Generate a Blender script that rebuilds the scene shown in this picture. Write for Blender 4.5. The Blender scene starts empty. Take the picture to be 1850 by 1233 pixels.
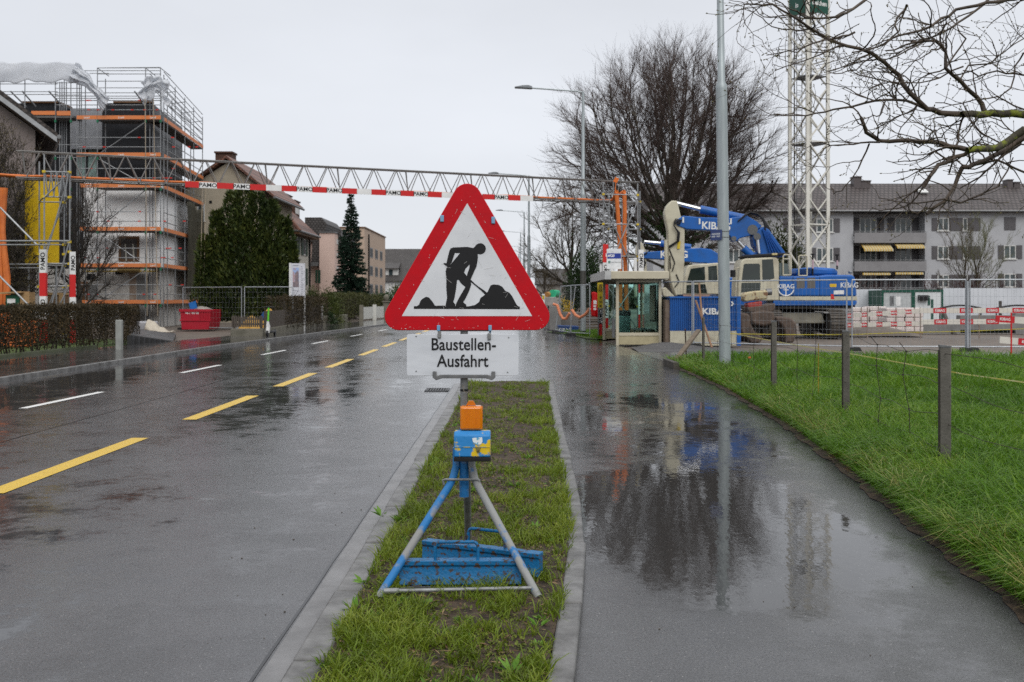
import bpy, bmesh, math, random
import numpy as np
from mathutils import Vector, Matrix
SC = bpy.context.scene
COL = SC.collection
R = math.radians
random.seed(7)
NPR = np.random.default_rng(11)

# ---------------------------------------------------------------- camera, sky, sun, exposure
F, HH, HX, HY = 1798.6, 1.5, 925.0, 540.0        # focal length in photo pixels, eye height, horizon point
cam_d = bpy.data.cameras.new('camera')
cam_d.sensor_width = 36.0
cam_d.lens = 35.0
cam_d.shift_y = -0.0413
cam_d.clip_start = 0.05
cam_d.clip_end = 3000
cam_d.dof.use_dof = True
cam_d.dof.focus_distance = 5.6
cam_d.dof.aperture_fstop = 6.3
cam = bpy.data.objects.new('camera', cam_d)
cam.location = (0, 0, HH)
cam.rotation_euler = (R(90), 0, 0)
COL.objects.link(cam)
SC.camera = cam

SUN_EL, SUN_AZ = R(40), R(164)
wd = bpy.data.worlds.new('World')
SC.world = wd
wd.use_nodes = True
nt = wd.node_tree
nt.nodes.clear()
def wn(t): return nt.nodes.new(t)
wout = wn('ShaderNodeOutputWorld')
sky = wn('ShaderNodeTexSky'); sky.sky_type = 'NISHITA'; sky.sun_disc = False
sky.sun_elevation = SUN_EL; sky.sun_rotation = SUN_AZ
bg1 = wn('ShaderNodeBackground'); bg1.inputs['Strength'].default_value = 0.08
nt.links.new(sky.outputs[0], bg1.inputs['Color'])
tc = wn('ShaderNodeTexCoord'); sp = wn('ShaderNodeSeparateXYZ')
nt.links.new(tc.outputs['Generated'], sp.inputs[0])
ramp = wn('ShaderNodeValToRGB')
el = ramp.color_ramp.elements
el[0].position = 0.0; el[0].color = (0.72, 0.755, 0.81, 1)
el[1].position = 1.0; el[1].color = (1.0, 1.0, 1.0, 1)
for pos, v in ((0.06, 0.755), (0.16, 0.76), (0.28, 0.72), (0.45, 0.79)):
    e = el.new(pos); e.color = (v*0.955, v*0.985, v*1.045, 1)
nt.links.new(sp.outputs['Z'], ramp.inputs[0])
nz = wn('ShaderNodeTexNoise'); nz.inputs['Scale'].default_value = 1.6; nz.inputs['Detail'].default_value = 5
mp = wn('ShaderNodeMapping'); mp.inputs['Scale'].default_value = (1, 1, 2.6)
nt.links.new(tc.outputs['Generated'], mp.inputs[0]); nt.links.new(mp.outputs[0], nz.inputs['Vector'])
cl = wn('ShaderNodeMapRange'); cl.inputs[1].default_value = 0.25; cl.inputs[2].default_value = 0.75
cl.inputs[3].default_value = 0.88; cl.inputs[4].default_value = 1.10
nt.links.new(nz.outputs[0], cl.inputs[0])
# overcast sky: the zenith is much brighter than the band near the horizon
zen = wn('ShaderNodeMapRange'); zen.interpolation_type = 'SMOOTHSTEP'
zen.inputs[1].default_value = 0.30; zen.inputs[2].default_value = 1.0
zen.inputs[3].default_value = 1.12; zen.inputs[4].default_value = 1.9
nt.links.new(sp.outputs['Z'], zen.inputs[0])
mul = wn('ShaderNodeMath'); mul.operation = 'MULTIPLY'
nt.links.new(zen.outputs[0], mul.inputs[0]); nt.links.new(cl.outputs[0], mul.inputs[1])
bg2 = wn('ShaderNodeBackground')
nt.links.new(ramp.outputs[0], bg2.inputs['Color']); nt.links.new(mul.outputs[0], bg2.inputs['Strength'])
mx = wn('ShaderNodeMixShader'); mx.inputs[0].default_value = 0.92
nt.links.new(bg1.outputs[0], mx.inputs[1]); nt.links.new(bg2.outputs[0], mx.inputs[2])
nt.links.new(mx.outputs[0], wout.inputs['Surface'])

sun_d = bpy.data.lights.new('sun', 'SUN')
sun_d.energy = 1.4
sun_d.angle = R(40)
sun_d.color = (1, 0.97, 0.93)
sun_o = bpy.data.objects.new('sun', sun_d)
sun_o.rotation_euler = (R(50), 0, R(16))
COL.objects.link(sun_o)
SC.view_settings.view_transform = 'Standard'
SC.view_settings.look = 'None'
SC.view_settings.exposure = 0.0
SC.view_settings.gamma = 1.0
SC.cycles.use_denoising = False
SC.cycles.max_bounces = 6
SC.cycles.diffuse_bounces = 3
SC.cycles.glossy_bounces = 3
SC.cycles.transmission_bounces = 4
SC.cycles.transparent_max_bounces = 12
SC.cycles.sample_clamp_indirect = 6
SC.cycles.caustics_reflective = False
SC.cycles.caustics_refractive = False

# ---------------------------------------------------------------- placing helpers
def W(x, y, Y):
    return Vector(((x-HX)/F*Y, Y, HH-(y-HY)/F*Y))
def Gd(x, y, z=0.0):
    Y = F*(HH-z)/(y-HY)
    return Vector(((x-HX)/F*Y, Y, z))
def XW(x, Y): return (x-HX)/F*Y
def ZW(y, Y): return HH-(y-HY)/F*Y

# ---------------------------------------------------------------- materials
MATS = {}
def mat(name, c, rough=0.5, metal=0.0, c2=None, scale=6.0, bump=0.0, bscale=60.0, detail=4.0, thr=None, coat=0.0, spec=0.3,
        trans=0.0, ior=1.45, alpha=1.0, stretch=(1, 1, 1), rough2=None):
    """Principled surface; colour c broken up with c2 by noise (thr=(lo,hi) for patches with a shape of their own)."""
    if name in MATS: return MATS[name]
    m = bpy.data.materials.new(name); m.use_nodes = True
    n = m.node_tree.nodes; l = m.node_tree.links
    b = n['Principled BSDF']
    b.inputs['Roughness'].default_value = rough
    b.inputs['Metallic'].default_value = metal
    b.inputs['Coat Weight'].default_value = coat
    b.inputs['Coat Roughness'].default_value = 0.12
    b.inputs['Specular IOR Level'].default_value = spec
    b.inputs['IOR'].default_value = ior
    b.inputs['Transmission Weight'].default_value = trans
    b.inputs['Alpha'].default_value = alpha
    if c2 is None: c2 = tuple(v*0.72 for v in c)
    t = n.new('ShaderNodeTexCoord'); mpn = n.new('ShaderNodeMapping'); mpn.inputs['Scale'].default_value = stretch
    l.new(t.outputs['Object'], mpn.inputs[0])
    ns = n.new('ShaderNodeTexNoise'); ns.inputs['Scale'].default_value = scale; ns.inputs['Detail'].default_value = detail
    ns.inputs['Roughness'].default_value = 0.62
    l.new(mpn.outputs[0], ns.inputs['Vector'])
    mr = n.new('ShaderNodeMapRange')
    lo, hi = thr if thr else (0.3, 0.7)
    mr.inputs[1].default_value = lo; mr.inputs[2].default_value = hi
    l.new(ns.outputs[0], mr.inputs[0])
    mix = n.new('ShaderNodeMix'); mix.data_type = 'RGBA'
    mix.inputs[6].default_value = (*c, 1); mix.inputs[7].default_value = (*c2, 1)
    l.new(mr.outputs[0], mix.inputs[0]); l.new(mix.outputs[2], b.inputs['Base Color'])
    if rough2 is not None:
        m2 = n.new('ShaderNodeMapRange'); m2.inputs[3].default_value = rough; m2.inputs[4].default_value = rough2
        l.new(mr.outputs[0], m2.inputs[0]); l.new(m2.outputs[0], b.inputs['Roughness'])
    if bump:
        nb = n.new('ShaderNodeTexNoise'); nb.inputs['Scale'].default_value = bscale; nb.inputs['Detail'].default_value = 3
        l.new(t.outputs['Object'], nb.inputs['Vector'])
        bp = n.new('ShaderNodeBump'); bp.inputs['Strength'].default_value = bump; bp.inputs['Distance'].default_value = 0.01
        l.new(nb.outputs[0], bp.inputs['Height']); l.new(bp.outputs[0], b.inputs['Normal'])
    MATS[name] = m
    return m
def leafmat(name, dark, mid, light, rough=0.45, trans=0.25, scale=1.2):
    """Leaves and blades: colour by each leaf's own random number."""
    if name in MATS: return MATS[name]
    m = bpy.data.materials.new(name); m.use_nodes = True
    n = m.node_tree.nodes; l = m.node_tree.links
    b = n['Principled BSDF']; b.inputs['Roughness'].default_value = rough; b.inputs['Specular IOR Level'].default_value = 0.22
    at = n.new('ShaderNodeAttribute'); at.attribute_name = 'rnd'
    t = n.new('ShaderNodeTexCoord'); ns = n.new('ShaderNodeTexNoise'); ns.inputs['Scale'].default_value = scale
    l.new(t.outputs['Object'], ns.inputs['Vector'])
    ad = n.new('ShaderNodeMath'); ad.operation = 'MULTIPLY_ADD'; ad.inputs[1].default_value = 0.55; 
    mr = n.new('ShaderNodeMapRange'); mr.inputs[1].default_value = 0.3; mr.inputs[2].default_value = 0.7; mr.inputs[4].default_value = 0.45
    l.new(ns.outputs[0], mr.inputs[0])
    l.new(at.outputs['Fac'], ad.inputs[0]); l.new(mr.outputs[0], ad.inputs[2])
    rp = n.new('ShaderNodeValToRGB'); e = rp.color_ramp.elements
    e[0].color = (*dark, 1); e[1].color = (*light, 1); k = e.new(0.5); k.color = (*mid, 1)
    l.new(ad.outputs[0], rp.inputs[0]); l.new(rp.outputs[0], b.inputs['Base Color'])
    if trans:
        tl = n.new('ShaderNodeBsdfTranslucent'); l.new(rp.outputs[0], tl.inputs['Color'])
        ms = n.new('ShaderNodeMixShader'); ms.inputs[0].default_value = trans
        l.new(b.outputs[0], ms.inputs[1]); l.new(tl.outputs[0], ms.inputs[2])
        l.new(ms.outputs[0], n['Material Output'].inputs['Surface'])
    MATS[name] = m
    return m

# ---------------------------------------------------------------- objects
ORG = {}
def thing(name, label, cat, loc=(0, 0, 0), rotz=0.0, group=None):
    o = bpy.data.objects.new(name, None); COL.objects.link(o)
    o.empty_display_size = 0.2
    o.location = loc; o.rotation_euler = (0, 0, rotz)
    o['label'] = label; o['category'] = cat
    if group: o['group'] = group
    ORG[o.name] = Vector(loc)
    return o
def tag(o, label, cat, group=None):
    o['label'] = label; o['category'] = cat
    if group: o['group'] = group
    return o
def struct(o, kind='structure'):
    o['kind'] = kind; return o
def kids(o): return [c for c in bpy.data.objects if c.parent is o]
def dup(root, loc, rotz, label, tree=None):
    r = root.copy(); COL.objects.link(r); r.location = loc; r.rotation_euler = (0, 0, rotz); r['label'] = label
    ORG[r.name] = Vector(loc)
    for ch in (tree if tree is not None else kids(root)):
        c = ch.copy(); COL.objects.link(c); c.parent = r
        for g in kids(ch):
            d = g.copy(); COL.objects.link(d); d.parent = c
    return r

class MB:
    """Collects shapes and links them as ONE mesh object."""
    def __init__(s): s.v = []; s.f = []; s.m = []; s.k = 0
    def add(s, vs, fs):
        o = len(s.v); s.v.extend([tuple(a) for a in vs])
        for f in fs: s.f.append(tuple(i+o for i in f)); s.m.append(s.k)
        return s
    def box(s, c, d, rot=None):
        x, y, z = d[0]/2, d[1]/2, d[2]/2
        vs = [Vector((a*x, b*y, e*z)) for a in (-1, 1) for b in (-1, 1) for e in (-1, 1)]
        if rot is not None: vs = [rot @ a for a in vs]
        c = Vector(c); vs = [a+c for a in vs]
        return s.add(vs, [(0, 1, 3, 2), (4, 6, 7, 5), (0, 4, 5, 1), (2, 3, 7, 6), (0, 2, 6, 4), (1, 5, 7, 3)])
    def bx(s, a, b):
        return s.box(((a[0]+b[0])/2, (a[1]+b[1])/2, (a[2]+b[2])/2), (abs(b[0]-a[0]), abs(b[1]-a[1]), abs(b[2]-a[2])))
    def bar(s, p, q, w, h, up=(0, 0, 1)):
        p, q = Vector(p), Vector(q); d = (q-p)
        if d.length < 1e-6: return s
        y = d.normalized(); u = Vector(up)
        x = y.cross(u)
        if x.length < 1e-4: x = y.cross(Vector((1, 0, 0)))
        x.normalize(); z = x.cross(y)
        vs = [p+x*a*w/2+z*b*h/2 for a, b in ((-1, -1), (1, -1), (1, 1), (-1, 1))]+[q+x*a*w/2+z*b*h/2 for a, b in ((-1, -1), (1, -1), (1, 1), (-1, 1))]
        return s.add(vs, [(3, 2, 1, 0), (4, 5, 6, 7), (0, 1, 5, 4), (1, 2, 6, 5), (2, 3, 7, 6), (3, 0, 4, 7)])
    def tube(s, pts, r, n=8, cap=True, r2=None):
        pts = [Vector(p) for p in pts]; N = len(pts)
        rs = r if isinstance(r, (list, tuple)) else [r+(((r2 if r2 is not None else r)-r)*i/max(1, N-1)) for i in range(N)]
        rings = []; up = None
        for i, p in enumerate(pts):
            d = (pts[min(i+1, N-1)]-pts[max(i-1, 0)])
            if d.length < 1e-9: d = Vector((0, 0, 1))
            d.normalize()
            if up is None:
                up = Vector((0, 0, 1)) if abs(d.z) < 0.95 else Vector((1, 0, 0))
            x = d.cross(up)
            if x.length < 1e-4: x = d.cross(Vector((0.3, 1, 0.2)))
            x.normalize(); z = x.cross(d); up = z
            rings.append([p+(x*math.cos(6.28319*k/n)+z*math.sin(6.28319*k/n))*rs[i] for k in range(n)])
        vs = [a for rg in rings for a in rg]; fs = []
        for i in range(N-1):
            for k in range(n):
                a, b = i*n+k, i*n+(k+1) % n
                fs.append((a, b, b+n, a+n))
        if cap:
            fs.append(tuple(range(n))); fs.append(tuple(range((N-1)*n, N*n))[::-1])
        return s.add(vs, [f[::-1] for f in fs])
    def cyl(s, c, r, h, n=16, r2=None):
        c = Vector(c); return s.tube([c, c+Vector((0, 0, h))], r, n, True, r2)
    def prism(s, pts, a, b, axis='y'):
        """pts: 2-D outline; axis y -> (x,z) outline extruded from y=a to y=b; z -> (x,y); x -> (y,z)"""
        n = len(pts)
        def mk(p, t):
            return {'y': (p[0], t, p[1]), 'z': (p[0], p[1], t), 'x': (t, p[0], p[1])}[axis]
        ar = sum(pts[i][0]*pts[(i+1) % n][1]-pts[(i+1) % n][0]*pts[i][1] for i in range(n))
        if (ar > 0) != (axis == 'y'): pts = pts
        else: pts = pts[::-1]
        vs = [mk(p, a) for p in pts]+[mk(p, b) for p in pts]
        fs = [tuple(range(n)), tuple(range(2*n-1, n-1, -1))]+[(i, n+i, n+(i+1) % n, (i+1) % n) for i in range(n)]
        if b > a: fs = [f[::-1] for f in fs]
        return s.add(vs, fs)
    def pxprism(s, pts, Y, t0, t1):
        """outline given in photo pixels, stood up at distance Y with real thickness t0..t1 (metres in y)"""
        return s.prism([(XW(x, Y), ZW(y, Y)) for x, y in pts], t0, t1)
    def quad(s, a, b, c, d): return s.add([a, b, c, d], [(0, 1, 2, 3)])
    def build(s, name, m, parent=None, world=False, smooth=True, bevel=0.0):
        me = bpy.data.meshes.new(name)
        v = s.v
        if parent is not None and world:
            o0 = ORG[parent.name]; v = [(a[0]-o0[0], a[1]-o0[1], a[2]-o0[2]) for a in v]
        me.from_pydata(v, [], s.f)
        ms = m if isinstance(m, (list, tuple)) else [m]
        for a in ms: me.materials.append(a)
        if len(ms) > 1: me.polygons.foreach_set('material_index', s.m)
        if len(s.f) < 20000:
            bm = bmesh.new(); bm.from_mesh(me); bmesh.ops.recalc_face_normals(bm, faces=bm.faces); bm.to_mesh(me); bm.free()
        if smooth:
            me.polygons.foreach_set('use_smooth', [True]*len(me.polygons))
            me.set_sharp_from_angle(angle=R(38))
        o = bpy.data.objects.new(name, me); COL.objects.link(o)
        if parent is not None:
            o.parent = parent; ORG[o.name] = ORG[parent.name]
        else: ORG[o.name] = Vector((0, 0, 0))
        if bevel:
            md = o.modifiers.new('bevel', 'BEVEL'); md.width = bevel; md.segments = 2; md.limit_method = 'ANGLE'; md.angle_limit = R(40)
        return o
def np_mesh(name, verts, quads=None, tris=None, m=None, rnd=None, parent=None, smooth=False):
    """fast mesh from arrays"""
    me = bpy.data.meshes.new(name)
    nq = 0 if quads is None else len(quads); ntt = 0 if tris is None else len(tris)
    me.vertices.add(len(verts)); me.vertices.foreach_set('co', np.asarray(verts, dtype=np.float32).ravel())
    me.loops.add(nq*4+ntt*3)
    li = []
    if nq: li.append(np.asarray(quads, dtype=np.int32).ravel())
    if ntt: li.append(np.asarray(tris, dtype=np.int32).ravel())
    me.loops.foreach_set('vertex_index', np.concatenate(li))
    me.polygons.add(nq+ntt)
    me.polygons.foreach_set('loop_start', np.concatenate([np.arange(nq)*4, nq*4+np.arange(ntt)*3]).astype(np.int32))
    me.polygons.foreach_set('loop_total', np.concatenate([np.full(nq, 4), np.full(ntt, 3)]).astype(np.int32))
    if smooth: me.polygons.foreach_set('use_smooth', np.ones(nq+ntt, dtype=bool))
    me.update(calc_edges=True)
    if rnd is not None:
        a = me.attributes.new('rnd', 'FLOAT', 'POINT'); a.data.foreach_set('value', np.asarray(rnd, dtype=np.float32))
    me.materials.append(m)
    o = bpy.data.objects.new(name, me); COL.objects.link(o)
    if parent is not None: o.parent = parent; ORG[o.name] = ORG[parent.name]
    else: ORG[o.name] = Vector((0, 0, 0))
    return o
def text(body, size, m, parent, loc, rot=(R(90), 0, 0), sx=1.0, ext=0.0015, world=True, name='lettering', align='CENTER', shear=0.0, bold=0.0):
    """writing as real raised letters; loc = middle of the baseline"""
    cu = bpy.data.curves.new(name, 'FONT'); cu.body = body; cu.size = size; cu.align_x = align; cu.extrude = ext
    cu.shear = shear; cu.offset = bold; cu.resolution_u = 3
    to = bpy.data.objects.new(name, cu); COL.objects.link(to)
    dg = bpy.context.evaluated_depsgraph_get()
    me = bpy.data.meshes.new_from_object(to.evaluated_get(dg)); me.name = name
    bpy.data.objects.remove(to); bpy.data.curves.remove(cu)
    me.transform(Matrix.Diagonal((sx, 1, 1, 1)))
    eul = Matrix.LocRotScale(None, __import__('mathutils').Euler(rot), None)
    me.transform(eul)
    L = Vector(loc)
    if parent is not None and world: L = L-ORG[parent.name]
    me.transform(Matrix.Translation(L))
    me.materials.clear(); me.materials.append(m)
    o = bpy.data.objects.new(name, me); COL.objects.link(o)
    if parent is not None: o.parent = parent; ORG[o.name] = ORG[parent.name]
    return o

# ---------------------------------------------------------------- leaves, blades, branches (arrays)
def unit(a): return a/np.maximum(1e-9, np.linalg.norm(a, axis=1, keepdims=True))
def leaf_arrays(c, d, L, Wd, rng, flat=None):
    """rhombus leaves at c pointing along d, length L, width Wd"""
    n = len(c); d = unit(d)
    r = rng.normal(size=(n, 3)) if flat is None else flat+rng.normal(size=(n, 3))*0.4
    s = unit(np.cross(d, r)); nn = unit(np.cross(s, d))
    L = np.broadcast_to(L, (n,))[:, None]; Wd = np.broadcast_to(Wd, (n,))[:, None]
    v = np.stack([c, c+d*L*0.45+s*Wd*0.5+nn*L*0.06, c+d*L, c+d*L*0.45-s*Wd*0.5+nn*L*0.06], axis=1).reshape(-1, 3)
    q = np.arange(n*4).reshape(n, 4)
    return v, q
def leaves(name, c, d, L, Wd, m, rng, parent=None, flat=None, rnd=None):
    v, q = leaf_arrays(np.asarray(c, float), np.asarray(d, float), L, Wd, rng, flat)
    if parent is not None: v = v-np.array(ORG[parent.name])
    if rnd is None: rnd = rng.random(len(c))
    return np_mesh(name, v, quads=q, m=m, rnd=np.repeat(rnd, 4), parent=parent)
def blades(name, base, h, w, lean, m, rng, rnd=None, broad=False):
    """grass blades: two quads and a tip, bent along their lean"""
    n = len(base); a = rng.random(n)*6.2832
    s = np.stack([np.cos(a), np.sin(a), np.zeros(n)], 1)
    b = rng.random(n)*6.2832; ld = np.stack([np.cos(b), np.sin(b), np.zeros(n)], 1)*lean[:, None]
    up = np.array([[0, 0, 1.0]]); h = h[:, None]; w = w[:, None]
    p0 = base; p1 = base+up*h*0.5+ld*h*0.22; p2 = base+up*h*0.85+ld*h*0.62; p3 = base+up*h*(1.0-0.25*np.clip(lean[:, None], 0, 2)**2*0.6)+ld*h*1.1
    k = 1.25 if broad else 0.9
    v = np.stack([p0-s*w*0.5, p0+s*w*0.5, p1-s*w*0.5*k, p1+s*w*0.5*k, p2-s*w*0.33, p2+s*w*0.33, p3], 1).reshape(-1, 3)
    i = np.arange(n)[:, None]*7
    q = np.concatenate([i+np.array([[0, 1, 3, 2]]), i+np.array([[2, 3, 5, 4]])], 0)
    t = i+np.array([[4, 5, 6]])
    if rnd is None: rnd = rng.random(n)
    return np_mesh(name, v, quads=q, tris=t, m=m, rnd=np.repeat(rnd, 7), smooth=True)
def seg_mesh(name, segs, m, parent=None, big=0.05):
    """tapered limbs from (p0,p1,r0,r1) rows"""
    A = np.array(segs, dtype=float)
    if parent is not None:
        o = np.array(ORG[parent.name]); A[:, 0:3] -= o; A[:, 3:6] -= o
    V = []; Q = []; off = 0
    thick = A[:, 6] > big
    for sel, n in ((thick, 7), (~thick, 3)):
        B = A[sel]
        if len(B) == 0: continue
        p, q, r0, r1 = B[:, 0:3], B[:, 3:6], B[:, 6], B[:, 7]
        d = unit(q-p); ref = np.where(np.abs(d[:, 2:3]) < 0.9, np.array([[0, 0, 1.0]]), np.array([[1.0, 0, 0]]))
        x = unit(np.cross(d, ref)); z = np.cross(x, d)
        q = q+d*np.minimum(r1, 0.04)[:, None]*0.5
        an = np.arange(n)*6.28319/n
        ring = x[:, None, :]*np.cos(an)[None, :, None]+z[:, None, :]*np.sin(an)[None, :, None]
        v = np.concatenate([p[:, None, :]+ring*r0[:, None, None], q[:, None, :]+ring*r1[:, None, None]], 1)
        V.append(v.reshape(-1, 3))
        i = np.arange(len(B))[:, None]*2*n+off
        for k in range(n):
            Q.append(i+np.array([[k, (k+1) % n, n+(k+1) % n, n+k]]))
        off += len(B)*2*n
    return np_mesh(name, np.concatenate(V), quads=np.concatenate(Q), m=m, parent=parent, smooth=True)
def rvec(rn): 
    return Vector((rn.gauss(0, 1), rn.gauss(0, 1), rn.gauss(0, 1)))
def limb(segs, p, d, L, r0, r1, n, rn, wob=0.12, up=0.0, out=None):
    """one wandering limb; returns its joints"""
    p = Vector(p); d = Vector(d).normalized(); st = L/n; pts = [(p.copy(), d.copy(), r0)]
    for i in range(n):
        d = (d+rvec(rn)*wob+Vector((0, 0, up))+(out*0.05 if out is not None else Vector())).normalized()
        q = p+d*st; ra = r0+(r1-r0)*i/n; rb = r0+(r1-r0)*(i+1)/n
        segs.append((*p, *q, ra, rb)); p = q; pts.append((p.copy(), d.copy(), rb))
    return pts
# ================================================================ THE GROUND
def wet_asphalt(name, c, cdark, puddle=None, rlo=0.012, rhi=0.15, bias=0.0, sc=0.35, str_=(1, .45, 1)):
    m = bpy.data.materials.new(name); m.use_nodes = True
    n = m.node_tree.nodes; l = m.node_tree.links; b = n['Principled BSDF']
    def N(t, **k):
        a = n.new(t)
        for kk, v in k.items():
            if kk in ('operation', 'data_type', 'interpolation_type', 'feature', 'noise_dimensions'): setattr(a, kk, v)
            else: a.inputs[kk].default_value = v
        return a
    def mth(op, a, bb=None, c_=None, clamp=False):
        x = N('ShaderNodeMath', operation=op); x.use_clamp = clamp
        for i, v in enumerate((a, bb, c_)):
            if v is None: continue
            if isinstance(v, (int, float)): x.inputs[i].default_value = v
            else: l.new(v, x.inputs[i])
        return x.outputs[0]
    def rng_(v, a, bb, c_, d, smooth=True):
        x = N('ShaderNodeMapRange'); x.interpolation_type = 'SMOOTHSTEP' if smooth else 'LINEAR'
        l.new(v, x.inputs[0])
        for i, vv in zip((1, 2, 3, 4), (a, bb, c_, d)):
            if isinstance(vv, (int, float)): x.inputs[i].default_value = vv
            else: l.new(vv, x.inputs[i])
        return x.outputs[0]
    tcn = N('ShaderNodeTexCoord'); P = tcn.outputs['Object']
    mpn = N('ShaderNodeMapping'); mpn.inputs['Scale'].default_value = str_; l.new(P, mpn.inputs[0])
    def noise(scale, det=4, vec=P, rough=.55):
        a = N('ShaderNodeTexNoise'); a.inputs['Scale'].default_value = scale; a.inputs['Detail'].default_value = det
        a.inputs['Roughness'].default_value = rough
        l.new(vec, a.inputs['Vector']); return a.outputs[0]
    big = noise(sc, 5, mpn.outputs[0]); mid = noise(2.3, 4); fine = noise(95, 4, rough=.75); grit = noise(420, 2)
    w = mth('MULTIPLY_ADD', mid, 0.36, mth('MULTIPLY_ADD', big, 0.58, mth('MULTIPLY', noise(9, 5, rough=.7), 0.30)))
    if puddle:
        sx = N('ShaderNodeSeparateXYZ'); l.new(P, sx.inputs[0])
        acc = None
        for (px, py, rx, ry, amp) in puddle:
            dx = mth('MULTIPLY', mth('SUBTRACT', sx.outputs[0], px), 1/rx); dy = mth('MULTIPLY', mth('SUBTRACT', sx.outputs[1], py), 1/ry)
            d2 = mth('ADD', mth('MULTIPLY', dx, dx), mth('MULTIPLY', dy, dy))
            g = mth('MULTIPLY', rng_(d2, 0.0, 1.6, 1.0, 0.0), amp)
            acc = g if acc is None else mth('MAXIMUM', acc, g)
        w = mth('ADD', w, acc)
    w = mth('ADD', w, bias)
    wet = rng_(w, 0.52, 0.74, 0.0, 1.0)
    # colour
    mixc = N('ShaderNodeMix', data_type='RGBA'); mixc.inputs[6].default_value = (*c, 1); mixc.inputs[7].default_value = (*cdark, 1)
    patch = rng_(noise(0.9, 6, rough=.7), .35, .65, 0, 1)
    l.new(mth('MAXIMUM', mth('MULTIPLY', patch, 0.6), wet), mixc.inputs[0])
    vo = N('ShaderNodeTexVoronoi'); vo.inputs['Scale'].default_value = 62; l.new(P, vo.inputs['Vector'])
    sepc = N('ShaderNodeSeparateColor'); l.new(vo.outputs['Color'], sepc.inputs[0])
    speck = mth('MULTIPLY', rng_(vo.outputs['Distance'], .0, .30, 1, 0), rng_(sepc.outputs[0], .84, .90, 0, 1))
    mixs = N('ShaderNodeMix', data_type='RGBA'); l.new(mixc.outputs[2], mixs.inputs[6]); mixs.inputs[7].default_value = (.27, .26, .25, 1)
    l.new(mth('MULTIPLY', speck, 0.8), mixs.inputs[0])
    mixg = N('ShaderNodeMix', data_type='RGBA'); mixg.blend_type = 'MULTIPLY'; mixg.inputs[0].default_value = 1
    l.new(mixs.outputs[2], mixg.inputs[6])
    gv = rng_(fine, .30, .70, .35, 1.75, False); cb = N('ShaderNodeCombineColor')
    for i in range(3): l.new(gv, cb.inputs[i])
    l.new(cb.outputs[0], mixg.inputs[7]); l.new(mixg.outputs[2], b.inputs['Base Color'])
    l.new(mth('MULTIPLY_ADD', mth('MULTIPLY', mth('SUBTRACT', mid, .5), mth('SUBTRACT', 1.0, wet)), .12, rng_(wet, 0, 1, rhi, rlo, False), True), b.inputs['Roughness'])
    b.inputs['IOR'].default_value = 1.5
    bp = N('ShaderNodeBump'); bp.inputs['Distance'].default_value = 0.006
    l.new(rng_(wet, 0, 1, .26, .004, False), bp.inputs['Strength'])
    l.new(mth('ADD', fine, mth('MULTIPLY', grit, .5)), bp.inputs['Height'])
    bp2 = N('ShaderNodeBump'); bp2.inputs['Distance'].default_value = 0.02; bp2.inputs['Strength'].default_value = 0.032
    mp2 = N('ShaderNodeMapping'); mp2.inputs['Scale'].default_value = (1, .5, 1); l.new(P, mp2.inputs[0])
    l.new(noise(16, 2, mp2.outputs[0]), bp2.inputs['Height']); l.new(bp.outputs[0], bp2.inputs['Normal'])
    l.new(bp2.outputs[0], b.inputs['Normal'])
    return m
M_ROAD = wet_asphalt('wet_road_asphalt', (.070, .070, .073), (.034, .034, .036), bias=-0.05, puddle=[(-3.0, 12, 1.3, 6, .07), (-3.2, 7.5, 1.1, 1.6, .11), (-7.8, 20, 1.2, 12, .16), (-2.4, 22, 1.2, 9, .05)])
M_PATH = wet_asphalt('wet_path_asphalt', (.068, .068, .070), (.030, .029, .028), bias=-0.06, sc=.5,
                     puddle=[(1.35, 7.0, 1.15, 2.2, .34), (1.5, 12, 1.3, 5.5, .16), (2.0, 5.8, .6, .9, .16), (1.2, 20, 1.6, 5, .10)])
M_WALK = wet_asphalt('wet_pavement_asphalt', (.075, .072, .072), (.038, .037, .037), bias=0.02)
M_ACC = wet_asphalt('wet_access_road', (.13, .13, .135), (.09, .09, .095), bias=-0.1)
M_GRAN = mat('granite_kerb', (.17, .168, .165), .45, c2=(.06, .058, .056), scale=5, thr=(.36,.68), bump=.25, bscale=140, detail=7)
M_GUT = mat('concrete_gutter', (.17, .167, .167), .3, c2=(.10, .098, .097), scale=4, bump=.15, bscale=200)
M_DIRT = mat('site_dirt', (.155, .128, .105), .75, c2=(.085, .072, .062), scale=1.3, bump=1.0, bscale=9, detail=9)
M_SOIL = mat('dark_soil', (.070, .048, .032), .8, c2=(.022, .016, .011), scale=14, bump=1.0, bscale=85, detail=9, thr=(.38,.62))
M_YEL = mat('yellow_road_paint', (.60, .40, .05), .3, c2=(.22, .15, .04), scale=75, bump=.3, bscale=220, thr=(.52, .78), detail=8)
M_WHT = mat('white_road_paint', (.72, .72, .70), .3, c2=(.3, .3, .29), scale=70, bump=.3, bscale=220, thr=(.5, .8), detail=8)

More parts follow.
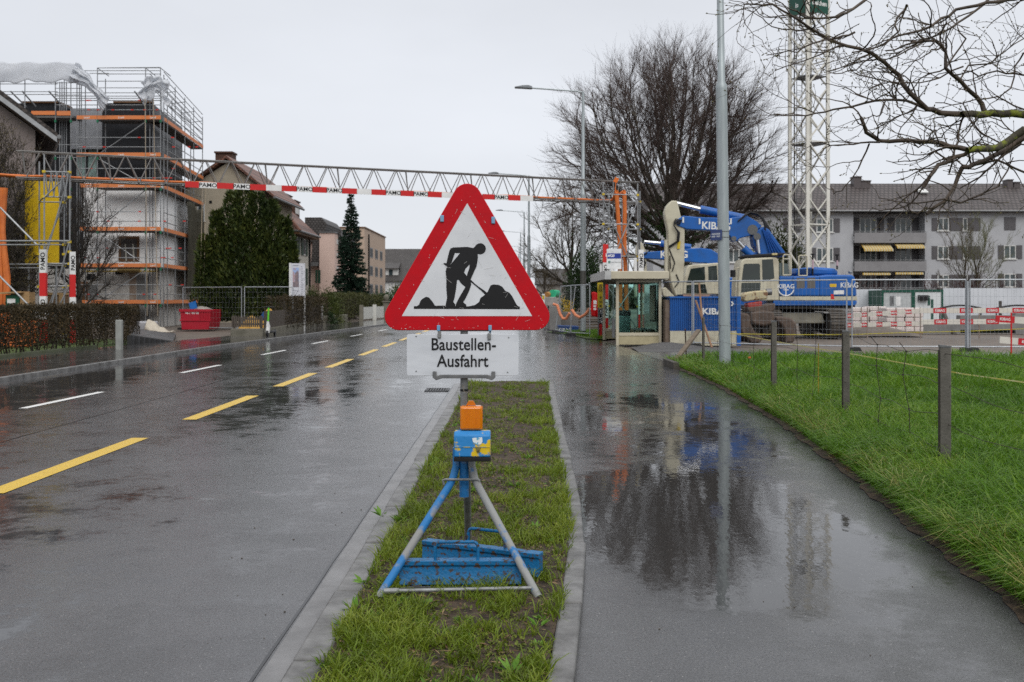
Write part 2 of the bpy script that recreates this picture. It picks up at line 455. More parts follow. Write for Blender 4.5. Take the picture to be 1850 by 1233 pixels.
LK = [(-9.3, -6), (-9.2, 18), (-9.0, 30), (-8.3, 40), (-7.3, 54), (-6.2, 75), (-5.5, 100), (-5.5, 320)]
SW = [(-12.95, -6), (-12.75, 18), (-12.1, 30), (-11.0, 37), (-10.65, 45), (-10.3, 54), (-9.2, 67), (-8.4, 85), (-8.0, 100), (-8.0, 320)]
PR = [(2.0, -6), (2.2, 2), (2.52, 4.9), (2.67, 6.27), (2.97, 8.7), (3.28, 11.7), (3.6, 16.9), (3.66, 23.5)]   # right edge of the foot path
KR = [(-.05, -6), (.02, 2), (.135, 3.9), (.255, 5.0), (.375, 6.42), (.44, 8.7), (.475, 11.24), (.61, 16.9), (.64, 17.6)]   # strip side of the path kerb
def lerp(tab, y):
    for (xa, ya), (xb, yb) in zip(tab, tab[1:]):
        if y <= yb: return xa+(xb-xa)*(y-ya)/(yb-ya)
    return tab[-1][0]
def interp(tab, y): return np.interp(y, [t[1] for t in tab], [t[0] for t in tab])

b = MB(); b.box((0, 250, -.55), (900, 1000, 1.0)); struct(b.build('ground', M_DIRT, smooth=False))
road_r = [(-1.0, -6), (-1.0, 17.65), (3.62, 17.65), (3.66, 23.5), (3.45, 31), (3.2, 36), (2.5, 41), (2.0, 60), (1.5, 100), (1.5, 320)]
b = MB(); pts = [(x, y, 0) for x, y in LK]+[(x, y, 0) for x, y in road_r[::-1]]; b.add(pts, [tuple(range(len(pts)))])
struct(b.build('road', M_ROAD, smooth=False))
b = MB(); ys = [-6, 2, 3.9, 5, 6.42, 8.7, 11.24, 14, 16.9, 17.65]
vs = [(lerp(KR, min(y, 17.6))+.05, y, 0) for y in ys]+[(lerp(PR, y), y, 0) for y in ys]
b.add(vs, [(i, i+1, len(ys)+i+1, len(ys)+i) for i in range(len(ys)-1)]); struct(b.build('foot_path', M_PATH, smooth=False))
b = MB(); pts = [(x, y, .07) for x, y in LK]; q = [(x, y, .07) for x, y in SW]
pts2 = pts+q[::-1]; b.add([(x-.12 if i < len(pts) else x, y, z) for i, (x, y, z) in enumerate(pts2)], [tuple(range(len(pts2)))])
struct(b.build('pavement', M_WALK, smooth=False))
b = MB()
for (xa, ya), (xb, yb) in zip(LK, LK[1:]):
    if ya > 110: continue
    L = min(yb, 120)-max(ya, 4); y = max(ya, 4)
    while y < min(yb, 120):
        y2 = min(y+1.0, yb); t = lambda v: xa+(xb-xa)*(v-ya)/(yb-ya)
        b.add([(t(y)-.13, y, -.05), (t(y), y, -.05), (t(y2-.012), y2-.012, -.05), (t(y2)-.13, y2-.012, -.05),
               (t(y)-.13, y, .078), (t(y)-.015, y, .078), (t(y2)-.015, y2-.012, .078), (t(y2)-.13, y2-.012, .078)],
              [(3, 2, 1, 0), (4, 5, 6, 7), (0, 1, 5, 4), (1, 2, 6, 5), (2, 3, 7, 6), (3, 0, 4, 7)]); y = y2
struct(b.build('kerb', M_GRAN, bevel=.008))
b = MB(); rk = random.Random(3); y = -3.0
while y < 17.5:
    l_ = .95+rk.random()*.15; y2 = min(y+l_, 17.6); z = .035+rk.random()*.008
    b.bx((-.89+rk.uniform(-.009, .006), y, -.1), (-.755, y2-.022, z)); y = y2
struct(b.build('kerb', M_GRAN, bevel=.012))
b = MB(); b.bx((-1.0, -6, -.1), (-.893, 17.6, .006)); struct(b.build('gutter', M_GUT, smooth=False))
b = MB(); y = -3.0
while y < 17.5:
    y2 = min(y+1.0+rk.random()*.2, 17.6); xa, xb = lerp(KR, y), lerp(KR, y2); o = rk.uniform(-.011, .011); z = .03+rk.random()*.012
    b.add([(xa+o, y, -.1), (xa+.105+o, y, -.1), (xb+.105+o, y2-.024, -.1), (xb+o, y2-.024, -.1), (xa+o, y, z), (xa+.105+o, y, z), (xb+.105+o, y2-.024, z), (xb+o, y2-.024, z)],
          [(3, 2, 1, 0), (4, 5, 6, 7), (0, 1, 5, 4), (1, 2, 6, 5), (2, 3, 7, 6), (3, 0, 4, 7)]); y = y2
b.bx((-.755, 17.6, -.1), (.74, 17.7, .03))
struct(b.build('kerb', M_GRAN, bevel=.012))
b = MB(); pts = [(3.66, 23.5, .004), (70, 23.6, .004), (70, 27.3, .004), (3.5, 27.9, .004)]; b.add(pts, [(0, 1, 2, 3)])
struct(b.build('access_road', M_ACC, smooth=False))
# painted lines, sheets 4 mm above the asphalt
b = MB(); y = 12.33-3*4.67
while y < 75:
    b.quad((-4.09, y, .004), (-3.91, y, .004), (-3.91, y+3.05, .004), (-4.09, y+3.05, .004)); y += 4.67
struct(b.build('yellow_lane_line', M_YEL, smooth=False))
b = MB(); y = 13.6-2*6.5
while y < 90:
    x = -6.68 if y < 32 else -6.68+(y-32)*.035
    b.quad((x-.06, y, .004), (x+.06, y, .004), (x+.085+.06, y+2.4, .004), (x+.085-.06, y+2.4, .004)); y += 6.5
struct(b.build('white_centre_line', M_WHT, smooth=False))
M_TAR = mat('bitumen_seam', (.02, .02, .021), .18, scale=20)
b = MB(); rk = random.Random(5)
def seam(pts, w):
    for (xa, ya), (xb, yb) in zip(pts, pts[1:]):
        d = Vector((xb-xa, yb-ya, 0)).normalized(); s = Vector((-d.y, d.x, 0))*w/2
        b.quad((xa-s.x, ya-s.y, .003), (xa+s.x, ya+s.y, .003), (xb+s.x, yb+s.y, .003), (xb-s.x, yb-s.y, .003))
def wig(x0, y0, x1, y1, n, a): return [(x0+(x1-x0)*i/n+rk.uniform(-a, a), y0+(y1-y0)*i/n) for i in range(n+1)]
seam(wig(-5.35, 2, -5.2, 60, 40, .012), .018); seam(wig(-1.02, 2, -1.02, 17.6, 30, .004), .014); seam(wig(-7.9, 8, -7.6, 40, 30, .02), .015)
seam([(-1.0, 18.6), (0.8, 18.9), (2.4, 20.5), (3.4, 20.8)], .02); seam([(1.4, 26.8), (2.5, 24.2)], .02); seam([(.2, 31), (.5, 28)], .02); seam([(-1, 27.5), (3.3, 25.6)], .02)
struct(b.build('asphalt_seam', M_TAR, smooth=False))

# gully grate at the road edge
b = MB(); b.bx((-1.42, 16.1, .004), (-1.03, 16.13, .012)); b.bx((-1.42, 16.57, .004), (-1.03, 16.6, .012)); b.bx((-1.42, 16.1, .004), (-1.39, 16.6, .012)); b.bx((-1.06, 16.1, .004), (-1.03, 16.6, .012))
for i in range(8): b.bx((-1.385+i*.042, 16.13, .002), (-1.365+i*.042, 16.57, .010))
M_IRON = mat('dark_cast_iron', (.06, .06, .062), .4, metal=.6)
g_ = b.build('gully_grate', M_IRON); tag(g_, 'small iron drain grate set in the wet road beside the kerb', 'drain grate')
b = MB(); b.bx((-1.40, 16.12, .001), (-1.05, 16.58, .0018)); b.build('shaft', mat('shaft_shade_black', (.006, .006, .006), .9), g_)  # thin black sheet, painted in for the shade down the drain

# ---------------------------------------------------------------- strip of soil and grass between road and path
def vnoise(x, y, seed=0):
    xi = np.floor(x).astype(np.int64); yi = np.floor(y).astype(np.int64); fx = x-xi; fy = y-yi; fx = fx*fx*(3-2*fx); fy = fy*fy*(3-2*fy)
    def hsh(a, b_):
        h = (a*374761393+b_*668265263+seed*982451653) & 0x7fffffff; h = ((h ^ (h >> 13))*1274126177) & 0x7fffffff; return ((h ^ (h >> 16)) & 0xffff)/32767.5-1
    return (hsh(xi, yi)*(1-fx)+hsh(xi+1, yi)*fx)*(1-fy)+(hsh(xi, yi+1)*(1-fx)+hsh(xi+1, yi+1)*fx)*fy
def wave(x, y, s=1.0):
    x = np.asarray(x, float); y = np.asarray(y, float)
    return vnoise(x*s*1.6, y*s*1.2, 1)*.75+vnoise(x*s*3.7+5, y*s*2.9+3, 2)*.45+vnoise(x*s*8.1, y*s*6.7, 3)*.25
nx, ny = 40, 420
gy = np.linspace(-2, 17.59, ny); gx = np.linspace(0, 1, nx)
Yg, Tg = np.meshgrid(gy, gx, indexing='ij'); Xg = -.757+(interp(KR, Yg)+.757)*Tg
Zg = .03+.018*np.sin(np.pi*Tg)+.010*wave(Xg, Yg, 2.2)*np.sin(np.pi*Tg)+.006*wave(Xg, Yg, 9)*np.sin(np.pi*Tg)
def strip_z(x, y):
    t = np.clip((x+.757)/(interp(KR, y)+.757), 0, 1)
    return .03+.018*np.sin(np.pi*t)+.010*wave(x, y, 2.2)*np.sin(np.pi*t)+.006*wave(x, y, 9)*np.sin(np.pi*t)
ii = (np.arange(ny-1)[:, None]*nx+np.arange(nx-1)[None, :]).reshape(-1, 1)
struct(np_mesh('verge_soil', np.stack([Xg, Yg, Zg], -1).reshape(-1, 3), quads=ii+np.array([[0, 1, nx+1, nx]]), m=M_SOIL, smooth=True))
M_GR1 = leafmat('verge_grass', (.05, .068, .008), (.125, .185, .012), (.25, .28, .04), .4, .35, 2.2)
M_GR2 = leafmat('meadow_grass', (.032, .085, .005), (.085, .19, .010), (.20, .31, .035), .4, .4, .7)
rng = np.random.default_rng(5)
def scatter(n, y0, y1, dens_pow=1.0):
    y = y0*(y1/y0)**rng.random(n); return y
n = 90000
y = 2.6*(17.5/2.6)**(rng.random(n)**1.05); t = rng.random(n); x = -.77+(interp(KR, y)+.79)*t
cov = wave(x, y, 1.5)*.45+wave(x+3, y-5, 4.2)*.6+wave(x, y, 13)*.35+.25*(np.abs(t-.5)*2)**2+np.where(y < 4.6, -.22+.42*(t < .45), .0)-np.clip((y-6.5)*.05, 0, .3)
keep = (cov > .07+.30*(rng.random(n)-.5))
x, y, t, cov = x[keep], y[keep], t[keep], cov[keep]
k = len(x)
h = (.013+.050*rng.random(k)**1.8)*(1+.5*np.clip(cov, 0, 1))*np.where((t < .2) | (t > .85), 1.15, 1.0)*(1+.012*y)
w = .0030+.0028*rng.random(k)+.00022*y
struct(blades('grass', np.stack([x, y, strip_z(x, y)-.004], 1), h, w, .35+1.1*rng.random(k), M_GR1, rng, rnd=np.clip(rng.random(k)*.8+.25*cov, 0, 1)), 'stuff')
# broad-leaved weeds, each a low rosette
ctr = []
for i in range(210):
    yy = 2.9*(16/2.9)**random.random(); tt = random.random(); xx = -.76+(lerp(KR, yy)+.74)*tt
    ctr.append((xx, yy, random.uniform(.02, .05)*(1.2 if tt < .25 else 1)))
for px, py, s in ((925, 1215, .08), (690, 930, .08), (640, 1100, .07), (660, 1050, .07), (930, 880, .07), (745, 985, .09), (720, 940, .07), (975, 1130, .06), (620, 1130, .06), (850, 890, .06), (960, 790, .07)):
    g = Gd(px, py, .04); ctr.append((g.x, g.y, s))
cs, ds, Ls, Ws = [], [], [], []
for (xx, yy, s) in ctr:
    zz = float(strip_z(np.array([xx]), np.array([yy]))[0])
    for q_ in range(random.randint(7, 13)):
        a = random.random()*6.28; el_ = random.uniform(.15, .9)
        cs.append((xx+.01*math.cos(a), yy+.01*math.sin(a), zz)); ds.append((math.cos(a)*math.cos(el_), math.sin(a)*math.cos(el_), math.sin(el_)))
        L_ = s*random.uniform(.6, 1.15); Ls.append(L_); Ws.append(L_*random.uniform(.2, .36))
M_WEED = leafmat('weed_leaf', (.05, .10, .012), (.10, .22, .02), (.18, .32, .05), .35, .3, 3)
struct(leaves('ground_cover', cs, ds, np.array(Ls), np.array(Ws), M_WEED, rng, flat=np.array([[0, 0, 1.0]])), 'stuff')
# moss and clover patches hugging the soil
n = 52000; y = 2.7*(17.4/2.7)**rng.random(n); t = rng.random(n); x = -.755+(interp(KR, y)+.74)*t
cv = wave(x+1, y+2, 2.3)*.6+wave(x, y, 7)*.5+wave(x, y, 19)*.35+.2*(np.abs(t-.5)*2)**2
kp = cv > -.10+.28*rng.random(n); x, y, cv = x[kp], y[kp], cv[kp]; n = len(x); a = rng.random(n)*6.28; e_ = .1+.9*rng.random(n)
M_MOSSY = leafmat('moss_clover', (.045, .055, .008), (.10, .13, .014), (.19, .22, .03), .5, .25, 2.5)
L_ = (.006+.014*rng.random(n)**2)*(1+.05*y)
struct(leaves('ground_cover', np.stack([x, y, strip_z(x, y)+.002+.006*rng.random(n)], 1), np.stack([np.cos(a)*np.cos(e_), np.sin(a)*np.cos(e_), np.sin(e_)], 1), L_, L_*.6, M_MOSSY, rng, flat=np.array([[0, 0, 1.0]])), 'stuff')
# dead stalks and wet litter on the soil
n = 5200; y = 2.8*(15/2.8)**rng.random(n); x = -.75+(interp(KR, y)+.73)*rng.random(n); a = rng.random(n)*6.28
M_LIT = leafmat('dry_litter', (.06, .035, .02), (.16, .10, .05), (.34, .25, .13), .6, .1, 8)
struct(leaves('leaf_litter', np.stack([x, y, strip_z(x, y)+.004], 1), np.stack([np.cos(a), np.sin(a), rng.random(n)*.25], 1), .015+.045*rng.random(n), .0035+.008*rng.random(n)**3, M_LIT, rng, flat=np.array([[0, 0, 1.0]])), 'stuff')

# ---------------------------------------------------------------- meadow right of the path
b = MB(); ys = [0, 2, 4.9, 6.27, 8.7, 11.7, 16.9, 23.45]
vs = [(lerp(PR, y)+.02, y, .02) for y in ys]+[(60, y, .02) for y in ys]
b.add(vs, [(i, i+1, len(ys)+i+1, len(ys)+i) for i in range(len(ys)-1)])
M_TURF = mat('turf', (.05, .085, .015), .8, c2=(.03, .04, .012), scale=4, bump=.8, bscale=30)
struct(b.build('meadow', M_TURF, smooth=False))
n = 175000
y = 4.2*(23.4/4.2)**(rng.random(n)**.85); xl = interp(PR, y)+.03; xr = np.minimum(.60*y+1.3, 30)
x = xl+(xr-xl)*rng.random(n)**1.1; keep = x > xl
x, y, xl = x[keep], y[keep], xl[keep]; k = len(x); edge = np.clip((x-xl)/.8, 0, 1)
clump = wave(x, y, 1.1)
h = (.08+.18*rng.random(k))*(.75+.4*edge)*(1+.3*clump)*(1+.006*y)
w = .0038+.003*rng.random(k)+.00055*y
struct(blades('grass', np.stack([x-.05*(1-edge), y, np.full(k, .015)], 1), h, w, .3+.9*rng.random(k)+.5*(1-edge), M_GR2, rng, rnd=np.clip(rng.random(k)*.75+.2*clump+.05, 0, 1)), 'stuff')
# long drooping blades near the path
n = 24000; y = 4.25*(15/4.25)**rng.random(n); x = interp(PR, y)+.02+np.abs(rng.normal(size=n))*.75; kp = x < .56*y+.8; x, y = x[kp], y[kp]; n = len(x)
M_GRL = leafmat('long_grass', (.04, .10, .006), (.10, .22, .012), (.26, .34, .05), .4, .4, 1.3)
struct(blades('grass', np.stack([x, y, np.full(n, .01)], 1), (.15+.25*rng.random(n)**1.3)*(.55+.45*np.clip((x-interp(PR, y))/.5, 0, 1)), .0045+.0045*rng.random(n), .5+1.1*rng.random(n), M_GRL, rng), 'stuff')
n = 9000; y = 4.3*(22/4.3)**rng.random(n); x = interp(PR, y)+.03+(.5*y)*rng.random(n)**2.2; kp = wave(x, y, .8) > .15*rng.normal(size=n); x, y = x[kp], y[kp]; n = len(x)
M_DRY = leafmat('dry_grass', (.10, .09, .02), (.22, .20, .05), (.38, .32, .14), .5, .35, 1.0)
struct(blades('grass', np.stack([x, y, np.full(n, .01)], 1), .12+.16*rng.random(n), .0035+.002*rng.random(n)+.0003*y, .5+1.2*rng.random(n), M_DRY, rng), 'stuff')
# longer tufts along the fence foot and the path edge
n = 9000; cy = 4.4*(23/4.4)**rng.random(260); cx = interp(PR, cy)+.05+.9*rng.random(260)**1.5; j = rng.integers(0, 260, n)
x = cx[j]+rng.normal(size=n)*.07; y = cy[j]+rng.normal(size=n)*.07
x = np.maximum(x, interp(PR, y)+.02)
M_GR3 = leafmat('verge_tuft', (.04, .08, .008), (.09, .19, .015), (.30, .28, .10), .4, .3, 1.0)
struct(blades('grass', np.stack([x, y, np.full(n, .01)], 1), .10+.20*rng.random(n), .004+.003*rng.random(n)+.0004*y, .5+1.1*rng.random(n), M_GR3, rng), 'stuff')
n = 1500; cy = 4.4*(20/4.4)**rng.random(70); cx = interp(PR, cy)+.03+.15*rng.random(70); j = rng.integers(0, 70, n); a = rng.random(n)*6.28
struct(leaves('leaf_litter', np.stack([np.maximum(cx[j]+rng.normal(size=n)*.09, interp(PR, cy[j])-.03), cy[j]+rng.normal(size=n)*.12, .012+.05*rng.random(n)], 1), np.stack([np.cos(a), np.sin(a), rng.random(n)*.7], 1), .05+.09*rng.random(n), .004+.01*rng.random(n), M_LIT, rng), 'stuff')
# ragged wet soil edge of the path
b = MB(); rk = random.Random(9); ys = np.linspace(-1, 23.4, 240); L = [(lerp(PR, y)-.05-.05*abs(math.sin(y*3.1))-rk.random()*.04, y, .006) for y in ys]; Rr = [(lerp(PR, y)+.16, y, .03) for y in ys]
b.add(L+Rr, [(i, i+1, 240+i+1, 240+i) for i in range(239)]); struct(b.build('path_edge_soil', M_SOIL))
# small stones and crumbs on the road and site
M_STONE = mat('crumbs', (.05, .045, .04), .6, c2=(.14, .12, .10), scale=40)
b = MB(); rk = random.Random(21)
for i in range(60):
    yy = 3.6*(12/3.6)**rk.random(); xx = -1.02-abs(rk.gauss(0, .35)) if rk.random() < .8 else rk.uniform(.6, 2.6); s = rk.uniform(.0015, .0045)
    b.box((xx, yy, s*.5), (s*2, s*1.6, s*1.3), Matrix.Rotation(rk.random()*3, 3, 'Z'))
struct(b.build('grit', M_STONE, smooth=False), 'stuff')
# ================================================================ ROADWORKS SIGN ON ITS TRIPOD
M_GALV = mat('worn_galvanised_steel', (.27, .28, .28), .45, metal=.35, c2=(.13, .13, .125), scale=14, bump=.15, bscale=90, detail=8)
M_BLUE = mat('worn_blue_paint', (.014, .135, .34), .35, c2=(.012, .12, .30), scale=10, bump=.1)
M_BLUEW = mat('scuffed_blue_on_steel', (.016, .135, .34), .45, c2=(.2, .2, .195), scale=5.5, thr=(.50, .60), detail=8, bump=.2, bscale=70, rough2=.45)
M_BLUEG = mat('grey_steel_with_blue_traces', (.22, .225, .22), .42, c2=(.016, .135, .34), scale=4.0, thr=(.555, .60), detail=8, bump=.2, bscale=70)
M_RUST = mat('rusty_blue_paint', (.007, .11, .26), .42, c2=(.055, .035, .022), scale=38, thr=(.52, .60), detail=10, bump=.35, bscale=70, rough2=.8)
M_RED = mat('sign_red', (.47, .004, .010), .36, c2=(.40, .006, .012), scale=16, bump=.06, bscale=40, spec=.2)
M_SWHITE = mat('sign_white', (.62, .635, .655), .38, c2=(.52, .535, .555), scale=5, thr=(.35, .75), bump=.05, bscale=300)
M_BLACK = mat('sign_black', (.012, .012, .013), .4)
M_DGREY = mat('dark_steel', (.12, .125, .13), .45, metal=.6, c2=(.2, .2, .2), scale=20)
M_CLIPB = mat('blue_clip_paint', (.10, .30, .52), .4, c2=(.25, .33, .40), scale=40)
SY = 5.40
SC0 = Vector((XW(844, SY), SY, 0))
sign = thing('roadworks_sign', 'red triangular roadworks warning sign on a blue and grey tripod in the grass strip', 'road sign', (SC0.x, SY, .03))
def S(x, y, dy=0.0): # photo pixel on the sign plane
    v = W(x, y, SY); v.y += dy; return v
# triangle plate
def rtri(cx, zb, a, r, n=8):
    """rounded equilateral: inner triangle side a with its base at zb, grown by r"""
    A = [(cx-a/2, zb), (cx+a/2, zb), (cx, zb+a*.866)]; out = []
    for (px, pz), a0 in zip(A, (210, 330, 90)):
        for i in range(n+1):
            t = R(a0-60+120*i/n); out.append((px+r*math.cos(t), pz+r*math.sin(t)))
    return out
k_ = SY/F
cx = XW(844, SY); zb = ZW(597, SY)+.077*SY/5.43
b = MB(); b.prism(rtri(cx, zb, .742, .0765), SY-.006, SY+.006)
plate = b.build('sign_panel', M_RED, sign, world=True, bevel=.003)
b = MB(); b.prism([(XW(726.2, SY), ZW(571.3, SY)), (XW(961.3, SY), ZW(571.3, SY)), (XW(844.2, SY), ZW(367.5, SY))], SY-.0075, SY-.006)
b.build('white_field', M_SWHITE, plate, world=True, smooth=False)
b = MB(); ci = [0]
def zp(p): return (XW(640+p[0]*.34072, SY), ZW(300+p[1]*.34065, SY))
def pic(*pts):
    ci[0] += 1; b.prism([zp(p) for p in pts], SY-.0085-ci[0]*.00012, SY-.0074)
pic((317, 744), (878, 746), (878, 760), (317, 758))
pic((330, 746), (345, 735), (352, 716), (362, 705), (382, 694), (398, 699), (412, 716), (423, 731), (428, 741), (486, 741), (600, 746))
pic((590, 748), (640, 738), (662, 722), (670, 700), (690, 686), (708, 667), (723, 634), (738, 629), (766, 631), (785, 641), (800, 662), (822, 672), (838, 692), (850, 716), (862, 738), (874, 748))
pic(*[(668+30*math.cos(t), 440+29.5*math.sin(t)) for t in np.linspace(0, 6.28, 25)[:-1]])
pic((627, 440), (645, 425), (665, 460), (650, 470))
pic((600, 430), (632, 436), (655, 466), (656, 490), (640, 516), (613, 522), (590, 546), (583, 566), (603, 592), (548, 606), (486, 560), (490, 540), (514, 520), (562, 463), (530, 462), (512, 440), (524, 433))
pic((513, 436), (533, 440), (534, 463), (526, 486), (518, 512), (510, 522), (497, 538), (487, 530), (476, 522), (474, 515), (490, 516), (498, 478), (505, 452))
pic((640, 470), (656, 484), (653, 510), (648, 535), (634, 565), (617, 604), (598, 596), (598, 580), (610, 545), (614, 516))
pic((485, 556), (548, 580), (545, 612), (540, 655), (532, 700), (526, 722), (537, 736), (534, 746), (485, 746), (487, 728), (493, 700), (489, 650), (489, 600))
pic((546, 590), (605, 588), (616, 606), (621, 628), (611, 660), (592, 700), (578, 723), (594, 736), (595, 747), (538, 747), (541, 730), (556, 700), (575, 668), (590, 642), (566, 622))
pic((605, 604), (612, 597), (640, 625), (662, 642), (690, 661), (706, 674), (696, 684), (672, 660), (648, 640))
b.build('pictogram', M_BLACK, plate, world=True, smooth=False)
# white scratches and chips that the plate really has
b = MB(); rk = random.Random(4)
for i in range(95):
    px, py = rk.uniform(735, 955), rk.uniform(350, 590); 
    if abs(px-844) > (py-335)*.5: continue
    a = rk.gauss(.4, .7); L = rk.uniform(.004, .03)*(1 if rk.random() < .85 else 2.2); p = S(px, py, -.0107); d = Vector((math.cos(a), 0, math.sin(a)))*L
    b.bar(p, p+d, .0009, .0003, up=(0, 1, 0))
for i in range(70):
    e = rk.random(); px, py = ((699+290*rk.random(), 595-abs(rk.gauss(0, 3))) if e < .5 else (700+140*rk.random(), 0) if e < .75 else (848+142*rk.random(), 0))
    if py == 0: py = 340+abs(px-844)*1.735+abs(rk.gauss(0, 3))+4
    p = S(px, py, -.0075 if True else 0); w_ = rk.uniform(.0008, .0035); b.box(p, (w_, .0016, w_*rk.uniform(.6, 1.4)))
b.build('scratch', mat('scratch_white', (.62, .61, .6), .5), plate, world=True, smooth=False)
# dirt runs on text plate are in its material
def rrect(x0, z0, x1, z1, r, n=4):
    o = []
    for (cx_, cz_, a0) in ((x1-r, z1-r, 0), (x0+r, z1-r, 90), (x0+r, z0+r, 180), (x1-r, z0+r, 270)):
        for i in range(n+1): t = R(a0+90*i/n); o.append((cx_+r*math.cos(t), cz_+r*math.sin(t)))
    return o
b = MB(); b.prism(rrect(XW(735, SY), ZW(679, SY), XW(937, SY), ZW(604, SY), .012), SY-.004, SY+.002)
tp = b.build('text_panel', mat('text_panel_white', (.57, .59, .62), .4, c2=(.48, .50, .53), scale=3, stretch=(1, 1, 4), thr=(.4, .7)), sign, world=True, bevel=.0015)
t1 = text('Baustellen-', .0735*1.27, M_BLACK, tp, (XW(837.5, SY), SY-.0055, ZW(632.5, SY)), sx=.86, bold=.0009); 
t2 = text('Ausfahrt', .0735*1.27, M_BLACK, tp, (XW(836, SY), SY-.0055, ZW(662.5, SY)), sx=.86, bold=.0009)
b = MB()
for px, py in ((752, 608), (752, 671), (919, 610), (917, 673)): b.tube([S(px, py, -.006), S(px, py, -.0035)], .004, 8)
b.build('rivet', M_GALV, tp, world=True)
# pole, legs
PX = XW(838, SY)-.0; YP = SY+.035
b = MB(); b.tube([(PX, YP, .50), (PX, YP, ZW(430, SY))], .021, 14)
b.build('pole', M_GALV, sign, world=True)
b = MB(); b.tube([(PX, YP, .42), (PX, YP, ZW(775, SY))], .026, 14); b.build('sleeve', M_BLUEW, sign, world=True)
top = Vector((PX, YP, .66))
fl = Gd(683, 1082, .035); fr = Gd(973, 1080, .035); bk = Gd(846, 978, .035)
b = MB(); 
for nm, f_, off, mm in (('leg', fl, (-.042, -.01, 0), M_BLUEW), ('leg', fr, (.042, -.01, 0), M_BLUEG)):
    t0 = top+Vector(off)+Vector((0, 0, -.0)); b = MB(); k1 = t0+Vector((0, 0, -.10)); k2 = k1.lerp(f_, .10)+Vector((0, 0, -.015))
    b.tube([t0+Vector((0, 0, .03)), t0, k1+Vector((0, 0, .03)), k1.lerp(k2, .5), k2, f_], .0205, 14)
    b.build(nm, mm, sign, world=True)
b = MB(); b.tube([top+Vector((.012, .03, -.06)), bk], .021, 14); b.build('leg', M_GALV, sign, world=True)
# small bent stay between the front legs
la, ra = S(801, 866, -.03), S(866, 866, -.03)
b = MB(); b.tube([la+Vector((.005, -.0, -.025)), la, la+Vector((.012, -.005, .004)), ra+Vector((-.012, -.005, .004)), ra, ra+Vector((0, 0, -.025))], .007, 8); b.build('stay', M_GALV, sign, world=True)
# foot bar and tray that the ballast stands on
fb = Vector((fl.x+.03, fl.y-.01, .075)); fe = Vector((fr.x-.035, fr.y-.01, .085))
b = MB(); b.tube([fb, fe], .0095, 10); b.tube([fb, fb.lerp(fe, .1)], .014, 10); b.build('foot_bar', M_GALV, sign, world=True)
b = MB(); y0_ = fb.y+.01; xa, xb = fb.x+.06, fe.x-.08
b.bar((xa, y0_, .062), (xa+.10, y0_+.12, .05), .005, .04); b.bar((xb, y0_, .062), (xb-.08, y0_+.12, .05), .005, .04)
b.bar((xa+.10, y0_+.13, .04), (xb-.08, y0_+.13, .04), .008, .035); b.bar((xa+.12, y0_+.5, .04), (xb-.1, y0_+.5, .04), .008, .03)
b.bar((xa+.10, y0_+.13, .03), (xa+.12, y0_+.5, .03), .008, .03); b.bar((xb-.08, y0_+.13, .03), (xb-.1, y0_+.5, .03), .008, .03)
b.build('tray', M_DGREY, sign, world=True)
# clips and the lower bracket
def clip(px, py, w, h, m, ang=0):
    b = MB(); c = S(px, py, -.004); rt = Matrix.Rotation(ang, 3, 'Y'); b.box(c, (w, .022, h), rt); b.box(c+Vector((0, .012, -.01)), (w*.6, .01, h*1.2), rt); return b.build('clip', m, sign, world=True, bevel=.003)
clip(798.8, 395.5, .020, .036, M_CLIPB, R(0)); clip(891.2, 398.5, .020, .038, M_CLIPB, R(0))
clip(792.5, 593, .018, .032, M_CLIPB); clip(885.5, 593, .018, .032, M_CLIPB)
clip(794, 605, .018, .036, M_GALV); clip(884, 608, .018, .036, M_GALV)
b = MB(); b.bar(S(795, 597, .012), S(884, 597, .012), .012, .012); b.build('cross_bar', M_DGREY, sign, world=True)
b = MB(); zt = ZW(675, SY)
lx, rx = XW(786, SY), XW(891, SY); z1 = ZW(681, SY)
b.prism([(lx-.011, ZW(671, SY)), (lx+.008, ZW(671, SY)), (lx+.011, ZW(679, SY)), (lx+.03, ZW(677, SY)), (rx-.03, ZW(677, SY)), (rx-.011, ZW(679, SY)), (rx-.008, ZW(671, SY)), (rx+.011, ZW(671, SY)),
         (rx+.012, ZW(682, SY)), (rx-.006, ZW(687, SY)), (rx-.04, ZW(683.5, SY)), (lx+.04, ZW(683.5, SY)), (lx+.006, ZW(687, SY)), (lx-.012, ZW(682, SY))], SY-.016, SY+.012)
b.build('bracket', M_DGREY, sign, world=True, bevel=.002)
b = MB(); b.tube([(PX, YP, ZW(706, SY)-.006), (PX, YP, ZW(706, SY)+.006)], .0225, 14); b.build('wire_tie', M_BLACK, sign, world=True)

# ---------------------------------------------------------------- warning lamp hung on the pole
LY = SY-.055
lamp = thing('warning_lamp', 'orange warning lamp on a scuffed blue and yellow battery box, hung on the tripod', 'warning lamp', (XW(853, LY), LY, ZW(822, LY)))
b = MB(); b.prism(rrect(XW(832, LY), ZW(776, LY), XW(871.5, LY), ZW(733, LY), .012), LY-.045, LY+.028)
M_ORG = mat('orange_lens', (.85, .25, .004), .18, c2=(.75, .19, .004), scale=14, trans=.25, coat=.5, stretch=(6, 1, .4), ior=1.49)
lens = b.build('lens', M_ORG, lamp, world=True, bevel=.013)
b = MB(); x0, x1 = XW(832, LY), XW(871.5, LY)
b.bx((x0-.0015, LY-.010, ZW(775, LY)), (x1+.0015, LY-.007, ZW(734, LY))); b.bx((x0+.015, LY-.0465, ZW(773, LY)), (x0+.017, LY-.044, ZW(736, LY)))
for i in range(16): b.bx((x0+.022+i*.0058, LY-.0462, ZW(771, LY)), (x0+.0235+i*.0058, LY-.0445, ZW(737, LY)))
b.build('lens_rib', M_ORG, lens, world=True)
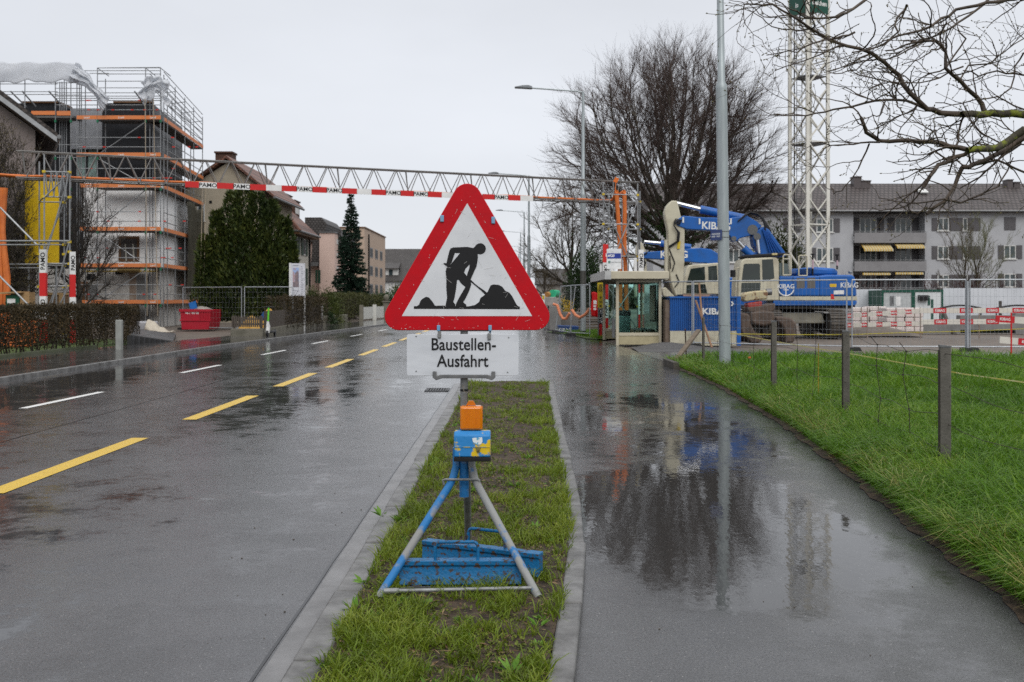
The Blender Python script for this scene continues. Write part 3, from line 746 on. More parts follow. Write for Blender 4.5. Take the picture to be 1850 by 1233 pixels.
b = MB(); b.bx((x0+.02, LY-.02, ZW(772, LY)), (x1-.02, LY+.01, ZW(742, LY))); b.build('reflector', mat('lamp_inside', (.25, .07, .01), .4), lens, world=True)
b = MB(); b.prism([(XW(842, LY), ZW(732.6, LY)), (XW(860, LY), ZW(732.6, LY)), (XW(857, LY), ZW(727, LY)), (XW(855, LY), ZW(724, LY)), (XW(847, LY), ZW(724, LY)), (XW(845, LY), ZW(727, LY))], LY-.015, LY+.005)
b.build('hanger', mat('orange_plastic', (.55, .16, .01), .35), lamp, world=True, bevel=.002)
b = MB(); b.tube([W(845, 728, LY), W(844, 712, LY), W(849, 708, LY), W(853, 700, LY), W(850, 690, LY+.02), W(842, 684, LY+.05)], .0022, 6); b.tube([W(856, 727, LY), W(854, 720, LY), W(847, 711, LY), W(838, 707, LY), W(836, 696, LY+.03)], .0018, 6)
b.build('wire', mat('rusty_wire', (.14, .12, .09), .5, metal=.6), lamp, world=True)
b = MB(); M_BOX = mat('scuffed_battery_box', (.025, .19, .46), .4, c2=(.60, .42, .015), scale=9, thr=(.535, .575), detail=9, bump=.12)
bx0, bx1 = XW(821.5, LY), XW(886.5, LY); bz0, bz1 = ZW(822, LY), ZW(777, LY)
b.prism([(LY-.085, bz0), (LY+.022, bz0), (LY+.022, bz1-.012), (LY+.01, bz1), (LY-.055, bz1), (LY-.080, bz1-.018)], bx0, bx1, 'x')
bb = b.build('battery_box', M_BOX, lamp, world=True, bevel=.008)
b = MB(); b.bx((bx0-.0, LY-.088, bz0-.022), (bx1+.001, LY+.024, bz0-.0005)); b.build('rubber_base', mat('black_rubber', (.012, .012, .012), .6), lamp, world=True, bevel=.003)
b = MB(); b.bx((bx0+.002, LY-.0865, bz0+.052), (bx1-.002, LY-.079, bz0+.056)); b.build('lid_seam', mat('worn_yellow_paint', (.5, .38, .03), .45, c2=(.04, .22, .45), scale=25, thr=(.45, .55)), bb, world=True)
b = MB(); c_ = Vector((XW(865, LY), LY-.0875, bz0+.035)); b.prism([(c_.x-.014, c_.z+.021), (c_.x+.014, c_.z+.021), (c_.x+.008, c_.z-.006), (c_.x, c_.z-.012), (c_.x-.008, c_.z-.006)], c_.y-.003, c_.y+.004); b.build('latch', mat('brassy_latch', (.28, .24, .10), .4, metal=.5), bb, world=True, bevel=.001)
b = MB(); b.tube([c_+Vector((0, -.0055, -.001)), c_+Vector((0, -.003, -.001))], .0035, 10); b.build('lock', M_BLACK, bb, world=True)
st = [(XW(854, LY), ZW(787.5, LY)), (XW(872, LY), ZW(786.5, LY)), (XW(872.5, LY), ZW(794, LY)), (XW(870, LY), ZW(799, LY)), (XW(862, LY), ZW(799.5, LY)), (XW(856, LY), ZW(796, LY))]
b = MB(); b.prism(st, LY-.0845, LY-.0815); b.build('sticker', mat('torn_sticker', (.66, .69, .7), .5, c2=(.10, .33, .5), scale=55, thr=(.53, .58)), bb, world=True, smooth=False)

# ---------------------------------------------------------------- two rusty blue ballast rails standing in the tripod
def ballast(label, pc, L, H_, rotz, hx, tilt=0.0):
    t = thing('ballast_weight', label, 'ballast weight', pc, rotz, 'blue ballast weights in the tripod')
    prof = [(-.045, 0), (.045, 0), (.043, .010), (.030, .030), (.026, H_-.030), (.034, H_-.022), (.034, H_), (-.034, H_), (-.034, H_-.022), (-.026, H_-.030), (-.030, .030), (-.043, .010)]
    b = MB(); b.prism(prof, -L/2, L/2, 'x'); o = b.build('rail', M_RUST, t, bevel=.003); o.rotation_euler = (0, tilt, 0)
    b = MB(); a = hx; w_ = .108; hh = .088
    b.tube([(a-w_, 0, H_-.01), (a-w_, 0, H_+hh-.02), (a-w_+.008, 0, H_+hh-.006), (a-w_+.02, 0, H_+hh), (a+w_-.02, 0, H_+hh), (a+w_-.008, 0, H_+hh-.006), (a+w_, 0, H_+hh-.02), (a+w_, 0, H_-.01)], .0085, 10)
    h_ = b.build('handle', M_RUST, t); h_.rotation_euler = (0, tilt, 0)
    b = MB(); rk = random.Random(int(L*1000))
    for i in range(17): b.tube([(a-w_+.03+i*.0095, 0, H_+hh-.0085), (a-w_+.03+i*.0095, 0, H_+hh-.013)], .0022, 5)
    if tilt == 0:
        d_ = b.build('water_drop', mat('water_drop', (.7, .72, .75), .05, trans=.6, ior=1.33), h_)
    return t
g = Gd(832, 1058, .09)
ballast('front rusty blue ballast rail, its handle hung with water drops', (XW(832, 5.06), 5.06, .058), .615, .118, R(1.2), -.02)
ballast('rear rusty blue ballast rail, its right end sticking out past the tripod leg', (-.166, 5.36, .052), .685, .118, R(-22), .03, R(.8))
# ================================================================ STREET LAMPS
M_LAMP = mat('lamp_pole_galvanised', (.36, .40, .41), .45, metal=.35, c2=(.27, .30, .31), scale=5, stretch=(3, 3, .4), bump=.05)
M_LAMPD = mat('luminaire_grey', (.22, .235, .25), .4, metal=.3)
def street_lamp(X, Y, label, h=10.0, arm=2.7, lean=0.0, full=True, z0=0.02):
    t = thing('street_lamp', label, 'street lamp', (X, Y, z0), 0, 'street lamps along the foot path')
    b = MB(); n = 18 if full else 8
    f = lambda z: (lean*z/h, 0, z)
    b.tube([f(0), f(5.72), f(5.80), f(5.88), f(h)], [.116, .112, .112, .076, .058], n); b.build('pole', M_LAMP, t)
    if full:
        b = MB(); b.tube([f(0), f(.16)], .122, 18); b.build('base_sleeve', M_BLACK, t)
    b = MB(); b.tube([f(h-.04), (lean-.25, 0, h+.02), (lean-arm+.55, 0, h+.16)], .032, 8); b.build('arm', M_LAMP, t)
    b = MB(); b.prism([(lean-arm+.6, h+.12), (lean-arm+.6, h+.21), (lean-arm+.45, h+.26), (lean-arm+.2, h+.25), (lean-arm-.12, h+.19), (lean-arm-.12, h+.16)], -.14, .14); b.build('lamp_head', M_LAMPD, t, bevel=.015)
    return t
lp = Gd(1310, 672, .02)
nl = street_lamp(lp.x, lp.y, 'nearest street lamp, thick grey pole with a small blue plate, in the meadow edge', lean=-.13)
M_BAND = mat('band_dark', (.10, .10, .09), .5, metal=.5)
b = MB()
for yy in (419, 429.5):
    z = ZW(yy, lp.y); xx = lp.x-.13*z/10; b.tube([(xx, lp.y, z-.006), (xx, lp.y, z+.006)], .118, 18)
b.build('clamp_band', M_BAND, nl, world=True)
M_BSIGN = mat('blue_enamel', (.02, .045, .17), .3, coat=.4)
b = MB(); c = W(1294, 425, lp.y-.02); rt = Matrix.Rotation(R(-52), 3, 'Z'); b.box(c, (.29, .008, .21), rt); pl = b.build('plate', M_BSIGN, nl, world=True)
b = MB()
for dz, L in ((.022, .2), (-.028, .17)):
    for i in range(7):
        if i == 3 and dz < 0: continue
        o = rt @ Vector((-.1+i*.032, -.005, dz)); b.box(c+o, (.02, .003, .034), rt)
b.build('lettering', mat('sign_letters_pale', (.55, .57, .6), .5), pl, world=True, smooth=False)
l2 = street_lamp(XW(1053.5, 41), 41.0, 'street lamp standing by the red banner, its arm above the gantry')
b = MB(); z = 2.05; b.tube([(XW(1053.5, 41), 41, z), (XW(1053.5, 41), 41, z+.6)], .12, 12); b.build('clamp_band', M_BAND, l2, world=True)
for x, Y, lb in ((955.5, 69, 'tall street lamp between the gantry beam and the warning sign'), (947, 98, 'distant street lamp with the highest arm of the far row'), (940.5, 128, 'distant street lamp, second arm down in the far row'),
                 (938, 163, 'distant street lamp, third arm down in the far row'), (936.5, 190, 'farthest small street lamp at the end of the road')):
    street_lamp(XW(x, Y), Y, lb, full=False)

# ================================================================ BUS SHELTER
M_CREAM = mat('shelter_cream_paint', (.50, .455, .345), .42, c2=(.42, .38, .285), scale=3, bump=.05)
M_SHPAN = mat('shelter_panel', (.42, .37, .23), .5, c2=(.33, .29, .18), scale=5)
M_GLASS = mat('shelter_glass', (.70, .92, .86), .04, trans=1.0, ior=1.12, c2=(.60, .83, .77))
M_ALU = mat('aluminium_fascia', (.5, .5, .49), .4, metal=.4)
sx0, sx1, sy0, sy1 = 3.36, 4.72, 31.75, 36.3; ZR = 2.12
sh = thing('bus_shelter', 'cream framed bus shelter with greenish glass walls and a flat roof', 'bus shelter', (sx0, sy0, 0))
b = MB(); b.bx((2.92, 31.35, ZR), (4.95, 36.9, ZR+.25)); rf = b.build('roof', M_CREAM, sh, world=True, bevel=.02)
b = MB(); b.bx((2.905, 31.33, ZR-.01), (2.92, 36.9, ZR+.26)); b.bx((2.905, 31.33, ZR-.01), (3.12, 31.35, ZR+.262)); b.build('fascia', M_ALU, rf, world=True)
b = MB(); b.bx((3.0, 31.5, ZR-.012), (4.85, 36.8, ZR-.002)); b.build('soffit', mat('soffit_brown', (.22, .18, .14), .6), rf, world=True)
for (x, y) in ((sx0, sy0), (sx0, sy1), (sx1, sy0), (sx1, sy1)):
    b = MB(); b.bx((x-.045, y-.045, .0), (x+.045, y+.045, ZR)); b.build('post', M_CREAM, sh, world=True, bevel=.006)
b = MB(); b.bx((sx0+.045, sy0-.03, .32), (sx1-.045, sy0+.03, .42)); b.bx((sx0+.045, sy0-.03, ZR-.1), (sx1-.045, sy0+.03, ZR)); b.bx((sx0+.045, sy1-.03, .32), (sx1-.045, sy1+.03, .42)); b.bx((sx0+.045, sy1-.03, ZR-.1), (sx1-.045, sy1+.03, ZR))
b.bx((sx1-.03, sy0+.045, .32), (sx1+.03, sy1-.045, .42)); b.bx((sx1-.03, sy0+.045, ZR-.1), (sx1+.03, sy1-.045, ZR)); b.build('rail', M_CREAM, sh, world=True)
for a, e in (((sx0+.045, sy0-.012, .04), (sx1-.045, sy0+.012, .32)), ((sx0+.045, sy1-.012, .04), (sx1-.045, sy1+.012, .32)), ((sx1-.012, sy0+.045, .04), (sx1+.012, sy1-.045, .32))):
    b = MB(); b.bx(a, e); b.build('panel', M_SHPAN, sh, world=True)
for a, e in (((sx0+.045, sy0-.004, .42), (sx1-.045, sy0+.004, ZR-.1)), ((sx0+.045, sy1-.004, .42), (sx1-.045, sy1+.004, ZR-.1)), ((sx1-.004, sy0+.045, .42), (sx1+.004, sy1-.045, ZR-.1))):
    b = MB(); b.bx(a, e); b.build('glass_pane', M_GLASS, sh, world=True, smooth=False)
b = MB(); b.bx((sx1-.55, sy1-1.6, .45), (sx1-.08, sy0+.5, .49)); b.bx((sx1-.5, sy0+.6, .0), (sx1-.44, sy0+.66, .45)); b.bx((sx1-.5, sy1-1.8, 0), (sx1-.44, sy1-1.74, .45)); b.build('bench', mat('bench_green_grey', (.2, .24, .22), .5), sh, world=True)
b = MB(); b.bx((sx1-.07, sy0+.6, .75), (sx1-.035, sy0+1.9, 1.95)); tb = b.build('timetable_case', mat('dark_frame', (.05, .055, .05), .5), sh, world=True)
b = MB(); b.bx((sx1-.076, sy0+.66, .8), (sx1-.0705, sy0+1.84, 1.9)); b.build('timetable', mat('timetable_paper', (.5, .47, .33), .6, c2=(.35, .36, .3), scale=3), tb, world=True)
b = MB(); b.bx((sx0-.13, sy0+.12, .25), (sx0-.06, sy0+.45, .85)); b.build('info_box', M_DGREY, sh, world=True)
t = thing('litter_bin', 'pale green litter bin inside the bus shelter', 'litter bin', (3.62, 32.6, .0)); b = MB(); b.bx((3.48, 32.4, .05), (3.86, 32.8, .95)); b.build('body', mat('pale_green_paint', (.30, .52, .48), .5), t, world=True, bevel=.02)
b = MB(); b.bx((3.47, 32.39, .95), (3.87, 32.81, 1.12)); b.build('lid', mat('bin_lid', (.10, .12, .12), .5), t, world=True, bevel=.03)
# stop sign on top
t = thing('stop_sign', 'white bus stop sign with a blue stripe reading Letzi, above the shelter roof', 'bus stop sign', (XW(1109, 32.6), 32.6, 0))
b = MB(); yS = 32.6; b.bx((XW(1096, yS), yS-.02, ZW(486.5, yS)), (XW(1122.5, yS), yS+.02, ZW(450, yS))); sp_ = b.build('sign_face', mat('sign_face_white', (.68, .70, .73), .4), t, world=True, bevel=.004)
b = MB(); b.bx((XW(1097, yS), yS-.026, ZW(467.5, yS)), (XW(1121.8, yS), yS-.0205, ZW(458, yS))); b.build('stripe', mat('sign_blue', (.02, .045, .28), .4), sp_, world=True)
text('Letzi', .15, mat('letters_white', (.8, .8, .8), .4), sp_, (XW(1102, yS), yS-.029, ZW(464.2, yS)), bold=.003)
b = MB(); b.bx((XW(1098.6, yS), yS-.026, ZW(476, yS)), (XW(1102.5, yS), yS-.0205, ZW(471.5, yS))); b.build('emblem', mat('emblem_green', (.10, .22, .19), .5), sp_, world=True)
text('Zone Zentrum', .062, mat('letters_grey', (.28, .29, .31), .5), sp_, (XW(1112, yS), yS-.0255, ZW(475, yS)))
b = MB(); b.tube([(XW(1100, yS), yS+.04, 2.3), (XW(1100, yS), yS+.04, ZW(452, yS))], .03, 10); b.tube([(XW(1119, yS), yS+.04, 2.3), (XW(1119, yS), yS+.04, ZW(452, yS))], .02, 10); b.build('post', M_GALV, t, world=True)

# ================================================================ CABLE GANTRY ACROSS THE ROAD
M_TUBE = mat('scaffold_tube', (.30, .31, .32), .45, metal=.5, c2=(.20, .205, .21), scale=3)
M_TRUSS = mat('dull_aluminium_truss', (.17, .165, .16), .5, metal=.4, c2=(.11, .105, .10), scale=3)
M_ORANGE = mat('orange_conduit', (.62, .17, .035), .5, c2=(.48, .12, .03), scale=4)
M_BRED = mat('board_red', (.55, .02, .02), .4, c2=(.47, .02, .02), scale=3)
M_BWHITE = mat('board_white', (.74, .74, .73), .4, c2=(.6, .6, .59), scale=3)
M_COUP = mat('yellow_coupler', (.62, .45, .03), .5)
def tz(px, py, X=None):   # gantry plane: Y = 38.4 + .41 X
    r_ = (px-HX)/F; Y = 38.4/(1-.41*r_); return Y
Lp = Vector((-15.6, 38.4-.41*15.6, 0)); Rp = Vector((4.75, 38.4+.41*4.75, 0)); ax = (Rp-Lp).normalized(); nr = Vector((-ax.y, ax.x, 0)); LEN = (Rp-Lp).length
ZB, ZT, HWd = 5.36, 6.22, .30
ga = thing('cable_gantry', 'long lattice gantry carrying orange cables across the road on scaffold towers', 'cable gantry', (Lp.x, Lp.y, 0))
def gp(s, z, o=0.0): return Lp+ax*s+nr*o+Vector((0, 0, z))
for o, z in ((-HWd, ZB), (HWd, ZB), (-HWd*.0-.14, ZT), (.14, ZT)):
    b = MB(); b.tube([gp(-.3, z, o), gp(LEN+.4, z, o)], .026, 8); b.build('chord', M_TRUSS, ga, world=True)
nb = 26; st_ = LEN/nb
for i in range(nb):
    s0 = i*st_
    for o, ot in ((-HWd, -.14), (HWd, .14)):
        b = MB(); b.tube([gp(s0, ZB, o), gp(s0+st_*.46, ZT, ot)], .0165, 6); b.tube([gp(s0+st_*.54, ZT, ot), gp(s0+st_, ZB, o)], .0165, 6)
        b.build('brace', M_TRUSS, ga, world=True)
b = MB()
for i in range(nb+1):
    b.tube([gp(i*st_, ZB, -HWd), gp(i*st_, ZB, HWd)], .013, 6)
    if i < nb: b.tube([gp(i*st_+st_*.5, ZT, -.14), gp(i*st_+st_*.5, ZT, .14)], .013, 6)
b.build('cross_tie', M_TRUSS, ga, world=True)
for i in range(0, nb+1, 3):
    b = MB(); b.tube([gp(i*st_-.02, ZB, -.14), gp(i*st_-.10, ZT, -.14)], .017, 6); b.tube([gp(i*st_-.02, ZB, -.14), gp(i*st_-.13, ZT, -.14)], .017, 6); b.build('post_brace', M_TRUSS, ga, world=True)
b = MB(); rk = random.Random(2)
for j in range(5):
    o = -.22+j*.10; b.tube([gp(-1+k_*.8, ZB+.045+rk.uniform(0, .05), o+rk.uniform(-.02, .02)) for k_ in range(int((LEN+1)/.8)+1)], .035, 8)
cab_ = b.build('cable_bundle', M_ORANGE); tag(cab_, 'bundle of orange cable pipes lying along the bottom of the gantry', 'cables')
# red and white boards along the front
segs_ = [('r', 333, 358), ('P', 358, 390), ('r', 390, 420), ('P', 420, 449), ('r', 449, 478), ('w', 478, 506), ('r', 506, 533), ('P', 533, 561), ('r', 561, 587), ('P', 587, 614), ('r', 614, 641), ('w', 641, 667), ('r', 667, 693), ('P', 693, 719), ('r', 719, 743), ('P', 743, 768), ('r', 768, 793), ('w', 793, 818), ('r', 818, 842), ('P', 842, 866), ('r', 866, 888), ('P', 888, 912), ('r', 912, 934), ('w', 934, 957)]
def s_of(px):
    r_ = (px-HX)/F; Y = 38.4/(1-.41*r_); return (Vector((r_*Y, Y, 0))-Lp).dot(ax)
ang = math.atan2(ax.y, ax.x)
for grp in range(6):
    sub = segs_[grp*4:grp*4+4]; b = MB(); 
    for kd, a, e in sub:
        b.k = 0 if kd == 'r' else 1
        p, q = gp(s_of(a)+.002, ZB-.005, -HWd-.035), gp(s_of(e)-.002, ZB-.005, -HWd-.035)
        if True:
            b.bar(p, q, .012, .20)
    o = b.build('warning_board', [M_BRED, M_BWHITE], ga, world=True, smooth=False)
    for kd, a, e in sub:
        if kd == 'P':
            p = gp((s_of(a)+s_of(e))/2, ZB-.065, -HWd-.043)
            text('PAMO', .19, M_BLACK, o, p, rot=(R(90), 0, ang), sx=1.12, bold=.004)
def red_white_post(b_parent, base, z0, z1, w, label_txt, yaw=0.0, flip=1):
    L = z1-z0; n = max(2, int(round(L/.75))); b = MB()
    for i in range(n):
        b.k = (i+1) % 2; b.box((base[0], base[1], z0+L*(i+.5)/n), (w, w*.6, L/n-.001), Matrix.Rotation(yaw, 3, 'Z'))
    o = b.build('warning_board', [M_BWHITE, M_BRED], b_parent, world=True, smooth=False)
    d = Vector((math.sin(yaw), -math.cos(yaw), 0))
    for i in range(n):
        if (i+1) % 2 == 0:
            p = Vector((base[0], base[1], z0+L*(i+.5)/n))+d*(w*.3+.003)
            text('PAMO', w*1.0, M_BLACK, o, (p.x+w*.36*math.cos(yaw), p.y+w*.36*math.sin(yaw), p.z), rot=(R(90), R(-90), yaw), bold=.004)
    return o
def tower(posts, levels, z1, diag, name_parent):
    for (x, y) in posts:
        b = MB(); b.tube([(x, y, 0), (x, y, z1)], .026, 8); b.build('tower_post', M_TUBE, name_parent, world=True)
    b = MB(); n = len(posts)
    for z in levels:
        for i in range(n):
            p, q = posts[i], posts[(i+1) % n]; b.tube([(p[0], p[1], z), (q[0], q[1], z)], .024, 6)
    b.build('ledger', M_TUBE, name_parent, world=True)
    b = MB()
    for (i, za, j, zb_) in diag:
        p, q = posts[i], posts[j]; b.tube([(p[0], p[1]-.05, za), (q[0], q[1]-.05, zb_)], .024, 6)
    b.build('diagonal', M_TUBE, name_parent, world=True)
    b = MB()
    for (x, y) in posts:
        for z in list(levels)+[1.2, 3.0]: b.box((x, y-.015, z), (.09, .09, .075))
    b.build('coupler', M_COUP, name_parent, world=True)
rt_posts = [(XW(1090, 38.6), 38.6), (XW(1152, 38.9), 38.9), (XW(1156, 41.6), 41.6), (XW(1099, 41.3), 41.3)]
tower(rt_posts, [.35, 2.2, 3.15, 4.4, 5.55], 6.0, [(0, 5.3, 1, 2.2), (0, 2.2, 1, 5.3), (3, .4, 2, 3.1), (0, 0.3, 1, 2.2), (0, 2.2, 1, .3), (2, 2.2, 1, 5.4)], ga)
for px, Y in ((1108, 40.2), (1124, 41.4), (1135, 41)):
    b = MB(); b.tube([(XW(px, Y), Y, 0), (XW(px, Y), Y, 6.2 if px < 1120 else 5.6)], .024, 8); b.build('tower_post', M_TUBE, ga, world=True)
b = MB()
for i in range(9): b.bx((XW(1082, 39.6), 39.5, 4.35+i*.13), (XW(1101, 39.6), 39.53, 4.38+i*.13))
b.bx((XW(1082, 39.6), 39.48, 4.3), (XW(1083, 39.6), 39.55, 5.5)); b.bx((XW(1100.5, 39.6), 39.48, 4.3), (XW(1101.5, 39.6), 39.55, 5.5)); b.build('ladder_grid', M_TUBE, ga, world=True)
b = MB(); b.bx((XW(1125, 40), 39, 3.17), (XW(1155, 40), 41, 3.22)); b.build('deck', mat('plank_grey', (.2, .18, .15), .7, scale=3, stretch=(1, 8, 8)), ga, world=True)
for px, Y in ((1094, 38.3), (1158, 38.6)): red_white_post(ga, (XW(px, Y), Y), .05, 3.6 if px < 1100 else 3.4, .2, 'PAMO')
for px in (1086, 1106, 1148):
    b = MB(); Y = 38.45; b.bx((XW(px-2.6, Y), Y-.02, ZW(497, Y)), (XW(px+2.6, Y), Y+.02, ZW(466 if px != 1086 else 478, Y))); b.build('padding', M_BWHITE, ga, world=True, bevel=.01)
b = MB(); Yc = 39.4
for k_, px in enumerate((1116, 1127)):
    top_ = W(px-2+k_*3, 352, Yc)
    b.tube([gp(LEN-.8, ZB+.05, -.1+.2*k_), top_+Vector((0, 0, .12)), top_, W(px+k_*2, 380, Yc), W(px+3-2*k_, 430, Yc), W(px+4-k_, 490, Yc), W(px+5, 560, Yc), W(px+10, 600, Yc)], .085, 8)
hs = b.build('hanging_pipe', M_ORANGE); tag(hs, 'two orange cable pipes hanging down inside the right gantry tower', 'cable pipe')
b = MB(); p = W(1111.5, 345, 39); b.tube([p, p+Vector((.02, 0, .35))], [.02, .015], 6); b.box(p+Vector((.03, 0, .42)), (.16, .05, .2), Matrix.Rotation(.5, 3, 'Y')); wl = b.build('flashing_beacon', mat('beacon_orange', (.7, .16, .02), .4)); tag(wl, 'small orange beacon on the right end of the gantry', 'beacon')
# yellow notice and red banner by the tower
t = thing('notice_board', 'tall yellow notice board with dark print beside the bus shelter', 'notice board', (XW(1084, 37.4), 37.4, 0))
Yn = 37.4; b = MB(); b.bx((XW(1079.5, Yn), Yn-.01, ZW(556, Yn)), (XW(1090, Yn), Yn+.01, ZW(511, Yn))); nb_ = b.build('board', mat('notice_yellow', (.62, .46, .03), .5), t, world=True)
b = MB(); rk = random.Random(8); M_PRINT = mat('dark_print', (.06, .05, .03), .6)
for i in range(6): b.bx((XW(1081.5+i*1.15, Yn), Yn-.013, ZW(529-rk.random()*3, Yn)), (XW(1082.2+i*1.15, Yn), Yn-.0105, ZW(513.5, Yn)))
b.prism([(XW(1083, Yn), ZW(536, Yn)), (XW(1087, Yn), ZW(536, Yn)), (XW(1085, Yn), ZW(541, Yn))], Yn-.013, Yn-.0105)
for i, yy in enumerate((544, 546.5, 551, 553)): b.bx((XW(1082.7, Yn), Yn-.013, ZW(yy+1.3, Yn)), (XW(1087.4, Yn), Yn-.0105, ZW(yy, Yn)))
b.build('lettering', M_PRINT, nb_, world=True, smooth=False)
b = MB(); b.bx((XW(1080, Yn), Yn+.012, 0), (XW(1082, Yn), Yn+.05, 2.0)); b.bx((XW(1088, Yn), Yn+.012, 0), (XW(1089.5, Yn), Yn+.05, 2.0)); b.build('post', M_DGREY, t, world=True)
b = MB()
for i, (za, zb_) in enumerate(((.0, .32), (.32, .75), (.75, 1.1))):
    b.k = i % 2; b.bx((XW(1081.5, 37.5), 37.43, za), (XW(1088, 37.5), 37.47, zb_-.002))
red_white_post(t, (XW(1085, 37.55), 37.55), .02, 1.1, .2, '')
def banner(name, label, x0, y0, x1, y1, Y, m, amp=.05):
    t = thing(name, label, 'banner', (XW(x0, Y), Y, 0)); nx_, nz_ = 10, 14; vs = []; fs = []
    for j in range(nz_+1):
        for i in range(nx_+1):
            u, v = i/nx_, j/nz_
            vs.append((XW(x0+(x1-x0)*u, Y)+.02*math.sin(v*7), Y+amp*math.sin(u*9+v*2)*(.3+v), ZW(y0+(y1-y0)*v, Y)+.02*math.sin(u*5)))
    for j in range(nz_):
        for i in range(nx_): a = j*(nx_+1)+i; fs.append((a, a+1, a+nx_+2, a+nx_+1))
    b = MB(); b.add(vs, fs); o = b.build('cloth', m, t, world=True); md = o.modifiers.new('thick', 'SOLIDIFY'); md.thickness = .006
    return t, o
t, o = banner('banner', 'red banner with white lettering tied to the mobile fence', 1068.5, 528.5, 1081, 573, 39.2, mat('banner_red', (.62, .012, .015), .45))
for i, (a, e) in enumerate(((543, 550), (551.5, 555), (556.5, 560.5))):
    b = MB(); b.bx((XW(1072.3, 39.05), 39.06, ZW(e, 39.05)), (XW(1077 if i else 1078, 39.05), 39.075, ZW(a, 39.05))); b.build('lettering', M_BWHITE, o, world=True)

# ================================================================ MOBILE SITE FENCES
M_FENCE = mat('fence_galvanised', (.40, .42, .44), .45, metal=.5, c2=(.30, .32, .34), scale=4)
M_WIRE = mat('fence_wire', (.26, .275, .29), .5, metal=.4)
def fence_panel(p, q, label, h=1.98, z0=.06, step=.115, group='mobile site fence panels', lean=0.0, wr=.0026):
    p, q = Vector((*p, z0)), Vector((*q, z0)); d = (q-p); L = d.length; yaw = math.atan2(d.y, d.x)
    t = thing('site_fence', label, 'site fence', (p.x, p.y, 0), yaw, group)
    b = MB(); ly = lean
    b.tube([(0.02, 0, 0), (0.02, ly, z0+h)], .021, 8); b.tube([(L-.02, 0, 0), (L-.02, ly, z0+h)], .021, 8)
    b.tube([(.02, ly, z0+h), (L-.02, ly, z0+h)], .019, 8); b.tube([(.02, 0, z0+.08), (L-.02, 0, z0+.08)], .019, 8); b.build('frame', M_FENCE, t)
    b = MB(); n = int(L/step)
    for i in range(1, n): b.tube([(i*L/n, 0, z0+.08), (i*L/n, ly, z0+h)], wr, 3, False)
    for j in range(1, 8): b.tube([(.02, ly*j/8, z0+.08+j*(h-.08)/8), (L-.02, ly*j/8, z0+.08+j*(h-.08)/8)], wr, 3, False)
    b.build('wire_mesh', M_WIRE, t)
    b = MB(); 
    b.prism([(-.28, 0), (.28, 0), (.22, .11), (-.22, .11)], -.1, .1); b.build('foot', mat('recycled_rubber_foot', (.035, .035, .036), .7, bump=.2), t)
    return t
fence_panel((XW(1188, 32.6), 32.6), (XW(1251, 31.0), 31.0), 'short mobile fence panel between the shelter and the blue container', step=.14)
fence_panel((XW(1252, 30.9), 30.9), (XW(1531, 28.5), 28.5), 'long mobile fence panel in front of the excavator')
fence_panel((XW(1538, 28.5), 28.5), (XW(1746, 28.2), 28.2), 'mobile fence panel in front of the pink insulation stacks')
fence_panel((XW(1751, 28.2), 28.2), (XW(1975, 28.0), 28.0), 'mobile fence panel at the right edge in front of the white hoarding')
fence_panel((XW(1031, 40.2), 40.2), (XW(1066, 38.8), 38.8), 'mobile fence panel beside the red banner', step=.16)
fence_panel((XW(1003, 43.6), 43.6), (XW(1029, 40.3), 40.3), 'leaning mobile fence panel in front of the concrete pier', step=.16, lean=.25)
b = MB(); b.tube([(XW(1748, 28.15), 28.15, 0), (XW(1748, 28.15), 28.15, 2.0)], .035, 8)
fp = b.build('fence_post', M_FENCE); tag(fp, 'thick grey fence post with castor between the two right fence panels', 'fence post')

# ================================================================ BLUE CONTAINER
M_KBLUE = mat('site_blue_paint', (.008, .095, .36), .4, c2=(.02, .07, .20), scale=2.2, thr=(.42, .75), detail=8, coat=.15)
M_KBLUED = mat('site_blue_dusty', (.012, .095, .34), .45, c2=(.02, .075, .24), scale=2.5, stretch=(3, 3, .5))
M_KCREAM = mat('site_cream_paint', (.48, .45, .345), .45, c2=(.30, .265, .195), scale=2.5, thr=(.45, .8), detail=9)
M_KW = mat('site_white_letters', (.75, .75, .72), .4)
Yc = 31.2; t = thing('site_container', 'blue and cream corrugated site container with white lettering behind the fence', 'container', (XW(1210, Yc), Yc, 0))
x0, x1 = XW(1211, Yc), XW(1331, Yc); zb_, zm, zt_ = ZW(627, Yc), ZW(598, Yc), ZW(539, Yc)
zb_ = 0.03
b = MB(); n = 34; prof = []
for i in range(n):
    a = x0+(x1-x0)*i/n; w_ = (x1-x0)/n; prof += [(a, Yc+.03), (a+w_*.35, Yc+.03), (a+w_*.5, Yc), (a+w_*.85, Yc)]
prof += [(x1, Yc+.03), (x1, Yc+2.2), (x0, Yc+2.2)]
b.prism(prof, zm, zt_, 'z'); b.build('upper_wall', M_KBLUED, t, world=True, smooth=False)
b = MB(); b.bx((x0, Yc+.01, zb_), (x1, Yc+2.2, zm-.002)); b.build('lower_wall', M_KCREAM, t, world=True)
b = MB(); b.bx((x0-.03, Yc-.03, zt_), (x1+.02, Yc+2.23, zt_+.06)); b.bx((x1, Yc-.04, zb_), (x1+.12, Yc+.1, zt_+.06)); b.build('top_frame', M_KBLUE, t, world=True)
b = MB(); b.bx((x0-.14, Yc+.1, .1), (x0-.002, Yc+2.0, zt_-.05)); b.build('end_door', mat('brown_plywood', (.10, .07, .05), .6, c2=(.18, .14, .11), scale=3), t, world=True)
text('KIBAG', .27, M_KW, t, (XW(1294, Yc), Yc-.01, ZW(568, Yc)), bold=.008, sx=1.15)
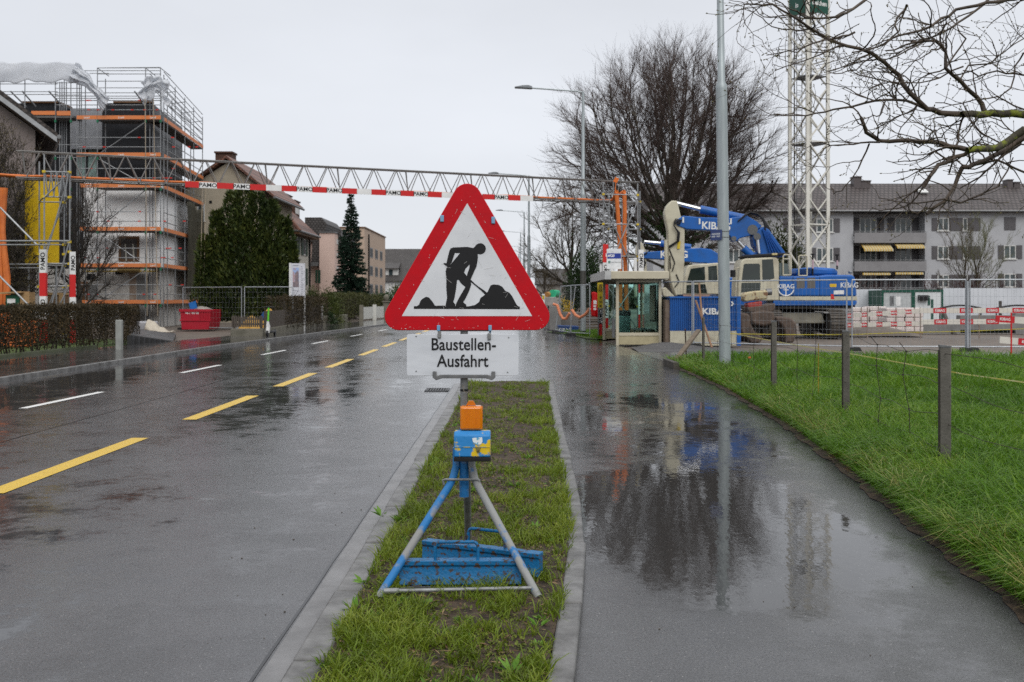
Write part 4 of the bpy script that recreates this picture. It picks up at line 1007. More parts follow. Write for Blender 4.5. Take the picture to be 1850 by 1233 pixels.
b = MB(); cx_, cz_ = XW(1322.5, Yc), ZW(549, Yc); b.prism([(cx_-.05, cz_+.07), (cx_+.0, cz_+.07), (cx_+.05, cz_), (cx_, cz_-.07), (cx_-.05, cz_-.07), (cx_, cz_)], Yc-.05, Yc-.041); b.build('arrow', M_KW, t, world=True)
b = MB(); M_CARD = mat('cardboard', (.33, .20, .13), .7, scale=2); b.prism([(XW(1241, Yc), ZW(538, Yc)), (XW(1238, Yc), ZW(532, Yc)), (XW(1290, Yc), ZW(532, Yc)), (XW(1284, Yc), ZW(538, Yc))], Yc+.5, Yc+1.6)
tag(b.build('cardboard_lid', M_CARD), 'brown cardboard sheet lying on top of the blue container', 'cardboard')
# ================================================================ EXCAVATORS
M_GLD = mat('dark_cab_glass', (.012, .018, .016), .06, spec=.8, c2=(.02, .03, .025), scale=1.5)
M_CHROME = mat('cylinder_chrome', (.75, .76, .78), .12, metal=1.0)
M_HOSE = mat('black_hose', (.012, .012, .013), .45)
M_BHOSE = mat('blue_hose', (.008, .07, .30), .4)
M_TRACK = mat('muddy_track_steel', (.11, .095, .08), .7, metal=.2, c2=(.05, .045, .04), scale=6, bump=.4, bscale=20)
M_MUD = mat('muddy_dark_steel', (.035, .032, .03), .7, c2=(.075, .065, .055), scale=3)
M_HATCH = mat('louvre_grey', (.13, .12, .11), .5, scale=30, stretch=(1, 1, 6))
M_GREY = mat('dusty_cream_frame', (.24, .225, .18), .6, c2=(.15, .14, .115), scale=2)
def A(zx, zy): return (1320+zx/6.85, 440+zy/6.85)      # reads off three enlarged crops of the photograph
def B(zx, zy): return (1040+zx/3.852, 340+zy/3.852)
def C(zx, zy): return (1300+zx/3.853, 340+zy/3.853)
YE = 38.0
ex = thing('excavator', 'big blue and cream crawler excavator with raised folded boom, side on', 'excavator', (XW(1445, YE), YE+1.5, 0))
def part(nm, m, pts, f, Y, t0, t1, par=None, bev=.03):
    b = MB(); b.pxprism([f(*p) for p in pts], Y, t0, t1); return b.build(nm, m, par or ex, world=True, bevel=bev)
body = part('engine_body', M_KBLUE, [(607, 405), (1100, 400), (1200, 388), (1500, 390), (1535, 410), (1552, 470), (1560, 560), (1565, 655), (607, 655)], A, YE, YE, YE+3.0, bev=.06)
part('stripe', M_KCREAM, [(607, 656), (1566, 656), (1566, 706), (607, 706)], A, YE, YE-.003, YE+3.003, body, .01)
part('lower_skirt', M_KBLUE, [(530, 708), (1565, 708), (1562, 745), (1540, 772), (530, 772)], A, YE, YE, YE+3.0, body, .03)
part('engine_hood', M_KBLUE, [(842, 396), (850, 335), (890, 303), (1080, 287), (1330, 305), (1365, 335), (1378, 394)], A, YE, YE+.35, YE+2.6, body, .10)
b = MB()
for i in range(8):
    p, q = A(872+i*20, 312-i*1.5), A(866+i*20, 388); b.bar((XW(p[0], YE), YE+.343, ZW(p[1], YE)), (XW(q[0], YE), YE+.343, ZW(q[1], YE)), .012, .02)
for j in range(4): p, q = A(868, 326+j*16), A(1030, 316+j*17); b.bar((XW(p[0], YE), YE+.341, ZW(p[1], YE)), (XW(q[0], YE), YE+.341, ZW(q[1], YE)), .012, .02)
b.build('hood_grille', mat('grille_dark', (.01, .03, .09), .6), body, world=True)
for a in (818, 948):
    part('louvre', M_HATCH, [(a, 428), (a+98, 425), (a+100, 553), (a, 556)], A, YE, YE-.006, YE+.002, body, 0)
b = MB()
for zx in (772, 1103): p, q = A(zx, 412), A(zx, 650); b.bx((XW(p[0], YE)-.008, YE-.004, ZW(q[1], YE)), (XW(p[0], YE)+.008, YE+.0, ZW(p[1], YE)))
b.build('panel_gap', M_BLACK, body, world=True)
part('warning_sticker', mat('sticker_yellow', (.7, .45, .02), .5), [(1226, 502), (1308, 500), (1308, 540), (1226, 541)], A, YE, YE-.007, YE-.001, body, 0)
part('sticker', M_BWHITE, [(1275, 584), (1402, 580), (1402, 628), (1275, 632)], A, YE, YE-.007, YE-.001, body, 0)
part('red_marker', M_BRED, [(1238, 628), (1270, 628), (1283, 690), (1240, 690)], A, YE, YE-.009, YE-.001, body, 0)
text('KIBAG', .23, M_KW, body, (XW(A(684, 0)[0], YE), YE-.004, ZW(A(0, 556)[1], YE)), bold=.004)
p = A(684, 600); cx_, cz_ = XW(p[0], YE), ZW(p[1], YE); b = MB()
b.tube([(cx_+.30*math.cos(t_), YE-.004, cz_+.13+.28*math.sin(t_)) for t_ in np.linspace(math.pi*1.05, math.pi*1.95, 14)], .025, 5); b.bx((cx_-.02, YE-.012, cz_-.13), (cx_+.02, YE-.001, cz_+.14)); b.bx((cx_-.1, YE-.011, cz_+.06), (cx_+.1, YE-.001, cz_+.09))
b.build('anchor_emblem', M_KW, body, world=True)
text('KIBAG', .27, M_KW, body, (XW(A(1470, 0)[0], YE), YE-.004, ZW(A(0, 545)[1], YE)), bold=.005, sx=.9)
# cab
cab2 = part('cab', M_KCREAM, [(85, 710), (92, 480), (122, 255), (142, 208), (185, 186), (520, 170), (575, 176), (600, 225), (605, 710)], A, YE, YE, YE+1.15, bev=.05)
for g_ in ([(160, 268), (176, 252), (348, 250), (362, 268), (366, 470), (136, 474)], [(134, 488), (370, 486), (366, 592), (128, 608)], [(388, 202), (524, 195), (541, 432), (394, 476)]):
    part('window', M_GLD, g_, A, YE, YE-.006, YE+.02, cab2, 0)
part('rear_window', mat('pale_cab_glass', (.12, .15, .15), .06), [(612, 238), (718, 252), (733, 388), (613, 404)], A, YE, YE+.1, YE+.14, cab2, 0)
part('roof_guard', M_HOSE, [(160, 160), (200, 142), (730, 112), (735, 130), (640, 152), (200, 182)], A, YE, YE+.02, YE+1.1, cab2, .02)
part('roof_lamp', mat('work_lamp', (.6, .5, .25), .3), [(508, 124), (572, 122), (572, 146), (508, 148)], A, YE, YE-.08, YE+.02, cab2, .01)
b = MB()
for (xa, ya, xb, yb) in ((652, 140, 748, 390), (845, 150, 948, 400), (722, 180, 818, 400)):
    q = [A(xa, yb), A(xa, ya+15), A(xa+15, ya), A(xb-15, ya), A(xb, ya+15), A(xb, yb)]; yy = YE+.02 if xa != 722 else YE+1.0
    b.tube([(XW(a, YE), yy, ZW(e, YE)) for a, e in q], .026, 8)
    b.tube([(XW(q[0][0], YE), yy, ZW(q[0][1], YE)), (XW(q[5][0], YE), yy, ZW(q[5][1], YE))], .024, 8)
q = [A(100, 300), A(62, 310), A(72, 350), A(58, 660), A(85, 672)]; b.tube([(XW(a, YE), YE-.04, ZW(e, YE)) for a, e in q], .022, 8)
b.build('handrail', M_KCREAM, ex, world=True)
for zx, za, zb_ in ((1045, 140, 395), (1350, 148, 318)):
    b = MB(); p, q = A(zx, zb_), A(zx, za); b.tube([(XW(p[0], YE), YE+.3, ZW(p[1], YE)), (XW(q[0], YE), YE+.3, ZW(q[1], YE))], .035, 8); b.cyl((XW(q[0], YE), YE+.3, ZW(q[1], YE)), .085, .05, 12); an = b.build('antenna', M_BLACK, ex, world=True)
    b = MB(); p, q = A(zx, (za+zb_)/2+40), A(zx, za+60); b.tube([(XW(p[0], YE), YE+.29, ZW(p[1], YE)), (XW(q[0], YE), YE+.29, ZW(q[1], YE))], .04, 8); b.build('sleeve', mat('pinkish_sleeve', (.5, .36, .4), .5), an, world=True)
part('rear_lamp', M_LAMPD, [(1490, 340), (1530, 338), (1535, 370), (1500, 372)], A, YE, YE+.2, YE+.4)
b = MB(); p = A(20, 370); b.tube([(XW(p[0], YE), YE-.1, ZW(p[1], YE)-.15), (XW(p[0], YE), YE-.1, ZW(p[1], YE)+.12)], .10, 10); b.build('mirror', M_BLACK, ex, world=True)
# boom, stick, rams
YB = YE+1.45
part('main_boom', M_KBLUE, [(218, 335), (240, 305), (290, 272), (330, 292), (445, 455), (445, 480), (170, 480), (165, 462), (262, 446), (228, 400)], C, YB, YB-.32, YB+.32, bev=.03)
part('front_boom', M_KBLUE, [(-312, 165), (-310, 140), (-300, 128), (-266, 102), (-150, 112), (180, 196), (215, 215), (275, 262), (242, 302), (215, 332), (130, 352), (108, 372), (85, 370), (62, 338), (-10, 305), (-245, 288), (-305, 262), (-318, 248), (-312, 200)] if False else
     [(-308, 255), (-312, 240), (-300, 222), (-262, 197), (-150, 207), (60, 212), (180, 198), (250, 238), (282, 268), (242, 302), (215, 332), (130, 352), (108, 374), (88, 370), (62, 338), (-10, 302), (-240, 290), (-300, 266)], C, YB, YB-.30, YB+.30, bev=.03)
stk = part('stick', M_KCREAM, [(613, 168), (628, 125), (662, 91), (700, 93), (722, 188), (752, 282), (750, 520), (740, 745), (690, 752), (652, 650), (636, 480), (636, 300), (618, 212)], B, YB, YB-.25, YB+.25, bev=.04)
def ram(nm, m, f, a, e, r_, Y, par=None):
    p, q = f(*a), f(*e); b = MB(); b.tube([W(p[0], p[1], Y), W(q[0], q[1], Y)], r_, 12); return b.build(nm, m, par or ex, world=True)
ram('ram_rod', M_CHROME, B, (700, 106), (872, 149), .085, YB); ram('ram_barrel', M_KBLUE, B, (866, 148), (1190, 214), .16, YB)
ram('ram_rod', M_CHROME, C, (128, 372), (178, 424), .07, YB-.5); ram('ram_barrel', M_KBLUE, C, (165, 418), (222, 470), .15, YB-.5)
ram('ram_rod', M_CHROME, C, (262, 345), (274, 455), .07, YB-.4)
b = MB(); p = C(262, 337); b.tube([W(*p, YB-.5), W(*p, YB+.4)], .14, 14); p = C(230, 290); b.tube([W(*p, YB-.36), W(*p, YB+.36)], .20, 16); p = C(100, 352); b.tube([W(*p, YB-.33), W(*p, YB+.33)], .10, 12); b.build('pivot_pin', M_DGREY, ex, world=True)
for k_ in range(6):
    b = MB(); pts = [C(128+k_*4, 232-k_*5), C(165+k_*4, 200-k_*5), C(215+k_*6, 168+k_*3), C(262+k_*8, 178+k_*6), C(300+k_*6, 215+k_*9), C(315+k_*6, 262+k_*3), C(318+k_*8, 300)]
    b.tube([W(*p, YB-.35+k_*.12) for p in pts], .034, 6); b.build('hose', M_HOSE, ex, world=True)
for k_ in range(5):
    b = MB(); b.tube([W(*C(300+k_*11, 286+k_*6), YB-.38), W(*C(322+k_*10, 350), YB-.40), W(*C(350+k_*20, 448), YB-.4)], .028, 6); b.build('hose', M_BHOSE, ex, world=True)
for k_ in range(4):
    b = MB(); b.tube([W(*B(740-k_*5, 225+k_*10), YB-.32), W(*B(695-k_*4, 215+k_*8), YB-.34), W(*B(684, 262), YB-.36), W(*B(712+k_*4, 312), YB-.36), W(*B(706+k_*4, 370), YB-.36), W(*B(650, 405+k_*4), YB-.3)], .024, 6); b.build('hose', M_HOSE, stk, world=True)
b = MB(); b.tube([W(*B(628, 360), YB-.3), W(*B(630, 640), YB-.3)], .07, 8); b.build('pipe', M_KCREAM, stk, world=True)
b = MB(); b.pxprism([B(702, 380), B(722, 372), B(716, 425), B(697, 425)], YB, YB-.30, YB-.26); b.build('yellow_tag', M_COUP, stk, world=True)
b = MB()
for (a, e) in (((652, 425), (690, 520)), ((690, 520), (672, 580)), ((700, 600), (720, 650)), ((720, 650), (690, 690)), ((655, 470), (660, 560))): b.tube([W(*B(*a), YB-.28), W(*B(*e), YB-.28)], .022, 6)
b.build('hose', M_HOSE, stk, world=True)
part('bucket_link', M_KCREAM, [(596, 700), (620, 690), (700, 770), (690, 800), (640, 790), (600, 740)], B, YB, YB-.2, YB+.2, bev=.03)
part('bucket_link', M_GREY, [(640, 880), (652, 930), (600, 1010), (585, 990)], B, YB, YB-.2, YB+.2, bev=.03)
part('coupler', M_MUD, [(600, 800), (660, 790), (700, 860), (650, 1010), (600, 1060), (585, 1000)], B, YB, YB-.3, YB+.3, bev=.03)
b = MB()
for zx, zy in ((862, 232), (1080, 232), (748, 222)): p = W(*B(zx, zy), YB-.31); b.box(p, (.06, .04, .22))
b.build('pipe_clamp', M_KW, ex, world=True)
text('KIBAG', .40, M_KW, ex, (XW(1293.5, YB-.31), YB-.305, ZW(414.5, YB-.31)), rot=(R(90), R(3), 0), bold=.008, sx=1.0)
# running gear, tracks pointing towards the road
def track(xc):
    tr = MB(); r_ = .50; half = 1.65; Yc_ = YE+1.75; per = 2*math.pi*r_+4*half; n = 42
    b = MB()
    def pos(s):
        s %= per
        if s < 2*half: return (-half+s, r_, 0)
        s -= 2*half
        if s < math.pi*r_: a = s/r_; return (half+r_*math.sin(a), r_*math.cos(a), a)
        s -= math.pi*r_
        if s < 2*half: return (half-s, -r_, math.pi)
        a = (s-2*half)/r_; return (-half-r_*math.sin(a), -r_*math.cos(a), math.pi+a)
    for i in range(n):
        y_, z_, a = pos(i*per/n); rt = Matrix.Rotation(-a, 3, 'X')
        b.box((xc, Yc_+y_, .53+z_), (.6, per/n*.86, .05), rt); b.box(Vector((xc, Yc_+y_, .53+z_))+rt @ Vector((0, .03, .035)), (.6, .02, .035), rt)
    t_ = b.build('track', M_TRACK, ex, world=True, smooth=False)
    b = MB(); b.prism([(Yc_-half, .14), (Yc_+half, .14), (Yc_+half+.2, .53), (Yc_+half, .92), (Yc_-half, .92), (Yc_-half-.2, .53)], xc-.2, xc+.2, 'x'); b.build('track_frame', M_MUD, t_, world=True)
    for yy in (-half, half):
        b = MB(); b.tube([(xc-.24, Yc_+yy, .53), (xc+.24, Yc_+yy, .53)], .42, 18); b.build('sprocket', M_MUD, t_, world=True)
for xc in (9.95, 12.36): track(xc)
b = MB(); b.bx((10.2, YE+.6, .62), (12.1, YE+2.8, .98)); b.prism([(10.25, .55), (12.06, .55), (11.9, .95), (10.4, .95)], YE+.3, YE+.6); b.build('car_body', M_GREY, ex, world=True, bevel=.03)
b = MB(); b.cyl((11.15, YE+1.6, .95), .75, .28, 24); b.bx((9.1, YE+.15, 1.12), (13.0, YE+2.9, 1.24)); b.build('slew_ring', M_MUD, ex, world=True)

# smaller-looking excavator behind
YF = 46.0
ex2 = thing('excavator', 'second blue and cream excavator, behind the big one and the container', 'excavator', (XW(1290, YF), YF+1.5, 0))
def part2(nm, m, pts, t0, t1, par=None, bev=.03):
    b = MB(); b.pxprism([B(*p) for p in pts], YF, YF+t0, YF+t1); return b.build(nm, m, par or ex2, world=True, bevel=bev)
part2('stick', M_KCREAM, [(448, 400), (458, 375), (472, 364), (488, 374), (512, 432), (522, 590), (505, 760), (440, 760), (425, 590), (440, 480)], 1.2, 1.7)
part2('boom', M_KBLUE, [(474, 462), (488, 440), (620, 430), (750, 418), (900, 408), (975, 418), (1060, 470), (1075, 640), (1010, 640), (985, 530), (940, 515), (900, 515), (620, 490), (480, 482)], 1.1, 1.7)
b = MB(); b.tube([W(*B(478, 374), YF+1.4), W(*B(596, 386), YF+1.4)], .08, 10); b.build('ram_rod', M_CHROME, ex2, world=True)
b = MB(); b.tube([W(*B(590, 385), YF+1.4), W(*B(800, 412), YF+1.4)], .15, 10); b.build('ram_barrel', M_KBLUE, ex2, world=True)
text('KIBAG', .46, M_KW, ex2, (XW(B(712, 0)[0], YF), YF+1.09, ZW(B(0, 478)[1], YF)), bold=.01)
c2_ = part2('cab', M_KCREAM, [(742, 740), (755, 640), (772, 558), (792, 536), (985, 520), (1012, 524), (1016, 740)], 0, 1.2, bev=.05)
for g_ in ([(772, 662), (800, 562), (898, 548), (902, 656)], [(922, 546), (982, 540), (988, 640), (925, 652)], [(768, 732), (772, 675), (902, 668), (915, 732)]): part2('window', M_GLD, g_, -.006, .02, c2_, 0)
part2('engine_body', M_KBLUE, [(1016, 640), (1040, 622), (1330, 622), (1345, 660), (1345, 840), (1016, 840)], 0, 3.0, bev=.06)
b = MB(); b.bx((XW(1232, YF), YF, .0), (XW(1400, YF), YF+.6, .95)); b.bx((XW(1232, YF), YF+2.3, .0), (XW(1400, YF), YF+2.9, .95)); b.build('track', M_TRACK, ex2, world=True, bevel=.2)
b = MB()
for k_ in range(3): b.tube([W(*B(500-k_*5, 446+k_*6), YF+1.05), W(*B(462-k_*3, 470), YF+1.05), W(*B(480+k_*4, 520), YF+1.05), W(*B(470, 560+k_*5), YF+1.05)], .03, 6)
b.build('hose', M_HOSE, ex2, world=True)

# ---------------------------------------------------------------- muddy grab attachment lying in front
YG = 33.5
gb = thing('excavator_grab', 'muddy grab bucket attachment with a cream ram standing on the ground', 'grab bucket', (XW(1372, YG), YG, 0))
M_GRAB = mat('mud_caked_steel', (.12, .085, .065), .75, c2=(.055, .043, .036), scale=4, bump=.6, bscale=18, detail=8)
def part3(nm, m, pts, t0, t1, bev=.03):
    b = MB(); b.pxprism([A(*p) for p in pts], YG, YG+t0, YG+t1); return b.build(nm, m, gb, world=True, bevel=bev)
part3('ram', mat('rusty_cream', (.42, .36, .22), .6, c2=(.16, .08, .04), scale=7, thr=(.52, .6)), [(142, 640), (190, 606), (300, 590), (420, 582), (450, 600), (440, 690), (300, 702), (170, 725), (145, 700)], -.2, .3, .08)
b = MB(); p, q = A(440, 605), A(505, 600); b.tube([W(*p, YG), W(*q, YG)], .11, 12); b.build('ram_end', M_DGREY, gb, world=True)
part3('red_plate', mat('faded_red', (.34, .05, .04), .6), [(190, 745), (215, 735), (370, 715), (372, 790), (200, 795)], -.22, .3)
part3('head', M_GRAB, [(185, 792), (372, 770), (525, 740), (525, 800), (500, 840), (200, 850)], -.3, .6)
part3('body', M_GRAB, [(210, 850), (360, 820), (500, 838), (520, 930), (500, 1000), (380, 1025), (235, 1005), (205, 930)], -.35, .7, .08)
part3('claw', M_GRAB, [(520, 905), (620, 905), (720, 925), (772, 985), (778, 1090), (742, 1225), (628, 1228), (640, 1100), (600, 1010), (530, 960)], -.4, .8, .06)
part3('claw', M_GRAB, [(80, 852), (180, 870), (215, 900), (215, 985), (260, 1080), (370, 1160), (330, 1228), (220, 1232), (95, 1100)], -.4, .8, .06)
part3('claw', mat('muddy_tan_steel', (.17, .12, .075), .7, c2=(.09, .065, .045), scale=2), [(75, 920), (100, 960), (200, 1110), (260, 1232), (75, 1232)], .82, 1.0, .02)
part3('leg', M_MUD, [(250, 1000), (350, 1000), (350, 1150), (250, 1150)], 0, .5)
part3('leg', M_MUD, [(400, 1010), (480, 1010), (480, 1140), (400, 1140)], 0, .5)

# ================================================================ TOWER CRANE MAST
M_CR = mat('crane_white_paint', (.66, .65, .60), .45, c2=(.55, .53, .47), scale=1.2)
YK = 58.0; kx = YK/F
cr = thing('tower_crane', 'white lattice tower crane mast rising behind the excavators', 'crane', (XW(1468, YK), YK, 0))
th = math.atan2(20, 43); s_ = math.hypot(20, 43)*kx
cF = Vector((XW(1459, YK), YK, 0)); eR = Vector((math.cos(th), math.sin(th), 0))*s_; eL = Vector((-math.sin(th), math.cos(th), 0))*s_
cor = [cF, cF+eR, cF+eR+eL, cF+eL]
for c_ in cor:
    b = MB(); b.bar(c_+Vector((0, 0, 1.0)), c_+Vector((0, 0, 27)), .19, .19); b.build('leg', M_CR, cr, world=True, smooth=False)
zs = np.arange(1.0, 27, 1.62)
for i in range(len(zs)-1):
    b = MB()
    for k_ in range(4):
        p, q = cor[k_], cor[(k_+1) % 4]; a, e = zs[i], zs[i+1]
        if i % 2: p, q = q, p
        b.bar(p+Vector((0, 0, a)), q+Vector((0, 0, e)), .075, .075)
        if i % 3 == 0: b.bar(p+Vector((0, 0, a)), q+Vector((0, 0, a)), .07, .07)
        b.bar(p+Vector((0, 0, e)), (p+q)/2+Vector((0, 0, (a+e)/2)), .055, .055)
    b.build('bracing', M_CR, cr, world=True, smooth=False)
cm = (cor[0]+cor[2])/2
for yy in (135, 258, 378, 12):
    z = ZW(yy, YK); b = MB(); pts = [cm+(c_-cm)*.9 for c_ in cor]; b.add([(p.x, p.y, z) for p in pts]+[(p.x, p.y, z+.07) for p in pts], [(3, 2, 1, 0), (4, 5, 6, 7), (0, 1, 5, 4), (1, 2, 6, 5), (2, 3, 7, 6), (3, 0, 4, 7)]); b.build('platform', M_DGREY, cr, world=True, smooth=False)
b = MB(); lc = cm+eL*.28-eR*.22; 
for o in (-.2, .2): b.tube([lc+eR.normalized()*o+Vector((0, 0, 1)), lc+eR.normalized()*o+Vector((0, 0, 26))], .022, 5)
for i in range(83): b.tube([lc-eR.normalized()*.2+Vector((0, 0, 1+i*.3)), lc+eR.normalized()*.2+Vector((0, 0, 1+i*.3))], .014, 4)
for i in range(28): 
    b.tube([lc+Vector((.33*math.cos(a), .33*math.sin(a)-.2, 2+i*.9)) for a in np.linspace(0, 6.28, 9)], .014, 4, False)
b.build('ladder', M_DGREY, cr, world=True)
b = MB(); b.tube([lc+Vector((-.3, 0, 1)), lc+Vector((-.3, 0, 26))], .035, 6); b.build('cable', M_BLACK, cr, world=True)
M_GREEN = mat('crane_sign_green', (.012, .075, .05), .4)
zb_ = ZW(22, YK)
for (p, q, nm) in ((cor[0], cor[1], 'r'), (cor[3], cor[0], 'l')):
    b = MB(); d = (q-p).normalized(); nn = Vector((d.y, -d.x, 0)); b.bar(p+d*.1+nn*.12+Vector((0, 0, zb_+1.0)), q-d*.1+nn*.12+Vector((0, 0, zb_+1.0)), .03, 2.0); so = b.build('sign_board', M_GREEN, cr, world=True, smooth=False)
    yaw = math.atan2(d.y, d.x)
    text('Ineichen' if nm == 'r' else 'In', .38, M_KW, so, (p+q)/2+nn*.14+Vector((0, 0, zb_+.45)), rot=(R(90), 0, yaw), sx=.86, bold=.012)
b = MB(); b.bx((cor[0].x-2.2, YK-1.2, -.2), (cor[0].x+3, YK+3.2, 1.0)); b.build('foundation', mat('concrete', (.3, .29, .28), .8, scale=2), cr, world=True)
# ================================================================ APARTMENT BLOCK ON THE RIGHT
YA = 101.0
M_AWALL = mat('grey_render', (.40, .405, .42), .8, c2=(.34, .345, .36), scale=.6, bump=.1, bscale=8)
M_ASH = mat('shutter_grey', (.085, .08, .085), .6, c2=(.11, .105, .11), scale=20, stretch=(1, 1, 8))
M_AFR = mat('window_frame_white', (.62, .62, .60), .5)
M_AGL = mat('window_glass_dark', (.035, .05, .055), .05, spec=.7, c2=(.10, .12, .12), scale=.5, thr=(.45, .6))
M_APAR = mat('balcony_grey', (.24, .235, .24), .7, c2=(.20, .195, .2), scale=1.5)
M_DARKIN = mat('recess_shade', (.10, .10, .105), .8)
def tile_mat(name, c, c2, sx, sy):
    """roof tiles: rows and columns from two sine waves"""
    m = mat(name, c, .55, c2=c2, scale=1.2); n = m.node_tree.nodes; l = m.node_tree.links; b = n['Principled BSDF']
    t = n.new('ShaderNodeTexCoord'); br = n.new('ShaderNodeTexBrick'); mp_ = n.new('ShaderNodeMapping')
    mp_.inputs['Scale'].default_value = (sx, sy, sy); l.new(t.outputs['Object'], mp_.inputs[0])
    sx_ = n.new('ShaderNodeSeparateXYZ'); cb = n.new('ShaderNodeCombineXYZ'); l.new(mp_.outputs[0], sx_.inputs[0])
    ad = n.new('ShaderNodeMath'); ad.operation = 'ADD'; l.new(sx_.outputs[0], ad.inputs[0])
    l.new(sx_.outputs[0], cb.inputs[0]); l.new(sx_.outputs[2], cb.inputs[1])
    l.new(cb.outputs[0], br.inputs['Vector']); br.inputs['Scale'].default_value = 1.0; br.inputs['Mortar Size'].default_value = .09
    br.inputs['Brick Width'].default_value = .5; br.inputs['Row Height'].default_value = .5
    src = b.inputs['Base Color'].links[0].from_socket
    mx_ = n.new('ShaderNodeMix'); mx_.data_type = 'RGBA'; mx_.blend_type = 'MULTIPLY'; mx_.inputs[0].default_value = 1
    br.inputs['Color1'].default_value = (1, 1, 1, 1); br.inputs['Color2'].default_value = (.75, .75, .75, 1); br.inputs['Mortar'].default_value = (.35, .35, .35, 1)
    l.new(src, mx_.inputs[6]); l.new(br.outputs[0], mx_.inputs[7]); l.new(mx_.outputs[2], b.inputs['Base Color'])
    return m
M_ATILE = tile_mat('dark_roof_tiles', (.105, .088, .085), (.075, .062, .06), 1.15, 1.6)
ab = thing('apartment_block', 'long grey apartment block with dark tiled roof, balconies and yellow striped awnings', 'apartment block', (XW(1500, YA), YA, 0))
xL, xR = XW(1180, YA), XW(2000, YA); zE = ZW(383, YA); zR = ZW(333, YA+6)
bays = [(1541.5, 1671)]
b = MB()   # facade with the balcony bay left open
b.bx((xL, YA, -.3), (XW(1541.5, YA), YA+11, zE)); b.bx((XW(1671, YA), YA, -.3), (xR, YA+11, zE)); b.bx((XW(1541.5, YA), YA+1.6, -.3), (XW(1671, YA), YA+11, zE))
b.build('wall', M_AWALL, ab, world=True, smooth=False)
b = MB(); oh = .7
b.prism([(YA-oh, zE-.05), (YA-oh, zE+.12), (YA+5.5, zR), (YA+11+oh, zE+.12), (YA+11+oh, zE-.05)], xL-.6, xR+.6, 'x'); rf = b.build('roof', M_ATILE, ab, world=True, smooth=False)
b = MB(); b.tube([(xL-.6, YA-oh-.06, zE+.02), (xR+.6, YA-oh-.06, zE+.02)], .09, 8); b.build('gutter', M_DGREY, rf, world=True)
for x0, x1, y0 in ((1540, 1553.5, 320), (1553.8, 1570, 327.5), (1816, 1826, 325.5), (1828, 1839, 330)):
    b = MB(); Yr = YA+5.0; b.bx((XW(x0, Yr), Yr-.5, zR-1.2), (XW(x1, Yr), Yr+.6, ZW(y0, Yr))); b.bx((XW(x0-.8, Yr), Yr-.6, ZW(y0+1.5, Yr)), (XW(x1+.8, Yr), Yr+.7, ZW(y0-.3, Yr))); b.build('chimney', mat('chimney_sheet', (.10, .085, .085), .5), rf, world=True, smooth=False)
b = MB(); b.box((XW(1664, YA+3.5), YA+3.2, zE+2.45), (1.0, 1.0, .12), Matrix.Rotation(.45, 3, 'X')); b.build('skylight', M_AFR, rf, world=True)
def win(par, Y, x0, x1, y0, y1, mull=1, sill=True, frame=M_AFR, glass=M_AGL, d=.0, fw=.09):
    X0, X1, Z0, Z1 = XW(x0, Y), XW(x1, Y), ZW(y1, Y), ZW(y0, Y)
    b = MB(); yf = Y-.03-d
    b.bx((X0, yf, Z0), (X0+fw, Y+.05-d, Z1)); b.bx((X1-fw, yf, Z0), (X1, Y+.05-d, Z1)); b.bx((X0+fw, yf, Z0), (X1-fw, Y+.05-d, Z0+fw)); b.bx((X0+fw, yf, Z1-fw), (X1-fw, Y+.05-d, Z1))
    for i in range(mull): xm = X0+(X1-X0)*(i+1)/(mull+1); b.bx((xm-fw*.6, yf+.003, Z0+fw), (xm+fw*.6, Y+.05-d, Z1-fw))
    o = b.build('window', frame, par, world=True, smooth=False)
    b = MB(); b.bx((X0+fw, Y-.008-d, Z0+fw), (X1-fw, Y-.002-d, Z1-fw)); b.build('pane', glass, o, world=True, smooth=False)
    if sill: b = MB(); b.bx((X0-.1, Y-.14-d, Z0-.09), (X1+.1, Y-.001-d, Z0-.003)); b.build('sill', frame, o, world=True, smooth=False)
    return o
def shut(par, Y, x0, x1, y0, y1, m=M_ASH):
    b = MB(); X0, X1, Z0, Z1 = XW(x0, Y), XW(x1, Y), ZW(y1, Y), ZW(y0, Y); b.bx((X0, Y-.07, Z0), (X1, Y-.012, Z1))
    n = int((Z1-Z0)/.12)
    for i in range(n): b.bx((X0+.06, Y-.085, Z0+.06+i*.12), (X1-.06, Y-.0705, Z0+.11+i*.12))
    return b.build('shutter', m, par, world=True, smooth=False)
def D(zx, zy): return (1530+zx/3.244, 300+zy/3.244)
for r0, r1 in ((305, 380), (470, 546), (638, 712)):
    for s0, s1 in ((497, 529), (599, 640), (641, 678), (708, 782)): (x0, y0), (x1, y1) = D(s0, r0), D(s1, r1); shut(ab, YA, x0, x1, y0, y1)
    for s0, s1, mu in ((531, 597, 1), (679, 707, 0)): (x0, y0), (x1, y1) = D(s0, r0), D(s1, r1); win(ab, YA, x0, x1, y0, y1, mu)
(x0, y0), (x1, y1) = D(922, 300), D(988, 376); shut(ab, YA, x0, (x0+x1)/2, y0, y1); shut(ab, YA, (x0+x1)/2, x1, y0, y1)
for r0, r1 in ((465, 545), (632, 710)):
    (x0, y0), (x1, y1) = D(885, r0), D(919, r1); shut(ab, YA, x0, x1, y0, y1); (x0, y0), (x1, y1) = D(992, r0), D(1026, r1); shut(ab, YA, x0, x1, y0, y1)
    (x0, y0), (x1, y1) = D(920, r0), D(990, r1); win(ab, YA, x0, x1, y0, y1)
for r0, r1 in ((310, 386), (472, 548), (638, 712)):
    for s0, s1, w0, w1 in ((1130, 1170, 1172, 1236),):
        (x0, y0), (x1, y1) = D(s0, r0), D(s1, r1); shut(ab, YA, x0, x1, y0, y1); (x0, y0), (x1, y1) = D(w0, r0), D(w1, r1); win(ab, YA, x0, x1, y0, y1)
